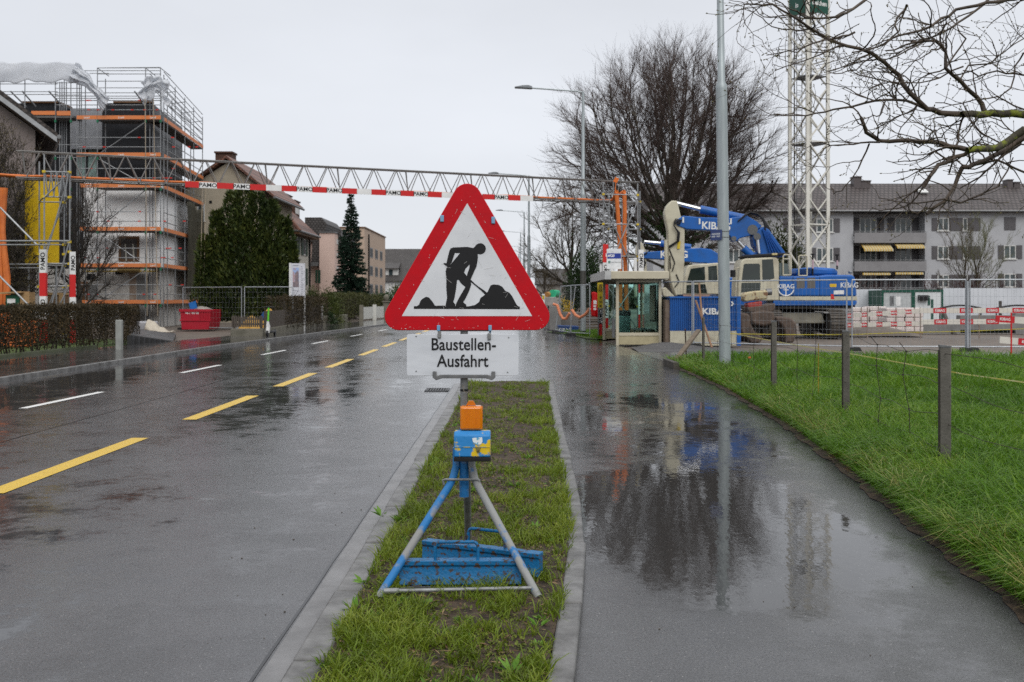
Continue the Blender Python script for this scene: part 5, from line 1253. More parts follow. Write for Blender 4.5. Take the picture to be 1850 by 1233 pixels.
for (r0, r1) in ((407, 421), (448, 472.5), (498, 522)):
    r0_ = 395 if r0 == 407 else r0; r1_ = 420 if r0 == 407 else r1
    for s0, s1 in ((1415, 1425.5), (1435, 1446), (1463, 1474), (1506, 1517)): shut(ab, YA, s0, s1, r0_, r1_)
    win(ab, YA, 1426, 1434.5, r0_, r1_, 0); win(ab, YA, 1475, 1505, r0_, r1_, 2)
    win(ab, YA, 1315, 1345, r0_+2, r1_+2, 2); shut(ab, YA, 1302, 1314, r0_+2, r1_+2); shut(ab, YA, 1346, 1358, r0_+2, r1_+2); win(ab, YA, 1225, 1250, r0_+2, r1_+2, 1)
YBk = YA+1.6
for i, (r0, r1) in enumerate(((305, 412), (470, 585), (640, 735))):
    for s0, s1, mu in ((74, 172, 2), (282, 376, 2)): (x0, y0), (x1, y1) = D(s0, r0), D(s1, r1); win(ab, YBk, x0, x1, y0, y1, mu, False)
    for s0, s1 in ((40, 72), (176, 216), (238, 278), (382, 420)): (x0, y0), (x1, y1) = D(s0, r0), D(s1, r1); shut(ab, YBk, x0, x1, y0, y1)
    yf = (452, 618, 782)[i]; yt = (392, 560, 722)[i]
    (x0, y0), (x1, y1) = D(38, yt), D(458, yf)
    b = MB(); X0, X1 = XW(x0, YA), XW(x1, YA); Z0, Z1 = ZW(y1, YA), ZW(y0, YA)
    b.bx((X0, YA-.35, Z0), (X1, YA-.22, Z1)); b.bx((X0, YA-.22, Z0), (X1, YA+1.58, Z0+.2)); pr = b.build('balcony', M_APAR, ab, world=True, smooth=False)
    b = MB(); b.tube([(X0, YA-.28, Z1+.12), (X1, YA-.28, Z1+.12)], .03, 6)
    for k_ in range(8): b.tube([(X0+(X1-X0)*k_/7, YA-.28, Z1-.05), (X0+(X1-X0)*k_/7, YA-.28, Z1+.12)], .02, 4)
    b.build('rail', M_DGREY, pr, world=True)
b = MB(); p = D(232, 290); b.tube([(XW(D(222, 0)[0], YA), YA+1.5, -.2), (XW(D(222, 0)[0], YA), YA+1.5, zE-.8), (XW(D(262, 0)[0], YA), YA+.4, zE-.1)], .06, 6); b.build('downpipe', M_BLACK, ab, world=True)
def awning(s0, s1, y0, y1, lab, d):
    (xa, ya), (xb, yb) = D(s0, y0), D(s1, y1); X0, X1, Z0, Z1 = XW(xa, YA), XW(xb, YA), ZW(yb, YA), ZW(ya, YA); b = MB(); n = 22
    for i in range(n):
        b.k = i % 2; a, e = X0+(X1-X0)*i/n, X0+(X1-X0)*(i+1)/n
        b.add([(a, YA+.3, Z1), (e, YA+.3, Z1), (e, YA-d, Z0+.2), (a, YA-d, Z0+.2), (e, YA-d-.02, Z0), (a, YA-d-.02, Z0)], [(0, 1, 2, 3), (3, 2, 4, 5)])
    o = b.build('awning', [mat('awning_yellow', (.55, .36, .08), .7), mat('awning_cream', (.55, .49, .33), .7)], ab, world=True, smooth=False)
awning(85, 255, 455, 502, '', .8); awning(278, 443, 450, 486, '', .7); awning(85, 248, 624, 640, '', .4); awning(276, 440, 620, 637, '', .4)

# ---------------------------------------------------------------- white hoarding and site containers
M_HOARD = mat('hoarding_white', (.55, .57, .60), .5, c2=(.47, .49, .52), scale=.8)
YH = 56.0
def hoarding(px0, px1, label, y0=521.5):
    t = thing('hoarding', label, 'hoarding', (XW(px0, YH), YH, 0), 0, 'white hoarding walls'); X0, X1 = XW(px0, YH), XW(px1, YH); n = max(2, int((X1-X0)/.9))
    for i in range(n):
        b = MB(); a, e = X0+(X1-X0)*i/n, X0+(X1-X0)*(i+1)/n; b.bx((a+.004, YH, 0), (e-.004, YH+.05, ZW(y0, YH))); b.build('panel', M_HOARD, t, world=True, smooth=False)
    b = MB(); b.bx((X0, YH+.052, 1.2), (X1, YH+.12, 1.3)); b.build('rail', M_DGREY, t, world=True)
hoarding(1545, 1593, 'short stretch of white hoarding between the excavator and the site container', 523)
hoarding(1704, 1960, 'long white hoarding wall at the right edge behind the barrier boards', 521)
M_CGRN = mat('container_green', (.012, .075, .05), .4); M_CWH = mat('container_white', (.60, .62, .62), .45, c2=(.52, .54, .54), scale=1)
YC2 = 54.0
def office(px0, px1, y0, label, kind):
    t = thing('office_container', label, 'office container', (XW(px0, YC2), YC2, 0)); X0, X1, Z1 = XW(px0, YC2), XW(px1, YC2), ZW(y0, YC2)
    b = MB(); b.bx((X0+.1, YC2+.02, .1), (X1-.1, YC2+2.4, Z1-.1)); n = int((X1-X0)/.14)
    b.build('wall', M_CWH if kind else mat('container_pale', (.46, .48, .48), .5), t, world=True, smooth=False)
    b = MB()
    for (x_) in (X0, X1-.1): b.bx((x_, YC2-.02, 0), (x_+.1, YC2+2.45, Z1))
    b.bx((X0+.1, YC2-.02, Z1-.12), (X1-.1, YC2+2.45, Z1)); b.bx((X0+.1, YC2-.02, 0), (X1-.1, YC2+2.45, .12)); b.build('frame', M_CGRN, t, world=True, smooth=False)
    if kind:
        b = MB(); 
        for (a, e, c_, d_) in ((1676, 1680.5, 538, 552), (1682, 1686.5, 541, 580), (1676, 1680.5, 534.5, 537)): b.bx((XW(a, YC2), YC2+.005, ZW(d_, YC2)), (XW(e, YC2), YC2+.018, ZW(c_, YC2)))
        b.build('logo_mark', M_CGRN, t, world=True, smooth=False)
        b = MB(); b.bx((X0+.25, YC2-.2, Z1-.6), (X0+.75, YC2, Z1-.3)); b.build('floodlight', M_BLACK, t, world=True)
    else:
        o = win(t, YC2+.02, 1608, 1615, 535, 552, 0, False, M_DGREY)
        b = MB(); b.bx((XW(1619, YC2), YC2+.005, ZW(553, YC2)), (XW(1627, YC2), YC2+.018, ZW(536, YC2))); b.build('notice', M_BWHITE, t, world=True)
    return t
office(1593, 1650, 524.5, 'pale site office container with green frame and a small window', 0)
office(1650, 1704, 523.5, 'white site container with green frame and two green strokes', 1)

# ---------------------------------------------------------------- insulation stacks, mound, pit, boards
M_INS = mat('pale_pink_wrap', (.62, .53, .49), .4, c2=(.55, .50, .48), scale=5, coat=.3)
M_STRAP = mat('pallet_strap', (.30, .24, .20), .6)
def stack(px0, px1, y0, Y, label, rows, d=1.0, zb=.0):
    X0, X1, Z1 = XW(px0, Y), XW(px1, Y), ZW(y0, Y); t = thing('insulation_stack', label, 'insulation stack', (X0, Y, zb), 0, 'wrapped insulation stacks')
    h = (Z1-zb-.1)/rows
    for i in range(rows):
        b = MB(); b.bx((X0+.01*(i % 2), Y+.01*(i % 3), zb+.1+i*h), (X1-.01*(i % 3), Y+d, zb+.1+(i+1)*h-.012)); b.build('wrapped_block', M_INS, t, world=True, bevel=.03)
    b = MB(); xm = (X0+X1)/2; b.bx((xm-.02, Y-.012, zb+.1), (xm+.02, Y-.002, Z1)); b.build('strap', M_STRAP, t, world=True)
    b = MB(); b.bx((X0, Y+.02, zb), (X1, Y+d-.02, zb+.09)); b.build('pallet', mat('pallet_wood', (.25, .18, .11), .8), t, world=True)
stack(1602.5, 1635, 556, 42.2, 'wrapped pale insulation stack, left one of the two tall stacks', 5)
stack(1636, 1668.5, 556, 42.2, 'wrapped pale insulation stack, right one of the two tall stacks', 5)
stack(1541, 1571, 555.5, 44.5, 'wrapped pale insulation stack just right of the excavator tail', 5)
stack(1572, 1602, 553.5, 44.5, 'wrapped pale insulation stack in the middle of the row behind the mound', 5)
def mound(name, label, c, rx, ry, h, m, seed, cat='earth mound'):
    n = 36; rr = np.linspace(0, 1, 12); th = np.linspace(0, 6.2832, n, endpoint=False); v = []; rs = np.random.default_rng(seed); ph = rs.random(4)*6
    for r_ in rr:
        for a in th:
            k_ = 1+.16*math.sin(3*a+ph[0])+.1*math.sin(5*a+ph[1]); z = h*(1-r_**1.6)*(1+.12*math.sin(4*a+ph[2])*r_)+rs.normal()*.02*h
            v.append((c[0]+rx*r_*k_*math.cos(a), c[1]+ry*r_*k_*math.sin(a), c[2]+max(z, -.05)))
    q = [(i*n+k_, i*n+(k_+1) % n, (i+1)*n+(k_+1) % n, (i+1)*n+k_) for i in range(11) for k_ in range(n)]
    o = np_mesh(name, np.array(v), quads=np.array(q), m=m, smooth=True); tag(o, label, cat); return o
mound('earth_mound', 'low brown mound of excavated earth in front of the insulation stacks', (XW(1572, 41), 41.2, 0), 1.9, 1.6, ZW(587, 41), M_DIRT, 1)
M_GRAV = mat('dark_gravel', (.05, .05, .052), .6, c2=(.12, .115, .11), scale=30, bump=1.0, bscale=40)
mound('gravel_heap', 'dark gravel heap at the foot of the shelter and the short fence', (4.75, 30.6, 0), 1.0, .45, .16, M_GRAV, 2, 'gravel heap')
b = MB(); b.add([(3.55, 27.95, .006), (6.8, 28.0, .006), (6.6, 31.0, .006), (3.7, 31.0, .006)], [(0, 1, 2, 3)]); struct(b.build('gravel_patch', M_GRAV, smooth=False))
M_CONC = mat('site_concrete', (.21, .205, .195), .75, c2=(.14, .135, .13), scale=1.4, bump=.2, bscale=12)
YP_ = 43.0; t = thing('foundation_wall', 'grey concrete foundation wall with dark openings behind the barrier boards', 'foundation wall', (XW(1670, YP_), YP_, 0))
b = MB(); b.bx((XW(1664, YP_), YP_, 0), (XW(1735, YP_), YP_+.4, ZW(584, YP_))); b.bx((XW(1735, YP_), YP_, ZW(596, YP_)), (XW(1835, YP_), YP_+.4, ZW(570, YP_))); b.bx((XW(1835, YP_), YP_, 0), (XW(1960, YP_), YP_+.4, ZW(566, YP_))); b.build('wall', M_CONC, t, world=True, smooth=False)
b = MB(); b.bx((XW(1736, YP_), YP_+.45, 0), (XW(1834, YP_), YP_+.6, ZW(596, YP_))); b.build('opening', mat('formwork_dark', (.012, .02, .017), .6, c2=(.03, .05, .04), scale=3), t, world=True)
b = MB()
for x_ in np.arange(1742, 1834, 9): b.bx((XW(x_, YP_), YP_+.2, 0), (XW(x_+.7, YP_), YP_+.25, ZW(596, YP_)))
b.build('prop', mat('formwork_green', (.03, .09, .07), .6), t, world=True)
b = MB(); b.tube([W(1705, 566, 44), W(1718, 595, 43.2), W(1726, 607, 42.8)], .10, 6); tag(b.build('steel_beam', M_MUD), 'rusty slanting steel beam leaning in the foundation pit', 'steel beam')
for xs, lab in (((1698, 1735, 1772), 'left arching black pipe above the barrier boards'), ((1800, 1838, 1880), 'right arching black pipe above the barrier boards')):
    b = MB(); Y = 45.5; b.tube([W(xs[0]+(xs[2]-xs[0])*i/12, 557-5*math.sin(math.pi*i/12), Y) for i in range(13)], .045, 6); b.tube([W(xs[0]-4, 557.5, Y), W(xs[2]+4, 557.5, Y)], .03, 6)
    for x_ in (xs[0], xs[2]): b.tube([W(x_, 557, Y), W(x_, 600, Y)], .03, 6)
    tag(b.build('pipe_arch', M_HOSE), lab, 'pipe', 'black pipe arches')
b = MB(); b.bx((XW(1806, 46), 46, 0), (XW(1810, 46), 46.1, ZW(544, 46))); tag(b.build('steel_post', M_MUD), 'short dark steel post sticking up before the long white hoarding', 'post')
M_KRED = mat('barrier_red', (.52, .02, .03), .45); M_KCW = mat('barrier_cream', (.60, .57, .50), .5, c2=(.5, .47, .42), scale=3)
def barrier(p, q, h, n, label, first=0, txt=.0, rr=1.0):
    p, q = Vector(p), Vector(q); d = q-p; yaw = math.atan2(d.y, d.x); pitch = math.atan2(d.z, math.hypot(d.x, d.y)); L = d.length
    t = thing('barrier_board', label, 'barrier board', (p.x, p.y, p.z), yaw, 'red and white barrier boards')
    b = MB(); w0 = 0.0; tot = sum((rr if (i+first) % 2 == 0 else 1.0) for i in range(n)); ctr = []
    for i in range(n):
        w_ = L/tot*(rr if (i+first) % 2 == 0 else 1.0); b.k = (i+first) % 2; b.bx((w0+.001, -.015, -h/2), (w0+w_-.001, .015, h/2))
        if b.k == 0: ctr.append((w0+w_/2, w_))
        w0 += w_
    o = b.build('board', [M_KRED, M_KCW], t, smooth=False); o.rotation_euler = (0, -pitch, 0)
    if txt:
        for c_, w_ in ctr:
            tx = text('KIBAG', txt, M_KW, o, (c_, -.018, -txt*.32), world=False, bold=.003)
    return t
def stake(px, y0, y1, label, m, r_=.02, cat='stake'):
    g = Gd(px, y1); b = MB(); b.tube([(g.x, g.y, -.05), (g.x, g.y, ZW(y0, g.y))], r_, 6); o = b.build('stake', m); tag(o, label, cat); return o
Yq = 39.5
barrier(W(1530, 571, Yq), W(1662, 562.5, Yq), .17, 10, 'upper barrier board with small red fields crossing the insulation stacks', 0, .11, .75)
barrier(W(1530, 588, Yq), W(1662, 584.5, Yq), .17, 10, 'lower barrier board with small red fields crossing the insulation stacks', 0, .11, .75)
Yq = 37.5
barrier(W(1662, 561.5, Yq), W(1900, 561, Yq), .19, 10, 'long upper red and white barrier board before the foundation wall', 1, .13)
barrier(W(1664, 582, Yq), W(1828, 581, Yq), .19, 7, 'long lower red and white barrier board before the foundation wall', 1, .13)
Yq = 25.7
barrier(W(1799, 576, Yq-.1), W(1900, 582.5, Yq-.1), .17, 3, 'near barrier board, upper one on the red stake at the right edge', 0, .10)
barrier(W(1806, 614, Yq-.1), W(1905, 623, Yq-.1), .17, 3, 'near barrier board, lower one on the red stake at the right edge', 1, .10)
stake(1827, 565, 655, 'thin red stake carrying the near barrier boards in the meadow edge', M_BRED, .018)
for px in (1567, 1663, 1769, 1880):
    b = MB(); b.tube([(XW(px, 38.4), 38.4, -.05), (XW(px, 38.4), 38.4, ZW(556, 38.4))], .022, 6); tag(b.build('board_stake', M_STRAP), {1567: 'rusty stake left behind the small field boards', 1663: 'rusty stake at the right corner of the insulation stacks', 1769: 'rusty stake in the middle of the long barrier boards', 1880: 'rusty stake beyond the right edge of the boards'}[px], 'stake')
stake(1478.5, 621, 748, 'thin yellow marking stake in the grass between two fence posts', mat('stake_yellow', (.30, .21, .02), .5), .006)
s_ = stake(1354, 648, 668, 'short stake with orange paint on its top in the meadow', mat('stake_wood', (.16, .14, .12), .7), .03)
b = MB(); g = Gd(1354, 668); b.tube([(g.x, g.y, ZW(648, g.y)), (g.x, g.y, ZW(645, g.y))], .032, 8); b.build('painted_top', mat('marker_orange', (.75, .16, .06), .5), s_, world=True)

# ---------------------------------------------------------------- old wire fence along the meadow
M_POST = mat('weathered_concrete_post', (.135, .125, .11), .8, c2=(.075, .07, .06), scale=7, bump=.4, bscale=50, detail=8)
FP = []
for i, (px, yt, yb, w_, lab) in enumerate(((1707, 628, 880, .084, 'nearest of the old grey fence posts in the meadow edge'), (1528.5, 600, 775, .076, 'second old fence post from the right along the path'), (1398.5, 582, 724, .073, 'third old fence post from the right, wired on both sides'), (1271, 574, 666, .048, 'thin dark fence post standing left of the near street lamp'))):
    g = Gd(px, yb, .0); zt = ZW(yt, g.y); t = thing('meadow_post', lab, 'fence post', (g.x, g.y, 0), R((-14, -12, -10, 5)[i]), 'old fence posts along the meadow')
    b = MB(); b.bx((-w_/2, -w_*.42, -.2), (w_/2, w_*.42, zt)); b.build('shaft', M_POST, t, bevel=.006)
    b = MB(); b.prism([(-w_/2-.002, zt+.001), (w_/2+.002, zt+.001), (w_/2+.002, zt+.012), (-w_/2-.002, zt+.022)], -w_*.43, w_*.43); b.build('cap', M_DGREY, t)
    b = MB(); b.bx((-w_/2-.012, -w_*.45, .1), (-w_/2-.0005, -w_*.2, zt-.02)); b.build('wire_rail', mat('dark_rust', (.03, .025, .02), .7), t)
    FP.append(Vector((g.x, g.y, zt)))
M_OWIRE = mat('old_wire', (.055, .045, .038), .6, metal=.3)
def wires(a, c, label, seed, hts, verts_, sag=.05):
    rk = random.Random(seed); t = thing('fence_wire', label, 'fence wire', (a.x, a.y, 0), 0, 'sagging wires of the old meadow fence'); lines = []
    for hgt in hts:
        s1 = rk.uniform(.2, 1.0)*sag; ph = rk.random()*6; pts = []
        for i in range(15):
            u = i/14; p = a.lerp(c, u); z = a.z*hgt+(c.z*hgt-a.z*hgt)*u-s1*4*u*(1-u)+.016*math.sin(u*17+ph)
            pts.append(Vector((p.x+.02*math.sin(u*9+ph), p.y, max(z, .04))))
        b = MB(); b.tube(pts, .0026, 4, False); b.build('line_wire', M_OWIRE, t, world=True); lines.append(pts)
    for u in verts_:
        i = int(u*14); b = MB(); pts = [l[i]+Vector((rk.gauss(0, .02), 0, 0)) for l in lines]
        b.tube([pts[0]+Vector((rk.gauss(-.04, .03), 0, .08))]+pts+[pts[-1]+Vector((rk.gauss(0, .02), 0, -.10))], .0036, 4, False)
        for p in pts: b.box(p, (.012, .012, .016))
        b.build('stay_wire', M_OWIRE, t, world=True)
E0 = Vector((3.9, 4.2, .95))
wires(FP[0], E0, 'sagging old wires right of the nearest post, running out of view', 1, (.97, .72, .45, .12), (.5,), .10)
wires(FP[1], FP[0], 'old wires between the two nearest posts with two crooked stays', 2, (.97, .74, .5, .28), (.46, .72), .05)
wires(FP[2], FP[1], 'old wires between the second and third post with crooked stays', 3, (.96, .72, .5, .25), (.4, .68), .06)
wires(FP[3], FP[2], 'old wires between the third post and the thin dark post', 4, (.9, .62, .35), (.3, .55, .8), .06)
# marking tapes
M_TAPE = mat('yellow_tape', (.50, .42, .05), .4, c2=(.6, .56, .35), scale=3)
b = MB(); P_ = [W(1330, 604, 27), W(1400, 617, 24), W(1470, 629, 21.5), W(1540, 640, 19.5), W(1640, 658, 17), W(1740, 676, 15.5), W(1850, 691, 14.4), W(1990, 712, 13.2)]
for p, q in zip(P_, P_[1:]): b.bar(p, q, .004, .017)
tag(b.build('marking_tape', M_TAPE), 'yellow and cream marking tape running across the meadow to the right edge', 'marking tape')
b = MB(); P_ = [W(1300, 603, 30), W(1420, 605, 29.3), W(1535, 605, 28.9), W(1640, 601, 28.7), W(1745, 599, 28.5), W(1860, 594, 28.4)]
b.tube(P_, .012, 5); tag(b.build('marking_rope', mat('yellow_rope', (.45, .38, .04), .6)), 'thin yellow rope strung along the mobile fence', 'rope')
# loose timber by the fence end
M_TIMB = mat('weathered_timber', (.16, .125, .09), .8, c2=(.09, .07, .05), scale=3, stretch=(1, 8, 8))
b = MB(); b.bar(Gd(1217, 656, .05), W(1262, 597, 24.2), .11, .05); tag(b.build('leaning_plank', M_TIMB), 'weathered plank leaning over at the corner of the meadow', 'plank')
b = MB(); b.tube([Gd(1240, 652, -.05), W(1238, 595, 23.9)], .016, 6); tag(b.build('rusty_bar', mat('rust', (.09, .045, .03), .8)), 'thin rusty bar upright beside the leaning plank', 'iron bar')
b = MB(); b.bar(W(1257, 543, 27.5), W(1286, 628, 26.8), .05, .03); b.bar(W(1263, 512, 27.4), W(1270, 590, 27), .045, .03); tag(b.build('broken_lath', mat('lath_wood', (.26, .15, .09), .7)), 'two crossed broken laths against the mobile fence', 'lath')
b = MB(); b.bar(Gd(1203, 655, .08), Gd(1222, 662, .07), .12, .16); tag(b.build('timber_block', M_MUD), 'dark timber block lying at the corner of the path and meadow', 'timber block')
# ---------------------------------------------------------------- things far behind the shelter, left of the red banner
b = MB(); YQ = 47.0; t = thing('concrete_pier', 'concrete block pier with pipes on top beyond the crossing', 'concrete pier', (XW(1005, YQ), YQ, 0))
b.bx((XW(992, YQ), YQ, 0), (XW(1014, YQ), YQ+2.5, ZW(553, YQ))); b.build('base', M_CONC, t, world=True, bevel=.03)
b = MB(); b.bx((XW(985, YQ), YQ+.1, ZW(553, YQ)), (XW(1005, YQ), YQ+2, ZW(537, YQ))); b.build('block', mat('pale_concrete', (.33, .31, .29), .8), t, world=True, bevel=.02)
b = MB(); b.bx((XW(1014, YQ), YQ+.8, 0), (XW(1090, YQ), YQ+2.5, ZW(565, YQ))); b.build('low_wall', mat('stained_concrete', (.17, .16, .15), .8, scale=1), t, world=True)
b = MB(); c_ = W(998, 531, YQ+.5); b.tube([c_+Vector((0, -.1, 0)), c_+Vector((.3, 1.4, 0))], .19, 16); tag(b.build('green_pipe', mat('pipe_green', (.04, .42, .22), .4)), 'bright green plastic pipe end lying on the concrete pier', 'pipe')
b = MB(); c_ = W(989, 532, YQ+.3); b.tube([c_+Vector((-.05, -.1, -.02)), c_+Vector((.05, .1, 0))], .13, 14); b.tube([c_+Vector((.05, .1, 0)), c_+Vector((.3, 1.2, 0))], .10, 14); tag(b.build('brown_pipe', mat('pipe_brown', (.42, .20, .06), .4)), 'orange brown pipe with socket lying left of the green one', 'pipe')
for pts, lab in (([(1000, 550), (1007, 552), (1012, 568), (1017, 576), (1023, 576), (1029, 566)], 'left loop of orange cable hanging on the site fence'), ([(1033, 560), (1040, 570), (1048, 574), (1058, 568), (1066, 558)], 'right loop of orange cable hanging on the site fence')):
    b = MB(); b.tube([W(x, y, 40.3-(x-1000)*.02) for x, y in pts], .06, 7); tag(b.build('cable_loop', mat('orange_cable', (.68, .24, .12), .5)), lab, 'cable', 'orange cable loops')
t = thing('blue_trough', 'blue site trough with pale lettering on the grass by the street lamp', 'trough', (XW(1026, 43.5), 43.5, 0)); b = MB(); Y = 43.5
b.prism([(XW(1008, Y), ZW(588, Y)), (XW(1046, Y), ZW(590, Y)), (XW(1044, Y), .02), (XW(1010, Y), .02)], Y, Y+.9); o = b.build('tub', mat('trough_blue', (.012, .05, .19), .5), t, world=True, bevel=.03)
text('KIBAG', .2, M_KW, o, (XW(1021, Y), Y-.004, ZW(599, Y)), bold=.004)
t = thing('notice_sign', 'narrow white sign with yellow and blue marks at the pier corner', 'sign', (XW(982, 45), 45, 0)); b = MB(); b.bx((XW(979.5, 45), 44.98, .3), (XW(984.5, 45), 45.02, ZW(531, 45))); o = b.build('face', M_BWHITE, t, world=True)
b = MB(); b.bx((XW(980, 45), 44.97, ZW(541, 45)), (XW(983.5, 45), 44.979, ZW(534, 45))); b.build('yellow_mark', M_COUP, o, world=True)
b = MB(); b.tube([(XW(982, 45), 45.05, 0), (XW(982, 45), 45.05, 1.4)], .025, 6); b.build('post', M_GALV, t, world=True)
b = MB(); pts = [(2.75, 37.2, .02), (3.35, 36.4, .02), (4.4, 38, .02), (4.2, 44, .02), (2.0, 46, .02), (1.5, 44.5, .02), (2.4, 41.3, .02)]; b.add(pts, [tuple(range(7))]); struct(b.build('verge', M_TURF, smooth=False))
n = 4000; rg = np.random.default_rng(77); x = 1.7+2.4*rg.random(n); y = 36.8+8*rg.random(n); kp = x > (3.2-(y-36.5)*.14); x, y = x[kp], y[kp]; k = len(x)
struct(blades('grass', np.stack([x, y, np.full(k, .02)], 1), .08+.1*rg.random(k), .02+.015*rg.random(k), .4+.6*rg.random(k), M_GR2, rg), 'stuff')
b = MB(); rk = random.Random(12)
for i in range(14): z = .1+.12*i; b.bar((XW(1046, 44), 44.2+rk.random()*.4, z), (XW(1088, 44), 44.2+rk.random()*.4, z+rk.uniform(-.03, .03)), .12, .06) if i < 9 else None
tag(b.build('timber_pile', M_TIMB), 'pile of old timbers behind the street lamp and the red banner', 'timber pile')
# ================================================================ TREES
M_BARK = mat('dark_bark', (.040, .032, .026), .85, c2=(.075, .065, .05), scale=6, bump=.4, bscale=30)
M_TWIG = mat('reddish_twig', (.085, .06, .052), .8, c2=(.06, .044, .038), scale=2)
M_IVY = leafmat('ivy_leaf', (.01, .025, .006), (.025, .05, .01), (.05, .09, .02), .4, .1)
def bare_tree(name, label, base, H_, Rr, n1, n2, n3, n4, seed, r0=.5, tr_h=.18, low=.06, mt=None, mw=None, ivy=False, uplift=.05, asp=1.0, lr=.36, tr=.011, a2=(25, 55), cs=.22, sp_=.45, bo=.35, cat='tree'):
    rn = random.Random(seed); t = thing(name, label, cat, base); big = []; tw = []; B0 = Vector(base)
    cz = H_*.50; tip_l = []
    def env(az, el):   # crown surface point
        h = math.cos(el)*Rr*(1+.06*math.sin(az*3+seed))*(1 if el > -.05 else .86); v = math.sin(el)*(H_-cz)*.98 if el > 0 else math.sin(el)*cz*.75
        return B0+Vector((h*math.cos(az)*asp, h*math.sin(az), cz+v))
    lead = limb(big, B0, (rn.gauss(0, .02), 0, 1), H_*.62, r0, r0*.28, 10, rn, .05, .03)
    def child(parent_pts, u, ang, L, r_, n, wob, up, store, bias=None):
        i = min(len(parent_pts)-1, max(0, int(u*(len(parent_pts)-1)))); p, d, pr = parent_pts[i]
        ax_ = rvec(rn); ax_ = (ax_-d*ax_.dot(d)).normalized(); nd = (d*math.cos(ang)+ax_*math.sin(ang))
        if bias is not None: nd = (nd+bias*bo).normalized()
        return limb(store, p, nd, L, min(r_, pr*.85), r_*.35, n, rn, wob, up)
    for i in range(n1):
        u = (i+.5)/n1; az = i*2.39996+rn.random()*.5; el = R(-22)+R(108)*u**.9
        T = env(az, el); zs = B0.z+H_*(low+tr_h+.24*u); 
        j = min(9, int((zs-B0.z)/(H_*.62)*10)); p = lead[j][0]
        dv = T-p; L = dv.length; d0 = (Vector((dv.x, dv.y, dv.z*sp_))).normalized(); d0 = (d0+Vector((0, 0, .22))).normalized()
        pts = []; q = p.copy(); n = 9; rr = r0*lr*(1-.33*u)*rn.uniform(.7, 1.2); pts.append((q.copy(), d0, rr))
        for k_ in range(n):
            w_ = k_/n; d = (d0*(1-w_)+(T-q).normalized()*(.35+w_)+rvec(rn)*.15).normalized(); q2 = q+d*L/n; ra = rr*(1-.085*k_); big.append((*q, *q2, ra, rr*(1-.085*(k_+1)))); q = q2; pts.append((q.copy(), d, ra))
        ctr = B0+Vector((0, 0, cz*.7))
        for a in range(n2):
            v = cs+(1-cs)*(a+rn.random())/n2; i_ = int(v*9); out = (pts[i_][0]-ctr).normalized()
            L2 = L*rn.uniform(.26, .46)*(1.15-.55*v); s2 = child(pts, v, R(rn.uniform(*a2)), L2, rr*.33, 5, .14, uplift, big, out)
            for c in range(n3):
                w_ = .15+.85*(c+rn.random())/n3; L3 = L2*rn.uniform(.35, .6); s3 = child(s2, w_, R(rn.uniform(22, 60)), L3, max(tr*1.15, rr*.10), 4, .15, uplift*1.2, tw, out)
                for e in range(n4): child(s3, .15+.85*rn.random(), R(rn.uniform(18, 45)), L3*rn.uniform(.45, .9), tr, 3, .14, uplift*1.4, tw, out)
    big = [s for s in big]
    thick = [s for s in big if s[6] > .035]; thin = [s for s in big if s[6] <= .035]
    seg_mesh('trunk', thick, mt or M_BARK, t); seg_mesh('crown', thin+tw, mw or M_TWIG, t)
    if ivy:
        rg = np.random.default_rng(seed); S_ = np.array([s for s in thick if s[2] < B0.z+H_*.42 and s[6] > .1]); j = rg.integers(0, len(S_), 5000); u = rg.random((5000, 1))
        c = S_[j, 0:3]*(1-u)+S_[j, 3:6]*u; d = unit(rg.normal(size=(5000, 3))); c = c+d*(S_[j, 6:7]*1.05+.05*rg.random((5000, 1))); leaves('ivy', c, d+np.array([[0, 0, -.3]]), .14+.1*rg.random(5000), .12, M_IVY, rg, t)
    return t
YT = 66.0
bare_tree('beech_tree', 'huge bare tree with wide fan of fine twigs behind the shelter and excavators', (XW(1210, YT), YT, 0), 18.0, 7.5, 62, 12, 8, 6, 4, r0=.62, ivy=True, uplift=.03, lr=.23, tr=.0060, a2=(30, 75), cs=.40, sp_=.27, bo=.45)
YT2 = 78.0
M_TWIG2 = mat('olive_twig', (.095, .075, .045), .8, c2=(.06, .048, .032), scale=2)
bare_tree('bare_tree', 'smaller bare olive brown tree left of the street lamp behind the gantry', (XW(1035, YT2), YT2, 0), 9.6, 4.2, 16, 8, 6, 5, 5, r0=.28, mw=M_TWIG2)
bare_tree('bare_tree', 'low bare tree in front of the distant grey house roof', (XW(985, 92), 92, 0), 6.2, 3.4, 12, 7, 6, 4, 6, r0=.2, mw=M_TWIG2)
for px, H_, Rr, lab, sd in ((1738, 8.6, 2.6, 'thin bare tree in front of the apartment block, left of two', 21), (1772, 9.2, 2.7, 'thin tree budding pale green before the apartment block, right of two', 22)):
    bare_tree('young_tree', lab, (XW(px, 90), 90, 0), H_, Rr, 12, 7, 5, 4, sd, r0=.15, mw=M_TWIG2 if sd == 21 else mat('budding_twig', (.15, .16, .07), .8, c2=(.09, .085, .05)), uplift=.12)
def shrub_leaves(c, n, rg, rx, ry, rz, clump=.25):
    m_ = max(12, n//60); cc = unit(rg.normal(size=(m_, 3)))*(.55+.45*rg.random((m_, 1))**.5); cc[:, 2] = np.abs(cc[:, 2])
    j = rg.integers(0, m_, n); p = cc[j]+rg.normal(size=(n, 3))*clump*.55; p[:, 2] = np.abs(p[:, 2])
    d = unit(p+rg.normal(size=(n, 3))*.5+np.array([[0, 0, .3]]))
    return np.array(c)+p*np.array([[rx, ry, rz]]), d
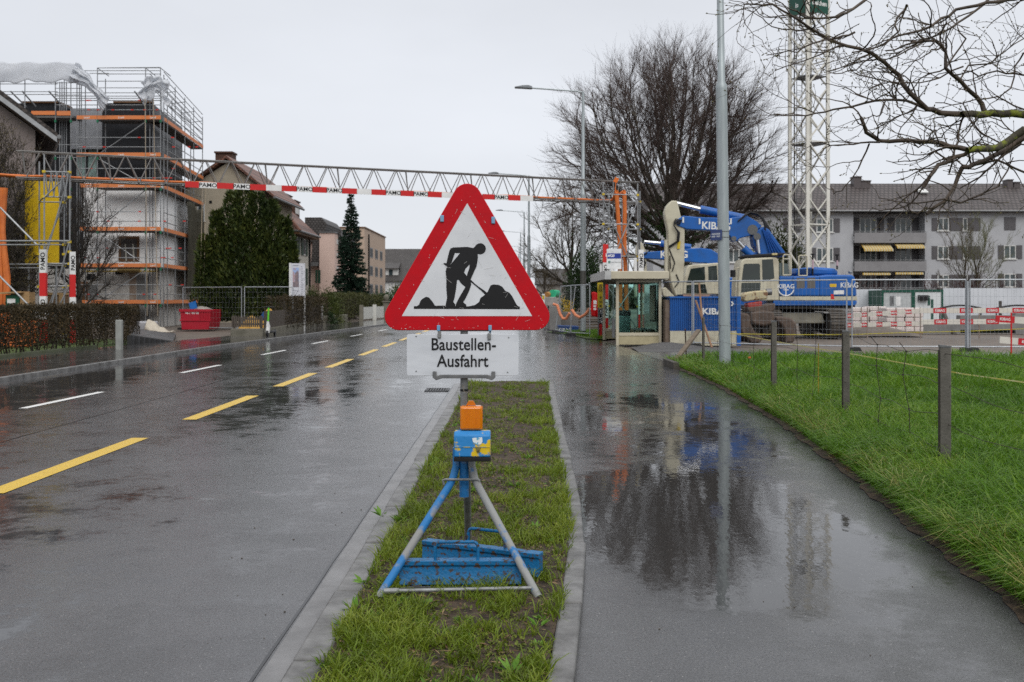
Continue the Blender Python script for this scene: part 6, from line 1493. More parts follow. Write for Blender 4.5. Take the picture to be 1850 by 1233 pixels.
def bush(name, label, c, rx, ry, rz, n, L, m, seed, cat='bush', wd=.5):
    rg = np.random.default_rng(seed); t = thing(name, label, cat, c); p, d = shrub_leaves(c, n, rg, rx, ry, rz)
    leaves('foliage', p, d, L*(.6+.8*rg.random(n)), L*wd, m, rg, t)
    b = MB(); b.tube([c, (c[0], c[1], c[2]+rz*.6)], .06, 6); b.build('stem', M_BARK, t, world=True); return t
M_EVG = leafmat('evergreen_dark', (.008, .018, .008), (.018, .036, .012), (.04, .065, .02), .5, .05, .8)
M_OLV = leafmat('olive_leaf', (.02, .03, .008), (.05, .065, .015), (.10, .12, .03), .5, .1, .8)
bush('evergreen_bush', 'dark evergreen bush behind the street lamp and the red banner', (XW(1058, 58), 58, 0), 1.25, 1.2, ZW(452, 58)-.2, 9000, .16, M_EVG, 31)
bush('evergreen_bush', 'dark conifer bush behind the big excavator boom and cab', (XW(1408, 62), 62, 0), 1.9, 1.5, ZW(425, 62)-.2, 9000, .20, M_OLV, 32)
M_YSH = leafmat('forsythia', (.35, .22, .01), (.55, .38, .02), (.7, .52, .05), .5, .2)
bush('flowering_bush', 'small yellow flowering bush behind the site fence by the lamp', (XW(1021, 52), 52, 0), .55, .4, ZW(541, 52)-.1, 700, .10, M_YSH, 33)
M_RSH = mat('reddish_hedge_twig', (.06, .025, .022), .85)
for i, (px, w_, lab) in enumerate(((1560, 2.6, 'dark red bare shrub below the lower balcony'), (1712, 2.4, 'dark red bare shrub above the long white hoarding, beside the container'), (1810, 3.2, 'reddish bare shrub above the right part of the hoarding'))):
    rn = random.Random(40+i); sg = []
    for k_ in range(90):
        p = (XW(px, 88)+rn.uniform(-w_, w_), 88+rn.uniform(-.6, .6), 0); pts = limb(sg, p, (rn.gauss(0, .25), rn.gauss(0, .25), 1), rn.uniform(1.8, 3.4), .03, .01, 5, rn, .1, .05)
        for e in range(7): q, d, r_ = pts[rn.randint(1, 5)]; limb(sg, q, d+rvec(rn)*.5, rn.uniform(.5, 1.1), .014, .006, 3, rn, .15, .05)
    o = seg_mesh('bare_shrub', sg, M_RSH); tag(o, lab, 'shrub')

# ---------------------------------------------------------------- branches of the roadside tree reaching in from the right
M_NBARK = mat('wet_branch_bark', (.042, .031, .023), .6, c2=(.10, .075, .055), scale=9, bump=.5, bscale=60, detail=8, thr=(.4, .75))
M_MOSS = mat('mossy_bark', (.05, .045, .03), .8, c2=(.14, .16, .02), scale=14, thr=(.50, .60), bump=.4, bscale=70)
M_BUD = mat('bud_brown', (.10, .065, .035), .6, c2=(.12, .12, .045), scale=30)
YN = 8.0
nt_ = thing('roadside_tree', 'bare budding branches of a roadside tree hanging into the upper right corner', 'tree', (6.9, 8.6, 0))
rn = random.Random(17); sg = []; tws = []; mossy = []
def ptpx(x, y, dy): return W(x, y, YN+dy)
def big_limb(pts, r0, r1, dy0, dy1, store):
    out = []; n = len(pts)
    # refine with wander
    fine = []
    for (a, e) in zip(pts, pts[1:]):
        m_ = max(2, int(math.hypot(e[0]-a[0], e[1]-a[1])/16))
        for k_ in range(m_): u = k_/m_; fine.append((a[0]+(e[0]-a[0])*u+rn.gauss(0, 1.3), a[1]+(e[1]-a[1])*u+rn.gauss(0, 1.3)))
    fine.append(pts[-1]); N_ = len(fine)
    for i, p in enumerate(fine):
        u = i/(N_-1); q = ptpx(p[0], p[1], dy0+(dy1-dy0)*u+.06*math.sin(i*.9)); out.append((q, r0+(r1-r0)*u**.8))
    for (p, ra), (q, rb) in zip(out, out[1:]): store.append((*p, *q, ra, rb))
    return out
k9 = YN/F*.41
LB = []; BR = []
def lb(pts, t0, t1, d0, d1, st=None, n=None): one = []; LB.append((big_limb(pts, t0*k9, t1*k9, d0, d1, one), n)); BR.append((one, st is mossy))
lb([(2300, 250), (2050, 215), (1850, 206), (1790, 205), (1740, 207)], 40, 15, .9, .2, mossy, 3)
lb([(1740, 207), (1700, 203), (1672, 196), (1645, 168), (1622, 136), (1598, 112), (1575, 98), (1530, 84), (1500, 74), (1465, 52), (1430, 28), (1395, 9), (1345, 8)], 14, 3, .2, -.5, sg, 34)
lb([(2300, 300), (2000, 250), (1850, 238), (1800, 266), (1750, 272)], 40, 14, .9, -.1, mossy, 6)
lb([(1750, 272), (1700, 259), (1640, 254), (1590, 256), (1564, 236), (1556, 214)], 12, 7, -.1, -.4, sg, 16)
lb([(1590, 256), (1540, 260), (1500, 261), (1465, 258)], 4.5, 2, -.3, -.6, sg, 7)
lb([(1755, 272), (1725, 285), (1695, 300), (1680, 318), (1669, 337)], 9, 8, -.1, -.4, sg, 10)
lb([(2200, 240), (1940, 235), (1850, 250), (1800, 280), (1760, 296), (1738, 305), (1726, 335), (1707, 362), (1675, 386)], 26, 7, .8, .0, sg, 22)
lb([(1707, 362), (1735, 368), (1770, 352), (1800, 338), (1820, 308), (1830, 285)], 5, 3, .0, .2, sg, 10)
lb([(1707, 358), (1660, 368), (1620, 365), (1588, 358)], 4, 2, 0, -.3, sg, 8)
lb([(1780, 203), (1764, 175), (1735, 148), (1708, 124), (1710, 92), (1690, 74), (1650, 75), (1600, 92)], 12, 3, .3, -.2, sg, 20)
lb([(1708, 124), (1722, 105), (1745, 70), (1730, 50)], 5, 3, .1, .3, sg, 7)
lb([(1745, 207), (1735, 225), (1730, 255), (1722, 290), (1715, 312)], 5, 4, .2, .1, sg, 6)
lb([(2100, 20), (1900, -10), (1800, 2), (1745, 14), (1700, 35), (1660, 58), (1610, 70), (1585, 88), (1540, 95)], 16, 3, .6, -.3, sg, 22)
lb([(1900, -40), (1790, -5), (1750, 30), (1700, 60), (1640, 90), (1600, 108)], 9, 3, .7, .1, sg, 14)
lb([(1640, 10), (1625, 25), (1618, 42), (1622, 58), (1600, 80)], 6, 3, 0, -.1, sg, 8)
lb([(1960, 60), (1850, 98), (1835, 120), (1828, 160), (1800, 182)], 6, 3, .5, .3, sg, 12)
lb([(1950, 150), (1850, 135), (1800, 131), (1770, 137), (1740, 128)], 6, 3, .5, .2, sg, 12)
lb([(1672, 196), (1640, 182), (1600, 180), (1560, 187), (1520, 196), (1490, 203), (1440, 210), (1398, 206)], 7, 2.5, .2, -.6, sg, 24)
lb([(1580, -20), (1560, 5), (1530, 22), (1510, 32), (1480, 34), (1455, 30), (1440, 20)], 8, 3, .1, -.3, sg, 10)
lb([(1545, 60), (1520, 66), (1490, 72), (1455, 85), (1440, 92), (1385, 100)], 5, 2, -.1, -.5, sg, 14)
lb([(1585, 100), (1560, 112), (1545, 125), (1520, 133), (1495, 130)], 4, 2, -.1, -.5, sg, 9)
lb([(1520, 80), (1480, 100), (1440, 115), (1400, 128)], 4, 2, -.3, -.6, sg, 8)
lb([(1750, 275), (1755, 300), (1800, 290), (1850, 312), (1960, 330)], 4, 6, .1, .5, sg, 10)
lb([(1850, 235), (1840, 262), (1800, 292), (1770, 320), (1735, 340)], 8, 3, .4, .2, sg, 12)
lb([(1570, 258), (1560, 285), (1540, 322), (1520, 345), (1505, 350), (1500, 338)], 4, 2, -.3, -.2, sg, 6)
lb([(1960, 190), (1850, 195), (1800, 176), (1760, 180), (1720, 190), (1690, 186)], 5, 2.5, .5, .2, sg, 12)
lb([(1730, 150), (1750, 120), (1790, 115), (1815, 90), (1850, 70)], 4, 3, .2, .4, sg, 8)
lb([(1740, 120), (1700, 140), (1660, 150), (1600, 148), (1570, 160)], 4, 2, .1, -.3, sg, 12)
buds = []
def twig(p, d, L, r0, lvl):
    n = max(3, int(L/.05)); q = Vector(p); d = Vector(d).normalized(); st = L/n
    for i in range(n):
        d = (d+rvec(rn)*.20+Vector((-.02, 0, .03))).normalized(); q2 = q+d*st; ra = r0*(1-.55*i/n); tws.append((*q, *q2, ra, r0*(1-.55*(i+1)/n))); q = q2
        if rn.random() < .42: sd = (d+rvec(rn)*.9).normalized(); buds.append((q.copy(), sd, rn.uniform(.010, .02)))
        if lvl < 2 and rn.random() < (.26 if lvl == 0 else .16): twig(q, (d+rvec(rn)*.65), L*rn.uniform(.3, .6), ra*.75, lvl+1)
    buds.append((q.copy(), d, rn.uniform(.016, .028)))
for pts, n in LB:
    for k_ in range(int((n or 0)*.8)):
        i = rn.randint(1, len(pts)-1); p, r_ = pts[i]
        if p.x > .54*p.y+.25: continue
        d = (p-pts[i-1][0]).normalized(); d.y += rn.gauss(0, .5)
        nd = (d+rvec(rn)*.75+Vector((-.15, 0, .05))).normalized()
        twig(p, nd, rn.uniform(.18, .62), min(.0075, r_*.7), 0)
# trunk beyond the right edge, carrying the limbs
b3 = []
limb(b3, (6.9, 8.6, 0), (-.02, 0, 1), 6.2, .24, .14, 8, rn, .03)
for z0, T, t_ in ((2.9, W(2300, 250, YN+.9), 40), (2.7, W(2300, 300, YN+.9), 40), (3.0, W(2200, 240, YN+.8), 26), (3.6, W(2100, 20, YN+.6), 16), (3.2, W(1960, 190, YN+.5), 5), (3.4, W(1960, 60, YN+.5), 6), (4.0, W(1900, -40, YN+.7), 9), (3.3, W(1950, 150, YN+.5), 6), (2.6, W(1960, 330, YN+.5), 6)):
    A0 = Vector((6.85, 8.6, z0)); r_ = t_*k9; q0 = A0; n_ = 6
    for i in range(n_):
        u = (i+1)/n_; q1 = A0.lerp(T, u)+(Vector((0, .05*math.sin(i*2.1), .07*math.sin(i*1.7+z0))) if i < n_-1 else Vector()); b3.append((*q0, *q1, r_*(1.5-.5*i/n_), r_*(1.5-.5*u))); q0 = q1
seg_mesh('trunk', b3, M_BARK, nt_); 
for one, ms_ in BR: seg_mesh('branch', one, M_MOSS if ms_ else M_NBARK, nt_, big=.006)
seg_mesh('twigs', tws, M_NBARK, nt_)
bs = []
for p, d, L in buds: m_ = p+d*L*.5; bs.append((*p, *m_, .0016, L*.24)); bs.append((*m_, *(p+d*L), L*.24, .0006))
seg_mesh('buds', bs, M_BUD, nt_)
# ================================================================ SCAFFOLDED BUILDING ON THE LEFT
YS = 54.0
M_REND = mat('fresh_white_render', (.86, .855, .845), .8, c2=(.82, .815, .805), scale=1.0)
M_MEMB = mat('black_membrane', (.016, .017, .020), .38, c2=(.026, .027, .031), scale=2, stretch=(3, 1, .3), bump=.3, bscale=2.5)
M_OLDW = mat('old_plaster', (.60, .58, .545), .85, c2=(.42, .40, .37), scale=1.6, detail=8, thr=(.42, .62))
M_OAK = mat('brown_board', (.16, .085, .04), .7, c2=(.10, .055, .03), scale=2)
M_FOIL = mat('grey_foil', (.34, .35, .37), .5, c2=(.27, .28, .30), scale=2)
M_TEAL = mat('greenish_pane', (.32, .43, .40), .08, c2=(.22, .31, .29), scale=1)
sb = thing('scaffolded_building', 'building under renovation, white below and black membrane above, inside scaffolding', 'building', (-19.2, YS, 0))
xl, xc = -34.0, XW(289, YS); xb_ = XW(272, YS); z1, z2, z3 = ZW(486, YS), ZW(329, YS), ZW(185, YS); YE2 = 62.4; dxr = -.95
def skew(b, x0, x1, y0, y1, za, zb_, rnd=0):
    b.add([(x0, y0, za), (x1, y0, za), (x1+dxr, y1, za), (x0+dxr, y1, za), (x0, y0, zb_), (x1, y0, zb_), (x1+dxr, y1, zb_), (x0+dxr, y1, zb_)], [(3, 2, 1, 0), (4, 5, 6, 7), (0, 1, 5, 4), (1, 2, 6, 5), (2, 3, 7, 6), (3, 0, 4, 7)])
b = MB(); skew(b, xl, xc-.06, YS+.06, YE2, -.3, z1-.003); b.build('base_wall', M_OLDW, sb, world=True, smooth=False)
b = MB(); skew(b, XW(150, YS), xc, YS, YE2, z1, z2); w_ = b.build('white_wall', M_REND, sb, world=True, bevel=.12)
b = MB(); skew(b, XW(181, YS), xb_, YS+.25, YE2-.3, z2+.003, z3); b.build('membrane_wall', M_MEMB, sb, world=True, smooth=False)
b = MB(); skew(b, xl, XW(181, YS)-.003, YS+1.9, YE2-.3, z1+.003, z3+.02); b.build('membrane_wall', M_MEMB, sb, world=True, smooth=False)
b = MB(); b.bx((xl, YS+.3, ZW(205, YS)), (XW(103, YS), YS+1.88, z3)); b.build('membrane_wall', M_MEMB, sb, world=True, smooth=False)
b = MB(); b.bx((XW(36, YS), YS+.2, z3+.003), (XW(103, YS), YS+1.9, z3+.10)); b.bx((XW(202, YS), YS+.18, z3+.003), (xb_+.05, YS+.4, z3+.10)); b.build('roof_edge_plank', M_OAK, sb, world=True, smooth=False)
b = MB(); b.bx((XW(106, YS), YS+1.4, ZW(262, YS)), (XW(178, YS), YS+1.85, ZW(187, YS))); b.build('foil_sheet', M_FOIL, sb, world=True, smooth=False)
o = win(sb, YS+1.9, 137, 178, 244, 326, 1, False, M_HOSE, M_TEAL)
b = MB(); b.bx((XW(150.5, YS), YS+1.75, ZW(252, YS)), (XW(178, YS), YS+1.86, ZW(245, YS))); b.build('dark_lintel', M_HOSE, sb, world=True)
o = win(sb, YS, 214.5, 252, 427, 473, 0, False, M_OAK, mat('unglazed_room_shade', (.05, .045, .045), .7, c2=(.10, .09, .085), scale=1), fw=.13)  # dark pane colour stands in for the shade of the room behind
b = MB(); 
for x_ in (229, 243): b.tube([(XW(x_, YS), YS-.06, ZW(472, YS)), (XW(x_-2, YS), YS-.06, ZW(441, YS))], .04, 6)
b.build('support', mat('pale_prop', (.5, .48, .42), .6), o, world=True)
Yg = YS+.06
def patch(nm, m, x0, x1, y0, y1, d=.012): b = MB(); b.bx((XW(x0, Yg), Yg-d, ZW(y1, Yg)), (XW(x1, Yg), Yg-.001, ZW(y0, Yg))); return b.build(nm, m, sb, world=True, smooth=False)
patch('door', M_OAK, 139, 159, 509, 589, .05); patch('niche_shade', M_HOSE, 157, 172, 495, 506); patch('bare_brick', mat('bare_brick', (.27, .19, .14), .9, c2=(.36, .31, .26), scale=3), 234, 246, 487, 590, .014)  # flat black patch paints the shade of a niche on the wall
patch('grey_patch', mat('grey_mortar', (.20, .20, .20), .9, c2=(.27, .27, .26), scale=2), 247, 272, 495, 590, .010); patch('grey_patch', MATS['grey_mortar'], 160, 175, 515, 548, .009); patch('sill_roll', mat('ochre_roll', (.40, .29, .12), .7), 215, 254, 482, 493, .25); patch('beam', M_HOSE, 209, 222, 490, 496, .06)
patch('ochre_strip', mat('ochre_line', (.50, .35, .06), .7), 150, 286, 489, 491.5, .016)
# scaffold
M_ODECK = mat('orange_toe_board', (.66, .20, .06), .55, c2=(.56, .20, .08), scale=2)
M_DECK = mat('scaffold_deck', (.16, .155, .15), .7, metal=.3)
M_GRN = mat('green_coupler', (.02, .16, .08), .5); M_RCAP = mat('red_cap', (.6, .04, .03), .5)
sc = thing('scaffold', 'tall tube scaffold with orange toe boards wrapped round the white and black building', 'scaffold', (XW(290, 53), 52.9, 0))
YF0, YF1 = 52.7, 53.75
lv = [ZW(v, YF0) for v in (549, 483, 417, 339, 283, 216)]; ztop = ZW(123, YF0)
def sp(px): return (XW(px, YF0), YF0)
front = [176, 263, 290]; far0 = (XW(296, 53.2), 53.2); far1 = (-19.55, 62.9)
side = [(far0[0]+(far1[0]-far0[0])*u, far0[1]+(far1[1]-far0[1])*u) for u in (0, .26, .5, .74, 1.0)]
side_in = [(x-.75, y) for x, y in side]
left = [0, 45, 100, 128, 139]
for px in front+left:
    for yy in (YF0, YF1):
        if px in (0, 45) and yy == YF1: continue
        b = MB(); zt_ = ztop if px in (176, 263, 290) else ZW(124, YF0)
        if px < 50: zt_ = ZW(118, YF0)
        b.tube([(XW(px, YF0), yy, 0), (XW(px, YF0), yy, zt_-(.35 if yy == YF1 else 0))], .026, 7); b.build('standard', M_TUBE, sc, world=True)
for i, (x, y) in enumerate(side):
    zt_ = ztop-.25-.30*i*.4
    b = MB(); b.tube([(x, y, 0), (x, y, zt_)], .026, 7); b.build('standard', M_TUBE, sc, world=True)
    b = MB(); b.tube([(x-.75, y, 0), (x-.75, y, zt_-.1)], .026, 7); b.build('standard', M_TUBE, sc, world=True)
ins = []
for li, z in enumerate(lv):
    runs = [((176, YF0), (290, YF0))]
    xs0 = XW(150 if li < 3 else 176, YF0); xs1 = XW(290, YF0)
    b = MB(); b.bx((xs0, YF0+.05, z-.06), (xs1, YF1-.05, z)); b.build('deck', M_DECK, sc, world=True, smooth=False)
    for (a, e) in (([145, 176], [176, 263], [263, 291]) if li in (0, 1, 2, 3) else ([139, 176], [176, 263], [263, 291])):
        b = MB(); b.bx((XW(a, YF0)+.01, YF0-.05, z), (XW(e, YF0)-.01, YF0-.02, z+.20)); o = b.build('toe_board', M_ODECK, sc, world=True, smooth=False)
        cx_ = (XW(a, YF0)+XW(e, YF0))/2
        text('Lawil', .15, M_KW, o, (cx_, YF0-.053, z+.045), bold=.003)
        for k_ in (.5, 1.0):
            b = MB(); b.tube([(XW(a, YF0), YF0, z+k_), (XW(e, YF0), YF0, z+k_)], .024, 6); b.build('guard_rail', M_TUBE, sc, world=True)
    for i in range(4):
        (xa, ya), (xb2, yb2) = side[i], side[i+1]
        b = MB(); b.add([(xa, ya, z-.06), (xb2, yb2, z-.06), (xb2-.72, yb2, z-.06), (xa-.72, ya, z-.06), (xa, ya, z), (xb2, yb2, z), (xb2-.72, yb2, z), (xa-.72, ya, z)], [(3, 2, 1, 0), (4, 5, 6, 7), (0, 1, 5, 4), (1, 2, 6, 5), (2, 3, 7, 6), (3, 0, 4, 7)]); b.build('deck', M_DECK, sc, world=True, smooth=False)
        b = MB(); b.bar((xa+.03, ya, z+.10), (xb2+.03, yb2, z+.10), .03, .2); b.build('toe_board', M_ODECK, sc, world=True, smooth=False)
        for k_ in (.5, 1.0):
            b = MB(); b.tube([(xa, ya, z+k_), (xb2, yb2, z+k_)], .024, 6); b.build('guard_rail', M_TUBE, sc, world=True)
# upper rails
b = MB()
for yy in (123, 128, 134, 147, 159, 168, 174, 178, 190):
    z = ZW(yy, YF0); b.tube([(XW(176 if yy < 160 else 100, YF0), YF0, z), (XW(290, YF0), YF0, z)], .022, 5)
for yy in (152, 166, 171): b.tube([(XW(-20, YF0), YF0, ZW(yy, YF0)), (XW(104, YF0), YF0, ZW(yy, YF0))], .022, 5)
for k_ in range(7):
    z = ztop-.1-k_*.32; b.tube([(side[0][0], side[0][1], z)]+[(x, y, z-.12*i) for i, (x, y) in enumerate(side) if i], .022, 5); 
    if k_ < 3: b.tube([(x-.75, y, z-.1-.12*i) for i, (x, y) in enumerate(side)], .022, 5)
for i in range(5): x, y = side[i]; b.tube([(x, y, ztop-.5-.12*i), (x-.75, y, ztop-.6-.12*i)], .022, 5)
for px in (176, 263, 290): b.tube([(XW(px, YF0), YF0, ztop), (XW(px+6, YF0), YF1, ztop-.2)], .022, 5)
b.tube([(XW(147, YF0), YF1, ztop-.05), (XW(182, YF0), YF1, ztop-.05)], .022, 5); b.tube([(XW(147, YF0), YF0, ztop-.15), (XW(182, YF0), YF0, ztop-.15)], .022, 5); b.tube([(XW(176, YF0), YF0, ztop), (XW(290, YF0), YF0, ztop+.03)], .022, 5)
b.build('upper_rail', M_TUBE, sc, world=True)
b = MB(); 
for (a, za, e, zb_) in ((176, lv[4]+.1, 263, lv[5]-.1), (176, lv[0]+.1, 263, lv[1]-.1), (263, lv[1]+.1, 176, lv[2]-.1), (176, lv[2]+.1, 263, lv[3]-.1), (176, 0.1, 263, lv[0]), (263, lv[3]+.1, 176, lv[4]-.1)):
    b.tube([(XW(a, YF0), YF0+.08, za), (XW(e, YF0), YF0+.08, zb_)], .027, 6)
b.build('diagonal', M_TUBE, sc, world=True)
b = MB()
for px in (108, 112, 116, 120, 147): b.tube([(XW(px, YF1), YF1, lv[2]), (XW(px, YF1), YF1, ZW(148, YF1))], .026, 6)
for yy in (150, 160, 172, 182, 262, 285): b.tube([(XW(100, YF0), YF0, ZW(yy, YF0)), (XW(147, YF0), YF0, ZW(yy, YF0))], .02, 5)
for (a, e) in ((19, 32), (40, 50), (88, 100), (243, 252)): b.tube([(XW(a, YF0), YF0, ZW(165, YF0)), (XW(e, YF0), YF0+.9, ZW(187, YF0))], .04, 6)
b.build('stair_post', M_TUBE, sc, world=True)
b = MB(); b.bx((XW(57, YF0), YF0-.04, ZW(208, YF0)), (XW(100, YF0), YF0-.01, ZW(201, YF0))); b.bx((XW(103, YF0), YF0-.04, ZW(209, YF0)), (XW(128, YF0), YF0-.01, ZW(201, YF0))); b.build('toe_board', M_ODECK, sc, world=True, smooth=False)
b = MB(); b.bx((XW(57, YF0), YF0, ZW(213, YF0)), (XW(133, YF0), YF1, ZW(209, YF0))); b.build('deck', M_DECK, sc, world=True, smooth=False)
b = MB(); rk = random.Random(31)
for px in front+[100, 128]:
    for z in lv: b = MB(); b.box((XW(px, YF0)+.02, YF0-.03, z-.10), (.09, .08, .14)); b.build('green_coupler', M_GRN, sc, world=True, smooth=False)
for k_ in range(48):
    px = rk.choice([176, 183, 263, 270, 290, 314, 330]); z = rk.choice(lv)+rk.choice([.5, 1.0, .5]); b = MB(); b.box((XW(px, YF0)+rk.uniform(-.9, .9), YF0-.025, z), (.14, .05, .055)); b.build('red_cap', M_RCAP, sc, world=True, smooth=False)
for dx in (0, .55):
    b = MB(); b.tube([(XW(262, 52.3)+dx*.8, 52.3, ZW(178, 52.3)), (XW(266, 52.3)+dx, 52.3, .6)], .02, 5); tag(b.build('hoist_rope', mat('rope_tan', (.36, .30, .22), .8)), ['pale hoist rope hanging down the scaffold corner, left of two', 'pale hoist rope hanging down the scaffold corner, right of two'][dx > 0], 'rope')
for k_, px in enumerate((366, 372)):
    b = MB(); b.tube([W(px, 330, 50), W(px-3, 480, 50), W(px-7, 556, 50)], .022, 5); tag(b.build('hanging_rope', MATS['rope_tan']), ['rope hanging from the gantry in front of the beige house, left of two', 'rope hanging from the gantry in front of the beige house, right of two'][k_], 'rope')
# cloths
def cloth(name, label, grid_fn, nu, nv, m, cat):
    vs = [grid_fn(i/nu, j/nv) for j in range(nv+1) for i in range(nu+1)]; fs = [(j*(nu+1)+i, j*(nu+1)+i+1, (j+1)*(nu+1)+i+1, (j+1)*(nu+1)+i) for j in range(nv) for i in range(nu)]
    b = MB(); b.add(vs, fs); o = b.build(name, m); md = o.modifiers.new('thick', 'SOLIDIFY'); md.thickness = .012; tag(o, label, cat); return o
M_PLAS = mat('white_plastic_sheet', (.80, .81, .83), .6, c2=(.70, .72, .75), scale=1.2, bump=.35, bscale=3, spec=.3)
def f1(u, v):
    px = -40+u*188; k_ = abs(((u*3.05) % 1)-.5)*2
    top = 113+1.2*math.sin(u*23)+max(0, u-.9)*70; bot = 151-16*(1-k_)*.35+1.5*math.sin(u*37)
    return tuple(W(px, top+(bot-top)*v, YF0-.10-.06*math.sin(v*3.1)+.05*math.sin(u*19+v*2)*(.3+v)+.02*math.sin(v*7+u*6)))
cloth('plastic_sheet', 'long white plastic sheet tied along the top of the scaffold at the left edge', f1, 110, 14, M_PLAS, 'plastic sheet')
def f2(u, v):
    a = (v-.5)*2; cxp = 130+u*62; cyp = 128+u*u*30+u*32; w_ = (15 if u < .1 else 15-9*(u-.1)/.6 if u < .7 else 6+(u-.7)*26)
    f_ = .13*math.sin(a*7+u*5)+.07*math.sin(a*17+u*11)+.05*math.sin(u*23+a*3)
    return tuple(W(cxp-a*w_*.5+1.2*math.sin(u*19), cyp+a*w_+1.2*math.sin(a*9+u*17), YF0-.25-.12*(1-a*a)+f_*.7))
cloth('plastic_sheet', 'twisted white plastic sheet trailing down from the scaffold top', f2, 46, 26, M_PLAS, 'plastic sheet')
def f3(u, v):
    e_ = math.sin(u*3.14)**.5
    return tuple(W(254+u*49+4*math.sin(v*9)+2*math.sin(u*21+v*7), 150-12*e_+2*math.sin(u*17)+v*(36+10*math.sin(u*8)+4*math.sin(u*23)), YF0-.22+.10*math.sin(u*13+v*6)+.08*math.sin(v*15-u*5)+.05*math.sin(u*31+v*21)))
cloth('plastic_sheet', 'crumpled white plastic sheet at the top corner of the scaffold', f3, 34, 34, M_PLAS, 'plastic sheet')
n_ = M_PLAS.node_tree.nodes; l_ = M_PLAS.node_tree.links; tl_ = n_.new('ShaderNodeBsdfTranslucent'); tl_.inputs['Color'].default_value = (.8, .82, .85, 1); ms_ = n_.new('ShaderNodeMixShader'); ms_.inputs[0].default_value = .55
l_.new(n_['Principled BSDF'].outputs[0], ms_.inputs[1]); l_.new(tl_.outputs[0], ms_.inputs[2]); l_.new(ms_.outputs[0], n_['Material Output'].inputs['Surface'])
def f4(u, v):
    x = side[2][0]+(side[4][0]-side[2][0])*u+.12; y = side[2][1]+(side[4][1]-side[2][1])*u; return (x+.08*math.sin(u*14+v*3), y, 1.9+(7.1-1.9)*v+.15*math.sin(u*8)*v)
cloth('debris_net', 'brown debris netting hung on the road side of the scaffold', f4, 24, 18, mat('net_brown', (.050, .047, .035), .95, spec=.05, c2=(.085, .08, .062), scale=1.5, stretch=(1, 1, .4), alpha=.78), 'netting')

# ================================================================ LEFT GANTRY TOWER AND YARD
lt = [(XW(71, 33.4), 33.4), (XW(80, 31.7), 31.7), (XW(126, 31.9), 31.9), (XW(116, 33.6), 33.6)]
tower(lt, [.3, 1.9, 2.62, 3.32, 4.75, 5.55], 6.1, [(1, 4.7, 2, 5.5), (1, .4, 2, 3.3), (1, 2.6, 2, 5.5), (0, .3, 3, 2.6), (2, 1.9, 1, .3), (0, 2.6, 3, 4.7)], ga)
b = MB()
for i in range(8):
    xa, xb2 = lt[1][0]+(lt[2][0]-lt[1][0])*i/8, lt[1][0]+(lt[2][0]-lt[1][0])*(i+1)/8; b.tube([(xa, 31.75, 4.75 if i % 2 else 5.55), (xb2, 31.8, 5.55 if i % 2 else 4.75)], .022, 5)
b.build('lattice', M_TUBE, ga, world=True)
for (px, Y, z) in ((8, 31.0, 3.3), (30, 33.3, 2.65)):
    b = MB(); b.tube([(XW(-80, Y), Y, z), (XW(126, Y), Y, z)], .028, 6); b.tube([(XW(-80, Y), Y+.02, z-.12), (XW(90, Y), Y+.02, z-.12)], .026, 6); b.build('ledger', M_TUBE, ga, world=True)
b = MB(); b.tube([W(0, 375, 31.5), W(66, 442, 31.5)], .03, 6); b.build('diagonal', M_TUBE, ga, world=True)
b = MB(); b.tube([W(-10, 490, 31.5), W(62, 562, 31.5)], .03, 6); b.build('diagonal', M_TUBE, ga, world=True)
red_white_post(ga, (XW(78.5, 31.5), 31.5), .1, ZW(451, 31.5), .20, 'PAMO'); red_white_post(ga, (XW(131, 31.7), 31.7), .1, ZW(455, 31.7), .17, 'PAMO', yaw=R(35))
M_YP = mat('yellow_sheet', (.66, .44, .012), .5, c2=(.58, .37, .012), scale=3, bump=.1)
t = thing('yellow_panel', 'large plain yellow panel standing behind the left gantry tower', 'yellow panel', (XW(75, 35), 35, 0)); Y = 35.0
b = MB(); b.bx((XW(45, Y), Y, ZW(477, Y)), (XW(106, Y), Y+.04, ZW(327, Y))); b.build('sheet', M_YP, t, world=True)
b = MB(); b.tube([(XW(50, Y), Y+.07, 0), (XW(50, Y), Y+.07, 5.4)], .03, 6); b.tube([(XW(100, Y), Y+.07, 0), (XW(100, Y), Y+.07, 5.4)], .03, 6); b.build('post', M_TUBE, t, world=True)
for k_, xs in enumerate(((-6, -2, 2, 2), (3, 5, 11, 10), (9, 4, 14, 13))):
    b = MB(); b.tube([W(xs[0], 340, 32.6), W(xs[1], 420, 32.5), W(xs[2], 500, 32.4), W(xs[3], 600, 32.4)], .085, 7); tag(b.build('orange_pipe', M_ORANGE), ['orange cable pipe coming down at the left edge, leftmost of three', 'orange cable pipe coming down at the left edge, middle of three', 'orange cable pipe coming down at the left edge, rightmost of three'][k_], 'cable pipe', 'orange cable pipes at the left edge')
b = MB()
for k_ in range(7):
    c_ = W(18+k_*2, 628-k_*2, 30.5); b.tube([c_+Vector((.75*math.cos(a)*(1-.04*k_), .5*math.sin(a), .12+.07*k_+.06*math.sin(a*2+k_))) for a in np.linspace(0, 6.28, 20)], .045, 6, False)
tag(b.build('cable_coil', M_ORANGE), 'coil of orange cable pipe lying behind the brown hedge', 'cable coil')
t = thing('meter_box', 'green electricity box in a wooden case with a pent roof behind the hedge', 'electric box', (XW(26, 32), 32, 0)); Y = 32.0
b = MB(); b.bx((XW(14.5, Y), Y-.15, ZW(562, Y)), (XW(38.5, Y), Y+.2, ZW(533, Y))); o = b.build('box', mat('box_green', (.012, .085, .045), .5), t, world=True)
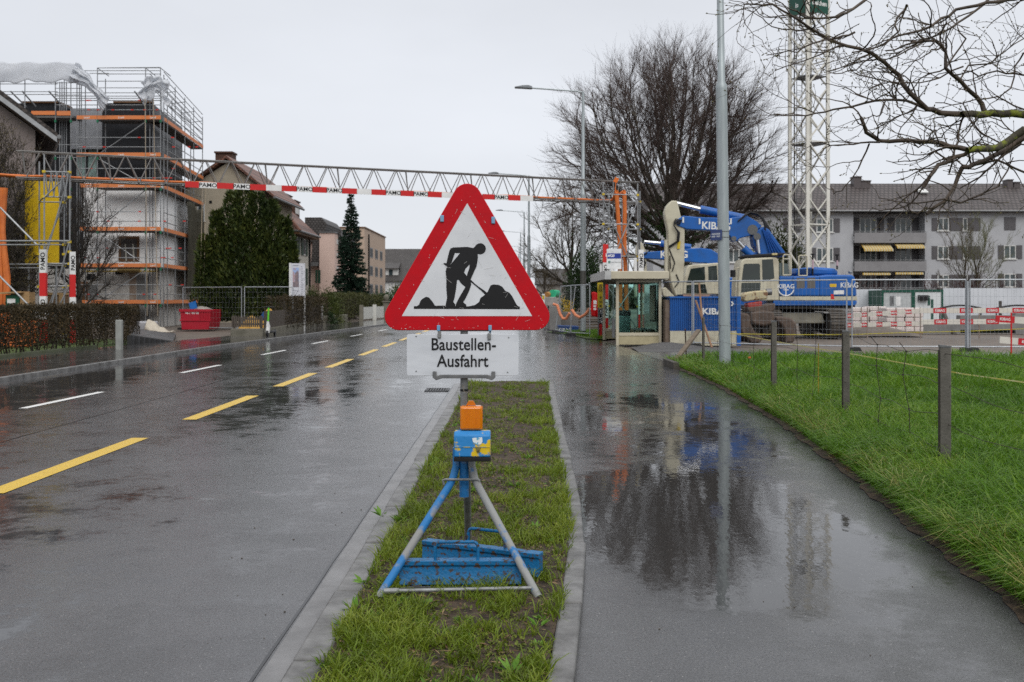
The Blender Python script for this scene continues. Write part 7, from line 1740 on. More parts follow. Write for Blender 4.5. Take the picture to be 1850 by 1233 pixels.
b = MB(); b.prism([(XW(17.5, Y), ZW(548.5, Y)), (XW(17.5, Y), ZW(540, Y)), (XW(32, Y), ZW(540, Y)), (XW(32, Y), ZW(547, Y)), (XW(24, Y), ZW(548.5, Y))], Y-.158, Y-.151); b.build('paper_note', M_BWHITE, o, world=True)
M_PLY = mat('pale_plywood', (.40, .26, .13), .7, c2=(.30, .19, .09), scale=2, stretch=(4, 4, 1))
b = MB(); b.bx((XW(39, Y), Y-.1, ZW(565, Y)), (XW(55.5, Y), Y+.3, ZW(528, Y))); b.bar((XW(8, Y), Y, ZW(530, Y)), (XW(46, Y), Y, ZW(528, Y)), .6, .05); b.bx((XW(16, Y), Y+.21, 0), (XW(40, Y), Y+.25, ZW(530, Y))); b.build('case', M_PLY, t, world=True)
b = MB(); b.bx((XW(20, Y), Y, 0), (XW(23, Y), Y+.1, 1.1)); b.bx((XW(50, Y), Y, 0), (XW(53, Y), Y+.1, 1.1)); b.build('leg', M_PLY, t, world=True)
t = thing('wooden_crate', 'tall brown plywood crate standing beyond the left gantry tower', 'crate', (XW(100, 36), 36, 0)); Y = 36.0
b = MB(); b.bx((XW(84, Y), Y, .05), (XW(114, Y), Y+.9, ZW(531, Y))); b.build('sides', mat('crate_brown', (.17, .10, .05), .7, scale=2), t, world=True)
b = MB(); b.bx((XW(83, Y), Y-.03, ZW(533, Y)), (XW(115, Y), Y+.93, ZW(529, Y))); b.bx((XW(107, Y), Y-.03, .05), (XW(115, Y), Y-.001, ZW(533, Y))); b.build('frame', M_PLY, t, world=True)

# ---------------------------------------------------------------- house at the far left
YHs = 38.0; t = thing('gabled_house', 'grey pink house with dark overhanging gable roof at the left edge', 'house', (XW(104, YHs), YHs, 0), R(27))
M_PINKG = mat('grey_pink_render', (.27, .225, .215), .85, c2=(.21, .18, .17), scale=2, bump=.3, bscale=20)
M_TILED = tile_mat('old_brown_tiles', (.075, .06, .052), (.05, .042, .038), 2.0, 3.0)
ez = ZW(248, YHs); SL = .737; HWi = 7.6; rz_ = ez+SL*HWi
b = MB(); b.prism([(-2*HWi+.75, -.2), (-.75, -.2), (-.75, ez+.75*SL-.25), (-HWi, rz_-.3), (-2*HWi+.75, ez+.75*SL-.25)], .7, 12); b.build('wall', M_PINKG, t, smooth=False)
b = MB(); b.prism([(0, ez), (-HWi, rz_), (-HWi, rz_+.28), (0, ez+.16)], 0, 12.7); b.prism([(-2*HWi, ez), (-HWi-.001, rz_), (-HWi-.001, rz_+.28), (-2*HWi, ez+.16)], 0, 12.7)
rf = b.build('roof', M_TILED, t, smooth=False)
b = MB(); b.prism([(-.02, ez-.20), (-HWi, rz_-.22), (-HWi, rz_-.002), (-.02, ez-.002)], -.03, .04); b.build('verge_board', mat('grey_verge', (.36, .37, .38), .6), rf, smooth=False)
b = MB(); b.prism([(-.1, ez-.03), (-HWi, rz_-.03), (-HWi, rz_-.16), (-.1, ez-.16)], .05, .69); b.build('soffit', mat('soffit_dark', (.07, .05, .04), .8), rf, smooth=False)
b = MB(); b.tube([(.05, -.02, ez+.02), (.05, 12.7, ez+.02)], .08, 8); b.build('gutter', M_DGREY, rf)
# bare shrubs in front
M_LBUD = leafmat('brown_bud_leaf', (.035, .028, .012), (.085, .068, .028), (.15, .125, .05), .6, .15)
M_GTW = mat('grey_twig', (.055, .047, .040), .8, c2=(.04, .034, .03), scale=2)
def budded(name, label, base, H_, Rr, seed, nleaf, **kw):
    t = bare_tree(name, label, base, H_, Rr, 15, 8, 6, 4, seed, r0=.13, mt=M_BARK, mw=M_GTW, uplift=.06, **kw)
    if nleaf:
        rg = np.random.default_rng(seed); me = [c for c in kids(t) if c.name.startswith('crown')][0].data; co = np.empty(len(me.vertices)*3); me.vertices.foreach_get('co', co); co = co.reshape(-1, 3)+np.array(base)
        p = co[rg.integers(0, len(co), nleaf)]; leaves('bud_leaf', p+rg.normal(size=p.shape)*.02, rg.normal(size=p.shape)+np.array([[0, 0, .4]]), .055*(.6+.8*rg.random(nleaf)), .035, M_LBUD, rg, t)
    return t
budded('budding_tree', 'brown budding tree in front of the gabled house at the left edge', (XW(-12, 33.8), 33.8, 0), 7.6, 1.35, 51, 7000)
budded('budding_tree', 'tangled bare tree left of the yellow panel, before the gabled house', (XW(28, 36.5), 36.5, 0), 6.4, 1.5, 52, 3500)
budded('budding_tree', 'dark bare twiggy tree right of the left gantry tower', (XW(150, 38), 38, 0), 5.9, 1.35, 53, 0)
budded('budding_tree', 'low dark bare tree behind the green electricity box', (XW(6, 37), 37, 0), 5.0, 1.2, 54, 0)

# ---------------------------------------------------------------- hedges, kerbs and yard bits
M_HLEAF = leafmat('hedge_brown_leaf', (.012, .010, .006), (.034, .025, .011), (.085, .06, .024), .6, .1, 1.5)
M_HGRN = leafmat('hedge_green_leaf', (.02, .028, .008), (.05, .055, .016), (.10, .10, .035), .55, .1, 1.2)
def hedge(name, label, p, q, w_, h, n, L, m, seed, top=None, z0=.05):
    rg = np.random.default_rng(seed); p, q = Vector((*p, z0)), Vector((*q, z0)); d = q-p; ln = d.length; ux = np.array(d/ln); nx_ = np.array((-ux[1], ux[0], 0))
    t = thing(name, label, 'hedge', p)
    s = rg.random(n)*ln; k_ = rg.random(n); o = np.where(k_ < .55, np.sign(rg.random(n)-.5)*(.5-.16*rg.random(n)**2), rg.random(n)-.5); z = np.where(k_ > .78, 1-.10*rg.random(n)**2, .10+.90*rg.random(n)**.8)
    wob = .05*np.sin(s*2.3)+.03*np.sin(s*6.1+1)
    c = np.array(p)+ux*s[:, None]+nx_*((o*w_+wob)[:, None])+np.array([[0, 0, 1]])*((z*h*(1+.035*np.sin(s*3.7)+.03*np.sin(s*9)+.05*(rg.random(n) > .93)))[:, None])
    dd = nx_*np.sign(o)[:, None]*.7+np.array([[0, 0, .5]])+rg.normal(size=(n, 3))*.7
    leaves('foliage', c, dd, L*(.6+.8*rg.random(n)), L*.6, m, rg, t)
    rn = random.Random(seed); sg_ = []
    for i in range(int(ln*9)):
        b_ = Vector(p)+Vector(ux)*rn.random()*ln+Vector(nx_)*rn.uniform(-.3, .3)*w_; pts = limb(sg_, b_, (rn.gauss(0, .2), rn.gauss(0, .2), 1), h*rn.uniform(.7, 1.0), .018, .006, 4, rn, .12)
        for e in range(4): a_, dd_, r_ = pts[rn.randint(1, 4)]; limb(sg_, a_, dd_+rvec(rn)*.8, h*rn.uniform(.2, .4), .008, .003, 2, rn, .2)
    seg_mesh('stems', sg_, M_BARK, t, big=.01); return t
hp = Gd(-130, 668); h0 = (-13.35, 20.5); h1 = Gd(208, 630); 
hedge('hedge', 'long clipped dark brown hedge along the left pavement', h0, (h1.x-.45, h1.y), .9, 1.24, 38000, .05, M_HLEAF, 61)
hedge('hedge', 'short end piece of brown hedge right of the pale post', (h1.x-.55, h1.y+.9), (XW(243, 32.5)-.4, 32.8), .8, 1.2, 7000, .05, M_HLEAF, 62)
pp = Gd(215.5, 632, .06); b = MB(); b.box((pp.x, pp.y, .45), (.17, .15, .9)); tag(b.build('gate_post', mat('pale_concrete_post', (.30, .31, .29), .8, scale=5), bevel=.015), 'pale square gate post at the end of the brown hedge', 'gate post')
b = MB()
for i in range(14): y0_ = 19.5+i*.72; xx = -12.75+.055*(y0_-19.5); b.box((xx, y0_, .07), (.10, .70, .14), Matrix.Rotation(R(-3.3), 3, 'Z'))
struct(b.build('edging', mat('mossy_edging', (.11, .115, .085), .8, c2=(.07, .085, .04), scale=4), bevel=.01))
M_LAWN = mat('lawn', (.06, .10, .02), .8, c2=(.035, .05, .015), scale=3)
b = MB(); b.add([(-40, 19, .03), (-12.9, 19.5, .03), (-12.2, 31, .03), (-13, 36.5, .03), (-40, 36.5, .03)], [(0, 1, 2, 3, 4)]); struct(b.build('lawn', M_LAWN, smooth=False))
t = thing('concrete_ramp', 'dark wet concrete ramp with stepped edge behind the pavement', 'ramp', (-12.2, 35, 0))
b = MB(); c0, c1, c2, c3 = Gd(236, 627), Gd(312, 620), Gd(318, 604, .1), Gd(243, 600, .3)
b.add([tuple(c0), tuple(c1), (c2.x, c2.y, -.1), (c3.x, c3.y, -.1), (c0.x, c0.y, .38), (c1.x, c1.y, .07), (c2.x, c2.y, .12), (c3.x, c3.y, .42)], [(3, 2, 1, 0), (4, 5, 6, 7), (0, 1, 5, 4), (1, 2, 6, 5), (2, 3, 7, 6), (3, 0, 4, 7)]); b.build('slab', mat('wet_dark_concrete', (.05, .05, .052), .35, c2=(.09, .09, .092), scale=3), t, world=True)
b = MB()
for i in range(8): u = i/8; p = c0.lerp(c1, u); z = .38+(.07-.38)*u; b.box((p.x, p.y-.06, z*.5-.03), (.14, .1, z+.02))
b.build('edge_block', mat('edge_block_dark', (.035, .035, .036), .6), t, world=True)
t = thing('block_bundle', 'white plastic wrapped bundle of blocks by the scaffold foot', 'block bundle', (XW(258, 45), 45, 0)); Y = 45
b = MB(); b.bx((XW(246, Y), Y, .05), (XW(274, Y), Y+.9, ZW(581, Y))); b.build('wrapped_block', mat('wrap_grey_white', (.48, .48, .5), .3, c2=(.33, .33, .36), scale=4, bump=.4, bscale=10), t, world=True, bevel=.08)
def f5(u, v): return tuple(W(268+u*40, 0, 44.5).xy)+(max(.02, (.62*(1-u)**1.3)*(1-.8*abs(v-.5)*1.2)+.05*math.sin(u*14+v*9)),) if False else (XW(268+u*40, 44.5), 44.0+v*1.3, max(.03, .60*(1-u)**1.4*(1-(2*v-1)**2*.8)+.04*math.sin(u*15+v*8)))
cloth('canvas_sheet', 'cream canvas sheet sloping down from the wrapped bundle', f5, 18, 10, mat('canvas_cream', (.50, .45, .37), .8, c2=(.42, .37, .30), scale=3), 'canvas')
# red skip
YK2 = 47.0; t = thing('skip', 'small red rubble skip with flared sides and a blue board on top', 'skip', (XW(353, YK2), YK2, 0))
M_SKIP = mat('skip_red', (.42, .012, .03), .45, c2=(.34, .016, .03), scale=3, coat=.2)
b = MB(); x0, x1, x2, x3 = XW(325.5, YK2), XW(380.5, YK2), XW(377, YK2), XW(328, YK2); zt_ = ZW(560, YK2); zm = ZW(579, YK2)
b.prism([(x0, zt_), (x1, zt_), (x1-.02, zm), (x2, .04), (x3, .04), (x0+.02, zm)], YK2, YK2+1.7); tub = b.build('tub', M_SKIP, t, world=True, bevel=.02)
b = MB(); b.bx((x0-.04, YK2-.05, zt_-.09), (x1+.04, YK2-.001, zt_+.03)); b.bx((x0-.02, YK2-.04, zm-.03), (x1+.02, YK2-.001, zm+.03))
for i in range(5): x_ = XW(362+i*4.3, YK2); b.bx((x_-.02, YK2-.045, zm+.04), (x_+.02, YK2-.001, zt_-.1))
b.build('rib', M_SKIP, tub, world=True)
text('063 785 08', .14, M_BWHITE, tub, (XW(347, YK2), YK2-.004, ZW(567.5, YK2)), bold=.003)
b = MB(); b.prism([(XW(337, YK2), ZW(548, YK2)), (XW(349, YK2), ZW(544, YK2)), (XW(352, YK2), ZW(557, YK2)), (XW(340, YK2), ZW(560, YK2))], YK2+.3, YK2+.4); tag(b.build('blue_board', mat('board_blue', (.02, .16, .50), .5)), 'blue board sticking up out of the red skip', 'board')
mound('rubble', 'pale rubble heaped in the red skip', (XW(354, YK2), YK2+.85, zt_-.12), .66, .7, .28, mat('rubble', (.36, .33, .29), .9, c2=(.22, .2, .18), scale=8, bump=1, bscale=15), 4, 'rubble')
# mobile fence before the yew
fence_panel((XW(330, 47.9), 47.9), (XW(437, 46), 46), 'mobile fence panel behind the red skip, left of the double posts', step=.2, wr=.0026)
fence_panel((XW(441, 46), 46), (XW(530, 45.6), 45.6), 'mobile fence panel in front of the dark yew tree', step=.2, wr=.0026)
# ---------------------------------------------------------------- garden walls and fences along the far pavement
M_OLDC = mat('mossy_garden_wall', (.20, .185, .15), .85, c2=(.11, .105, .08), scale=3, detail=8, bump=.3, bscale=20)
M_DWOOD = mat('dark_fence_wood', (.065, .052, .042), .8, c2=(.10, .085, .07), scale=4, stretch=(6, 6, .6))
wa, wb_, wc_ = (XW(418, 38), 38.0), (XW(476, 38), 38.0), (-10.35, 54.0)
def seg_wall(name, label, p, q, w_, z0, z1_, m, cat):
    b = MB(); b.bar((p[0], p[1], (z0+z1_)/2), (q[0], q[1], (z0+z1_)/2), w_, z1_-z0); o = b.build(name, m, bevel=.02); tag(o, label, cat); return o
seg_wall('garden_wall', 'low stained garden wall end facing the road, under the picket fence', wa, wb_, .25, -.05, .36, M_OLDC, 'garden wall')
seg_wall('garden_wall', 'long low garden wall under the dark board fence', (wb_[0]-.1, wb_[1]+.13), wc_, .25, -.05, .36, M_OLDC, 'garden wall')
t = thing('picket_fence', 'old grey picket fence on the low garden wall', 'picket fence', (wa[0], wa[1], 0)); n = 15
for i in range(n):
    x_ = wa[0]+.04+(wb_[0]-wa[0]-.1)*i/(n-1); b = MB(); b.prism([(x_-.028, .42), (x_+.028, .42), (x_+.028, .80), (x_, .86), (x_-.028, .80)], wa[1]-.012, wa[1]+.012); b.build('picket', M_DWOOD, t, world=True)
b = MB(); b.bx((wa[0], wa[1]+.013, .5), (wb_[0], wa[1]+.05, .56)); b.bx((wa[0], wa[1]+.013, .7), (wb_[0], wa[1]+.05, .75))
for x_ in (wa[0]+.1, wb_[0]-.1): b.bx((x_-.04, wa[1]+.013, .3), (x_+.04, wa[1]+.09, .85))
b.build('rail', M_DWOOD, t, world=True)
t = thing('board_fence', 'long dark wooden board fence on the garden wall beside the pavement', 'board fence', (wb_[0], wb_[1], 0)); d = Vector((wc_[0]-wb_[0], wc_[1]-wb_[1], 0)); L = d.length; d.normalize()
for i in range(7):
    b = MB(); p = Vector((wb_[0], wb_[1]+.1, 0))+d*(L*i/7); q = Vector((wb_[0], wb_[1]+.1, 0))+d*(L*(i+1)/7-.06)
    nb2 = 14
    for k_ in range(nb2): a, e = p.lerp(q, k_/nb2), p.lerp(q, (k_+.94)/nb2); b.bar((a.x, a.y, .68), (e.x, e.y, .68), .03, .66+.02*((k_*7) % 3))
    b.build('board_panel', M_DWOOD, t, world=True, smooth=False)
b = MB(); b.bx((wc_[0]-.06, wc_[1], -.05), (wc_[0]+.08, wc_[1]+.12, 1.1)); b.build('end_post', M_BWHITE, t, world=True)
M_BAG = mat('yellow_bag', (.52, .30, .06), .6, c2=(.42, .23, .05), scale=4)
for i, (px, yy, lab) in enumerate(((455, 572, 'orange yellow bulk bag behind the picket fence, left one'), (482, 567, 'orange yellow bulk bag by the picket fence, right one'))):
    mound('bulk_bag', lab, (XW(px, 42), 42+i*.4, 0), .62, .45, ZW(yy-8+8*(1-i), 42)+.02, M_BAG, 6+i, 'bulk bag')
b = MB(); b.prism([(XW(471, 40), ZW(572, 40)), (XW(476, 40), ZW(563, 40)), (XW(477, 40), ZW(578, 40)), (XW(472, 40), ZW(580, 40))], 40, 40.3); tag(b.build('blue_canister', mat('canister_blue', (.02, .10, .30), .5)), 'small blue canister behind the picket fence', 'canister')
# e-scooter
sx_, sy_ = XW(490, 38.2), 37.7; t = thing('electric_scooter', 'parked green and white electric scooter on the far pavement', 'scooter', (sx_, sy_, .07)); 
M_SGRN = mat('scooter_green', (.10, .52, .02), .4); M_SWH = mat('scooter_white', (.72, .72, .7), .4)
b = MB(); b.tube([(0, 0, .55), (.0, .10, 1.08)], .035, 8); b.build('upper_stem', M_SGRN, t); b = MB(); b.tube([(0, -.06, .20), (0, 0, .55)], [.07, .045], 10); b.prism([(-.07, .14), (.07, .14), (.09, .4), (.03, .58), (-.03, .58)], -.08, -.02); b.build('lower_stem', M_SWH, t)
b = MB(); b.tube([(-.24, .10, 1.10), (0, .10, 1.12), (.24, .10, 1.10)], .022, 8); b.build('handlebar', M_BLACK, t)
b = MB(); b.bx((-.09, .1, .13), (.09, 1.0, .2)); b.build('deck', M_BLACK, t, bevel=.02)
for yy in (-.08, 1.08):
    b = MB(); b.tube([(-.03, yy, .12), (.03, yy, .12)], .12, 16); b.build('wheel', M_BLACK, t)
# billboard
YBB = 47.0; t = thing('site_billboard', 'white upright site billboard with a building picture and small print', 'billboard', (XW(537, YBB), YBB, 0))
b = MB(); b.bx((XW(525.5, YBB), YBB, ZW(535, YBB)), (XW(550.5, YBB), YBB+.08, ZW(476, YBB))); fc = b.build('board', mat('billboard_white', (.66, .67, .72), .5), t, world=True)
b = MB(); b.bx((XW(522.5, YBB), YBB-.02, ZW(545, YBB)), (XW(525.4, YBB), YBB+.5, ZW(475.5, YBB))); b.bx((XW(548, YBB), YBB+.09, 0), (XW(550, YBB), YBB+.2, ZW(480, YBB))); b.build('post', M_BWHITE, t, world=True)
b = MB(); b.bx((XW(529, YBB), YBB-.006, ZW(519, YBB)), (XW(540, YBB), YBB-.001, ZW(484, YBB))); b.build('picture', mat('printed_picture', (.30, .42, .66), .5, c2=(.40, .28, .30), scale=2.2, thr=(.45, .55)), fc, world=True)
b = MB(); b.bx((XW(529.2, YBB), YBB-.008, ZW(519, YBB)), (XW(540, YBB), YBB-.0065, ZW(510, YBB))); b.prism([(XW(533, YBB), ZW(510, YBB)), (XW(533, YBB), ZW(494, YBB)), (XW(537.5, YBB), ZW(489, YBB)), (XW(539.5, YBB), ZW(494, YBB)), (XW(539.5, YBB), ZW(510, YBB))], YBB-.009, YBB-.0065); b.build('printed_shape', mat('printed_dark', (.12, .12, .15), .5, c2=(.3, .22, .22), scale=6), fc, world=True)
b = MB(); rk = random.Random(3)
for i in range(16): yy = 481+i*3.2; x1_ = rk.uniform(546, 549); b.bx((XW(543.5, YBB), YBB-.005, ZW(yy+.9, YBB)), (XW(x1_, YBB), YBB-.001, ZW(yy, YBB)))
b.bx((XW(529, YBB), YBB-.005, ZW(480.5, YBB)), (XW(540, YBB), YBB-.001, ZW(479, YBB)))
for i in range(3): b.bx((XW(529+i*4, YBB), YBB-.005, ZW(525+i, YBB)), (XW(531.5+i*4, YBB), YBB-.001, ZW(523.5+i, YBB)))
b.build('print_lines', mat('print_grey', (.35, .36, .42), .6), fc, world=True, smooth=False)
# hedges and bushes along the far pavement
hedge('hedge', 'brown clipped hedge above the dark board fence', (XW(500, 42.5), 42.5), (XW(576, 53), 53), .9, 1.5, 9000, .07, M_HLEAF, 63)
bush('round_bush', 'rounded green bush at the end of the dark board fence', (-11.1, 57.5, 0), 1.35, 1.3, 1.95, 8000, .10, M_OLV, 64)
hedge('hedge', 'clipped olive hedge behind the white garden gates', (-11.3, 63), (-11.0, 72), 1.4, 1.75, 7000, .10, M_HGRN, 65)
hedge('hedge', 'lower clipped hedge piece left of the stone gate pillar', (-10.6, 73), (-10.4, 78), 1.2, 1.6, 3500, .11, M_HGRN, 66)
bush('round_bush', 'leafy green bush behind the stone gate pillar', (XW(690, 84), 84, 0), 2.0, 1.6, 1.9, 6000, .16, mat('x', (0, 0, 0)) if False else leafmat('fresh_leaf', (.015, .03, .012), (.03, .065, .022), (.07, .11, .04), .5, .1), 67)
bush('round_bush', 'olive bush before the grey house, close to the warning sign', (XW(722, 120), 120, 0), 2.2, 1.6, 2.9, 2500, .25, M_OLV, 68)
bush('ivy_bush', 'dark ivy clump on the low wall beside the round bush', (-10.35, 55.5, .1), .6, .7, .6, 1500, .10, M_EVG, 69)
seg_wall('garden_wall', 'low grey wall in front of the rounded green bush', (-10.35, 54.3), (-10.1, 60.5), .25, -.05, .55, M_OLDC, 'garden wall')
M_GATE = mat('white_gate', (.62, .62, .58), .6, c2=(.5, .5, .46), scale=3)
for i, (y0_, y1_, lab) in enumerate(((64.6, 68.3, 'white garden gate panel, left one of two'), (69, 72, 'white garden gate panel, right one of two'))):
    t = thing('garden_gate', lab, 'garden gate', (-9.6, y0_, 0)); X0, X1 = -9.75+.25*i, -9.55+.25*i; b = MB(); b.bar((X0, y0_, .55), (X1, y1_, .55), .06, .8); b.build('panel', M_GATE, t, world=True)
    b = MB(); b.bx((X0-.12, y0_-.25, 0), (X0+.12, y0_-.02, 1.1)); b.build('pillar', M_OLDC if i == 0 else M_GATE, t, world=True)
t = thing('stone_pillar', 'stone gate pillar with a ball cap far along the pavement', 'pillar', (-9.35, 74, 0)); b = MB(); b.bx((-9.55, 73.8, 0), (-9.15, 74.2, 1.25)); b.build('shaft', M_OLDC, t, world=True); b = MB(); b.bx((-9.62, 73.73, 1.25), (-9.08, 74.27, 1.35)); b.tube([(-9.35, 74, 1.35), (-9.35, 74, 1.42), (-9.35, 74, 1.6), (-9.35, 74, 1.75), (-9.35, 74, 1.82)], [.1, .17, .22, .16, .04], 12); b.build('cap', M_OLDC, t, world=True)
seg_wall('garden_wall', 'farthest low pale garden wall by the stone pillar', (-9.2, 75), (-8.5, 92), .25, 0, .75, mat('pale_wall', (.38, .37, .33), .8, scale=2), 'garden wall')

# ---------------------------------------------------------------- yew and spruce
M_YEW = leafmat('yew_needles', (.008, .017, .006), (.032, .048, .011), (.10, .115, .024), .5, .1, .7)
M_SPR = leafmat('spruce_needles', (.006, .016, .010), (.014, .032, .020), (.032, .06, .036), .5, .05, .8)
rg = np.random.default_rng(91); YY = 50.5
t = thing('yew_tree', 'big dense dark yew tree with several pointed tops', 'tree', (XW(442, YY), YY, 0)); C_, D_, L_ = [], [], []
leads = [(442, 341, 62), (418, 348, 50), (392, 385, 34), (372, 430, 24), (466, 352, 52), (492, 366, 46), (512, 395, 36), (526, 440, 22), (405, 420, 40), (480, 430, 50), (442, 400, 70), (385, 470, 32), (505, 470, 38)]
for (px, ty, wpx) in leads:
    zt_ = ZW(ty, YY); rw = wpx/F*YY*.82; n = 2900; yo = rg.normal()*.35; xo = XW(px, YY)
    z = .3+(zt_-.3)*rg.random(n)**.8; u = (z-.3)/(zt_-.3); rad = rw*np.clip(1.10-u, .02, 1)**.72*(.55+.45*rg.random(n)**.4); a = rg.random(n)*6.28
    rad = rad*(1+.22*np.sin(a*3+z*2.3+px)+.15*np.sin(z*6+a*5))
    C_.append(np.stack([xo+rad*np.cos(a), YY+yo+rad*np.sin(a)*.9, z], 1)); D_.append(np.stack([np.cos(a)*.55, np.sin(a)*.55, np.full(n, .9)], 1)+rg.normal(size=(n, 3))*.35); L_.append(.16+.18*rg.random(n))
C_, D_, L_ = np.concatenate(C_), np.concatenate(D_), np.concatenate(L_)
leaves('crown', C_, D_, L_, L_*.32, M_YEW, rg, t); b = MB(); b.tube([(XW(442, YY), YY, 0), (XW(440, YY), YY, 4)], .3, 8, True, .12); b.build('trunk', M_BARK, t, world=True)
YZ = 76.0; bz = Vector((XW(634, YZ), YZ, 0)); t = thing('spruce_tree', 'slim dark spruce tree with drooping branches between the pink and beige houses', 'tree', bz); C_, D_, L_ = [], [], []; Hs = ZW(350, YZ); sgs = []
rn = random.Random(8)
zz = .5
while zz < Hs-.1:
    u = zz/Hs; Rr = 1.62*(1-u)**.80*rn.uniform(.85, 1.12)+.05; nb2 = max(5, int(13*(1-u)+4)); 
    for k_ in range(nb2):
        a = rn.random()*6.28; Rk = Rr*rn.uniform(.7, 1.12); n = int(85*Rk/1.3)+18; s = rg.random(n)**.7*Rk; droop = -.28*s+.13*s*s/max(.3, Rk)
        w_ = rg.normal(size=n)*.10*(1.1-s/Rk*.7); C_.append(np.stack([bz.x+s*math.cos(a)-w_*math.sin(a), bz.y+s*math.sin(a)+w_*math.cos(a), zz+droop+rg.normal(size=n)*.035], 1)); D_.append(np.stack([np.full(n, math.cos(a)), np.full(n, math.sin(a)), -.2+.5*rg.random(n)], 1)+rg.normal(size=(n, 3))*.5); L_.append(.12+.13*rg.random(n))
        sgs.append((bz.x, bz.y, zz, bz.x+Rk*.8*math.cos(a), bz.y+Rk*.8*math.sin(a), zz-.18*Rk, .025, .008))
    zz += .24
C_, D_, L_ = np.concatenate(C_), np.concatenate(D_), np.concatenate(L_); leaves('crown', C_, D_, L_, L_*.4, M_SPR, rg, t)
sgs.append((*bz, bz.x, bz.y, Hs, .16, .02)); seg_mesh('trunk', sgs, M_BARK, t)

# ================================================================ HOUSES ALONG THE ROAD
M_RTILE = tile_mat('red_roof_tiles', (.26, .115, .075), (.16, .085, .065), 2.2, 3.2); M_GTILE = tile_mat('grey_roof_tiles', (.10, .092, .088), (.07, .064, .062), 1.8, 2.6)
M_BEI = mat('beige_render', (.38, .335, .26), .85, c2=(.32, .28, .215), scale=1); M_OWH = mat('off_white_render', (.50, .47, .41), .85, c2=(.44, .41, .36), scale=1)
M_PNK = mat('pink_render', (.60, .45, .39), .85, c2=(.54, .40, .345), scale=1); M_TAN = mat('tan_render', (.43, .33, .255), .85, c2=(.38, .29, .225), scale=.6)
M_GSH = mat('green_shutter', (.018, .05, .03), .6); M_CHIM = mat('brown_chimney', (.085, .045, .032), .8, scale=4)
def gable(name, label, Y, pxl, pxr, ye, pxr_ridge, yr, depth, mw, mr, oh=.6, ohl=None):
    t = thing(name, label, 'house', (XW((pxl+pxr)/2, Y), Y, 0)); X0, X1, ze, rx, rz = XW(pxl, Y), XW(pxr, Y), ZW(ye, Y), XW(pxr_ridge, Y), ZW(yr, Y)
    b = MB(); b.prism([(X0, -.2), (X1, -.2), (X1, ze), (rx, rz-.2), (X0, ze)], Y, Y+depth); b.build('wall', mw, t, world=True, smooth=False)
    b = MB(); sl = (rz-ze)/(X1-rx); sl0 = (rz-ze)/(rx-X0)
    b.prism([(X1+oh, ze-sl*oh), (rx, rz), (rx, rz+.2), (X1+oh, ze-sl*oh+.16)], Y-.5, Y+depth+.5); b.prism([(X0-oh, ze-sl0*oh), (rx, rz+.002), (rx, rz+.2), (X0-oh, ze-sl0*oh+.16)], Y-.5, Y+depth+.5)
    rf = b.build('roof', mr, t, world=True, smooth=False); b = MB(); b.tube([(X1+oh+.05, Y-.5, ze-sl*oh), (X1+oh+.05, Y+depth+.5, ze-sl*oh)], .08, 6); b.build('gutter', M_DGREY, rf, world=True); return t, rf
t, rf = gable('beige_house', 'beige house with a brown chimney behind the yew tree', 64.0, 335, 478, 342, 412, 288, 8, M_BEI, M_RTILE, .7)
win(t, 64, 356, 370, 369, 399, 0, True); b = MB(); b.bx((XW(378, 64), 63.98, ZW(368, 64)), (XW(383, 64), 64.01, ZW(363, 64))); b.build('vent', M_BLACK, t, world=True)
win(t, 64, 371, 390, 525, 548, 1, True)
b = MB(); b.bx((XW(393, 67), 66.5, ZW(330, 67)), (XW(423, 67), 67.5, ZW(278.5, 67))); b.bx((XW(391.5, 67), 66.4, ZW(279, 67)), (XW(424.5, 67), 67.6, ZW(276, 67))); b.build('chimney', M_CHIM, rf, world=True, smooth=False)
YW = 74.0; X1 = -16.35; X0 = -26.0; zeW = 6.7
t = thing('white_house', 'off white house with red tiled hip roof, brown dormers and green shutters', 'house', (-20, YW, 0))
b = MB(); b.bx((X0, YW, -.2), (X1, YW+6.2, zeW)); b.build('wall', M_OWH, t, world=True, smooth=False)
b = MB(); o_ = .75; A_ = [(X0-o_, YW-o_, zeW-.2), (X1+o_, YW-o_, zeW-.2), (X1+o_, YW+6.2+o_, zeW-.2), (X0-o_, YW+6.2+o_, zeW-.2)]; Rg = [(-23.2, YW+3.1, 10.7), (-19.6, YW+3.1, 10.7)]
b.add(A_+Rg, [(0, 1, 5, 4), (1, 2, 5), (2, 3, 4, 5), (3, 0, 4), (3, 2, 1, 0)]); rf = b.build('roof', M_RTILE, t, world=True, smooth=False)
b = MB(); b.tube([A_[1], A_[2]], .09, 6); b.tube([A_[0], A_[1]], .09, 6); b.build('gutter', M_DGREY, rf, world=True)
b = MB(); b.tube([A_[1], Rg[1]], .13, 6); b.tube([A_[0], Rg[0]], .13, 6); b.build('ridge_tile', mat('ridge_tile_red', (.22, .10, .07), .7), rf, world=True)
b = MB(); b.bx((X1-.3, YW-.74, zeW-.42), (X1+.7, YW+6.9, zeW-.21)); b.build('eave', M_OAK, rf, world=True, smooth=False)
for x0, x1, y0, Yd in ((482, 517, 352, 75.5), (517, 532, 363, 79)):
    b = MB(); b.bx((XW(x0, Yd), Yd, ZW(402, Yd)), (XW(x1, Yd), Yd+1.9, ZW(y0, Yd))); b.bx((XW(x0-1.5, Yd), Yd-.15, ZW(y0, Yd)+.002), (XW(x1+1.5, Yd), Yd+2.05, ZW(y0-2, Yd))); dm = b.build('dormer', M_CHIM, rf, world=True, smooth=False)
    b = MB(); b.bx((XW(x1, Yd)+.002, Yd+.3, ZW(385, Yd)), (XW(x1, Yd)+.02, Yd+1.6, ZW(y0+5, Yd))); b.build('window', M_AFR, dm, world=True)
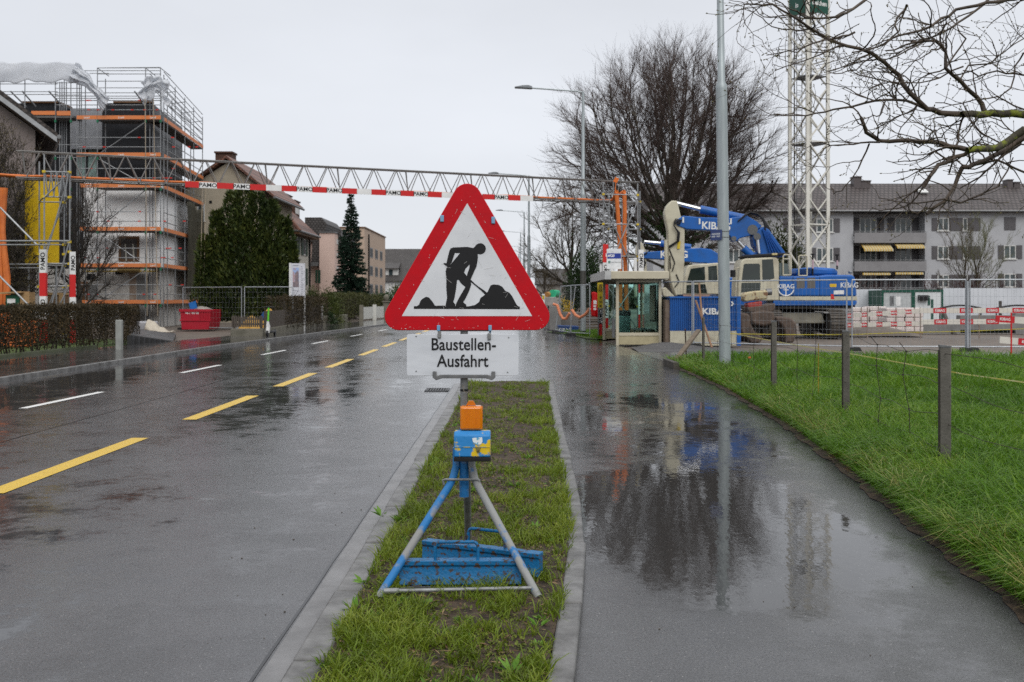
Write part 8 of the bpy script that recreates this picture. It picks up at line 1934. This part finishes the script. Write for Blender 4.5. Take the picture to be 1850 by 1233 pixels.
for za, zb2 in ((4.9, 6.2), (2.6, 3.9), (.6, 1.8)):
    for ya in (YW+1.0, YW+3.8):
        b = MB(); b.bx((X1+.003, ya, za), (X1+.05, ya+.9, zb2)); o = b.build('window', M_AFR, t, world=True, smooth=False); b = MB(); b.bx((X1+.051, ya+.1, za+.1), (X1+.055, ya+.8, zb2-.1)); b.build('pane', mat('dull_pane', (.035, .038, .042), .55, spec=.2), o, world=True, smooth=False)
        for yb2 in (ya-.62, ya+.92): b = MB(); b.bx((X1+.003, yb2, za), (X1+.08, yb2+.6, zb2)); b.build('shutter', M_GSH, t, world=True, smooth=False)
b = MB(); b.tube([(X1+.1, YW+6.0, 0), (X1+.1, YW+6.0, zeW-.2)], .08, 6); b.build('downpipe', M_BLACK, t, world=True)
Y = 83.0; t = thing('pink_house', 'pink house with a tall flat gable end, grey tiles and green shutters', 'house', (XW(585, Y), Y, 0))
b = MB(); b.bx((XW(577, Y), Y, -.2), (XW(604.5, Y), Y+9, ZW(421, Y))); b.bx((XW(440, Y), Y+1.0, -.2), (XW(577, Y)-.003, Y+9, ZW(437, Y))); b.build('wall', M_PNK, t, world=True, smooth=False)
b = MB(); b.bx((XW(576, Y), Y-.1, ZW(421, Y)+.002), (XW(606, Y), Y+9.1, ZW(419, Y))); b.build('parapet', M_DGREY, t, world=True, smooth=False)
b = MB(); b.prism([(XW(549, Y), ZW(436, Y)), (XW(580, Y), ZW(436, Y)), (XW(588, Y), ZW(404, Y)), (XW(578, Y), ZW(392, Y)), (XW(548, Y), ZW(392, Y))], Y+.6, Y+8); b.prism([(XW(560, Y), ZW(477, Y)), (XW(575, Y), ZW(477, Y)), (XW(577, Y)-.01, ZW(436.5, Y)), (XW(563, Y), ZW(436.5, Y))], Y+.4, Y+.99); rf = b.build('roof', M_GTILE, t, world=True, smooth=False)
b = MB(); b.prism([(XW(552, Y), ZW(481, Y)), (XW(575, Y), ZW(481, Y)), (XW(576, Y), ZW(474, Y)), (XW(552, Y), ZW(474, Y))], Y-.1, Y+.98); b.build('canopy', M_DGREY, rf, world=True)
shut(t, Y, 570, 573.5, 488, 512, M_GSH); shut(t, Y, 574.5, 579, 488, 512, M_GSH); shut(t, Y+1, 552.5, 555.5, 444, 466, M_GSH); shut(t, Y+1, 552.5, 555.5, 488, 512, M_GSH)
for y0 in (435, 461, 484, 510):
    b = MB(); b.bx((XW(604.5, Y)+.002, Y+.9, ZW(y0+5, Y)), (XW(604.5, Y)+.03, Y+1.8, ZW(y0-4, Y))); b.build('window', M_AFR, t, world=True)
b = MB(); b.prism([(XW(604.5, Y)+.003, -.2), (XW(625, 87), -.2), (XW(625, 87), ZW(455, 87)), (XW(604.5, Y)+.003, ZW(455, 87))], Y+2, Y+8.5); b.build('side_wing', M_PNK, t, world=True, smooth=False)
b = MB(); b.prism([(XW(604, Y)+.01, ZW(454, 87)), (XW(628, 87), ZW(454, 87)), (XW(624, 87), ZW(420, 87)), (XW(604, Y)+.01, ZW(420, 87))], Y+1.6, Y+8.9); b.build('wing_roof', M_GTILE, t, world=True, smooth=False)
t = thing('tan_block', 'tan flat roofed three storey block beyond the spruce', 'house', (-17, 110, 0)); Xf = -16.3
b = MB(); b.bx((XW(585, 110), 110, -.2), (Xf, 128, ZW(412, 110))); b.build('wall', M_TAN, t, world=True, smooth=False)
b = MB(); b.bx((XW(585, 110)-.1, 109.9, ZW(412, 110)+.003), (Xf+.1, 128.1, ZW(410, 110))); b.build('roof_edge', M_OAK, t, world=True, smooth=False)
for r_ in range(4):
    for c_ in range(3):
        z0 = [6.6, 4.5, 2.4, .3][r_]-.35; y0 = 114.2+c_*4.3; b = MB(); b.bx((Xf+.003, y0, z0), (Xf+.03, y0+2.3, z0+1.15)); o = b.build('window', M_DGREY, t, world=True, smooth=False)
        b = MB(); b.bx((Xf+.031, y0+.1, z0+.1), (Xf+.036, y0+2.2, z0+1.05)); b.build('pane', mat('dull_pane', (.035, .038, .042), .55, spec=.2), o, world=True, smooth=False)
b = MB(); b.tube([(Xf+.1, 112.8, 0), (Xf+.1, 112.8, 8.8)], .09, 6); b.build('downpipe', M_BLACK, t, world=True)
b = MB(); b.bx((Xf, 113.5, 1.75), (Xf+1.6, 117, 1.9)); b.build('canopy', mat('canopy_pale', (.4, .42, .45), .5), t, world=True)
Y = 150.0; t = thing('grey_house', 'distant pale house with a big dark roof and a white dormer left of the sign', 'house', (XW(722, Y), Y, 0))
b = MB(); b.prism([(XW(690, Y), -.2), (XW(752, Y), -.2), (XW(752, Y), ZW(508, Y)), (XW(690, Y), ZW(508, Y))], Y, Y+10); b.build('wall', mat('pale_render', (.52, .53, .54), .8), t, world=True, smooth=False)
b = MB(); b.prism([(Y-.6, ZW(508, Y)), (Y+11, ZW(508, Y)), (Y+7.5, ZW(447, Y)), (Y+5.0, ZW(447, Y))], XW(688, Y), XW(754, Y), 'x'); rf = b.build('roof', M_GTILE, t, world=True, smooth=False)
b = MB(); b.bx((XW(696, Y), Y+.4, ZW(506, Y)), (XW(719, Y), Y+4, ZW(484, Y))); o = b.build('dormer', M_AFR, rf, world=True, smooth=False); b = MB(); b.bx((XW(702, Y), Y+.37, ZW(498, Y)), (XW(709, Y), Y+.399, ZW(487, Y))); b.build('window', M_AGL, o, world=True)
b = MB(); b.prism([(Y-.3, ZW(485, Y)), (Y+4.5, ZW(485, Y)), (Y+4.4, ZW(472, Y)), (Y+2, ZW(474, Y))], XW(694, Y), XW(721, Y), 'x'); b.build('dormer_roof', M_GTILE, o, world=True, smooth=False)
b = MB()
for x_ in (698, 703, 709): b.bx((XW(x_, Y), Y-.06, ZW(545, Y)), (XW(x_+4, Y), Y-.003, ZW(512, Y)))
b.build('shutter', M_AFR, t, world=True, smooth=False)
Y = 120.0; t = thing('roadside_house', 'distant house with a grey roof behind the bare olive trees', 'house', (XW(995, Y), Y, 0))
b = MB(); b.bx((XW(972, Y), Y, -.2), (XW(1030, Y), Y+9, ZW(513, Y))); b.build('wall', mat('distant_wall', (.34, .32, .29), .8), t, world=True, smooth=False)
b = MB(); b.prism([(Y-.5, ZW(514, Y)), (Y+9.5, ZW(514, Y)), (Y+4.5, ZW(484, Y))], XW(969, Y), XW(1033, Y), 'x'); b.build('roof', M_GTILE, t, world=True, smooth=False)
# far-off greenery closing the view
def far_wood(name, px0, px1, Y, hpx, n, m, seed):
    rg = np.random.default_rng(seed); x = XW(px0, Y)+(XW(px1, Y)-XW(px0, Y))*rg.random(n); hh = (hpx/F*Y)*(.55+.45*np.abs(np.sin(x*.21+seed))*np.abs(np.sin(x*.083+1+seed))+.1*rg.random(n)); z = hh*rg.random(n)**.7
    d = rg.normal(size=(n, 3)); c = np.stack([x, Y+rg.normal(size=n)*3, z], 1); o = leaves(name, c, d, Y*.0045*(.5+rg.random(n)), Y*.0026, m, rg); struct(o, 'stuff')
M_FARW = leafmat('far_wood_leaf', (.03, .03, .02), (.055, .055, .035), (.09, .09, .06), .7, .1, .1)
far_wood('wood', -150, 700, 175, 38, 9000, M_FARW, 3); far_wood('wood', 945, 1330, 150, 40, 9000, M_FARW, 5); far_wood('wood', 700, 960, 260, 22, 5000, M_FARW, 8); far_wood('wood', 1850, 2400, 130, 60, 4000, M_FARW, 9)
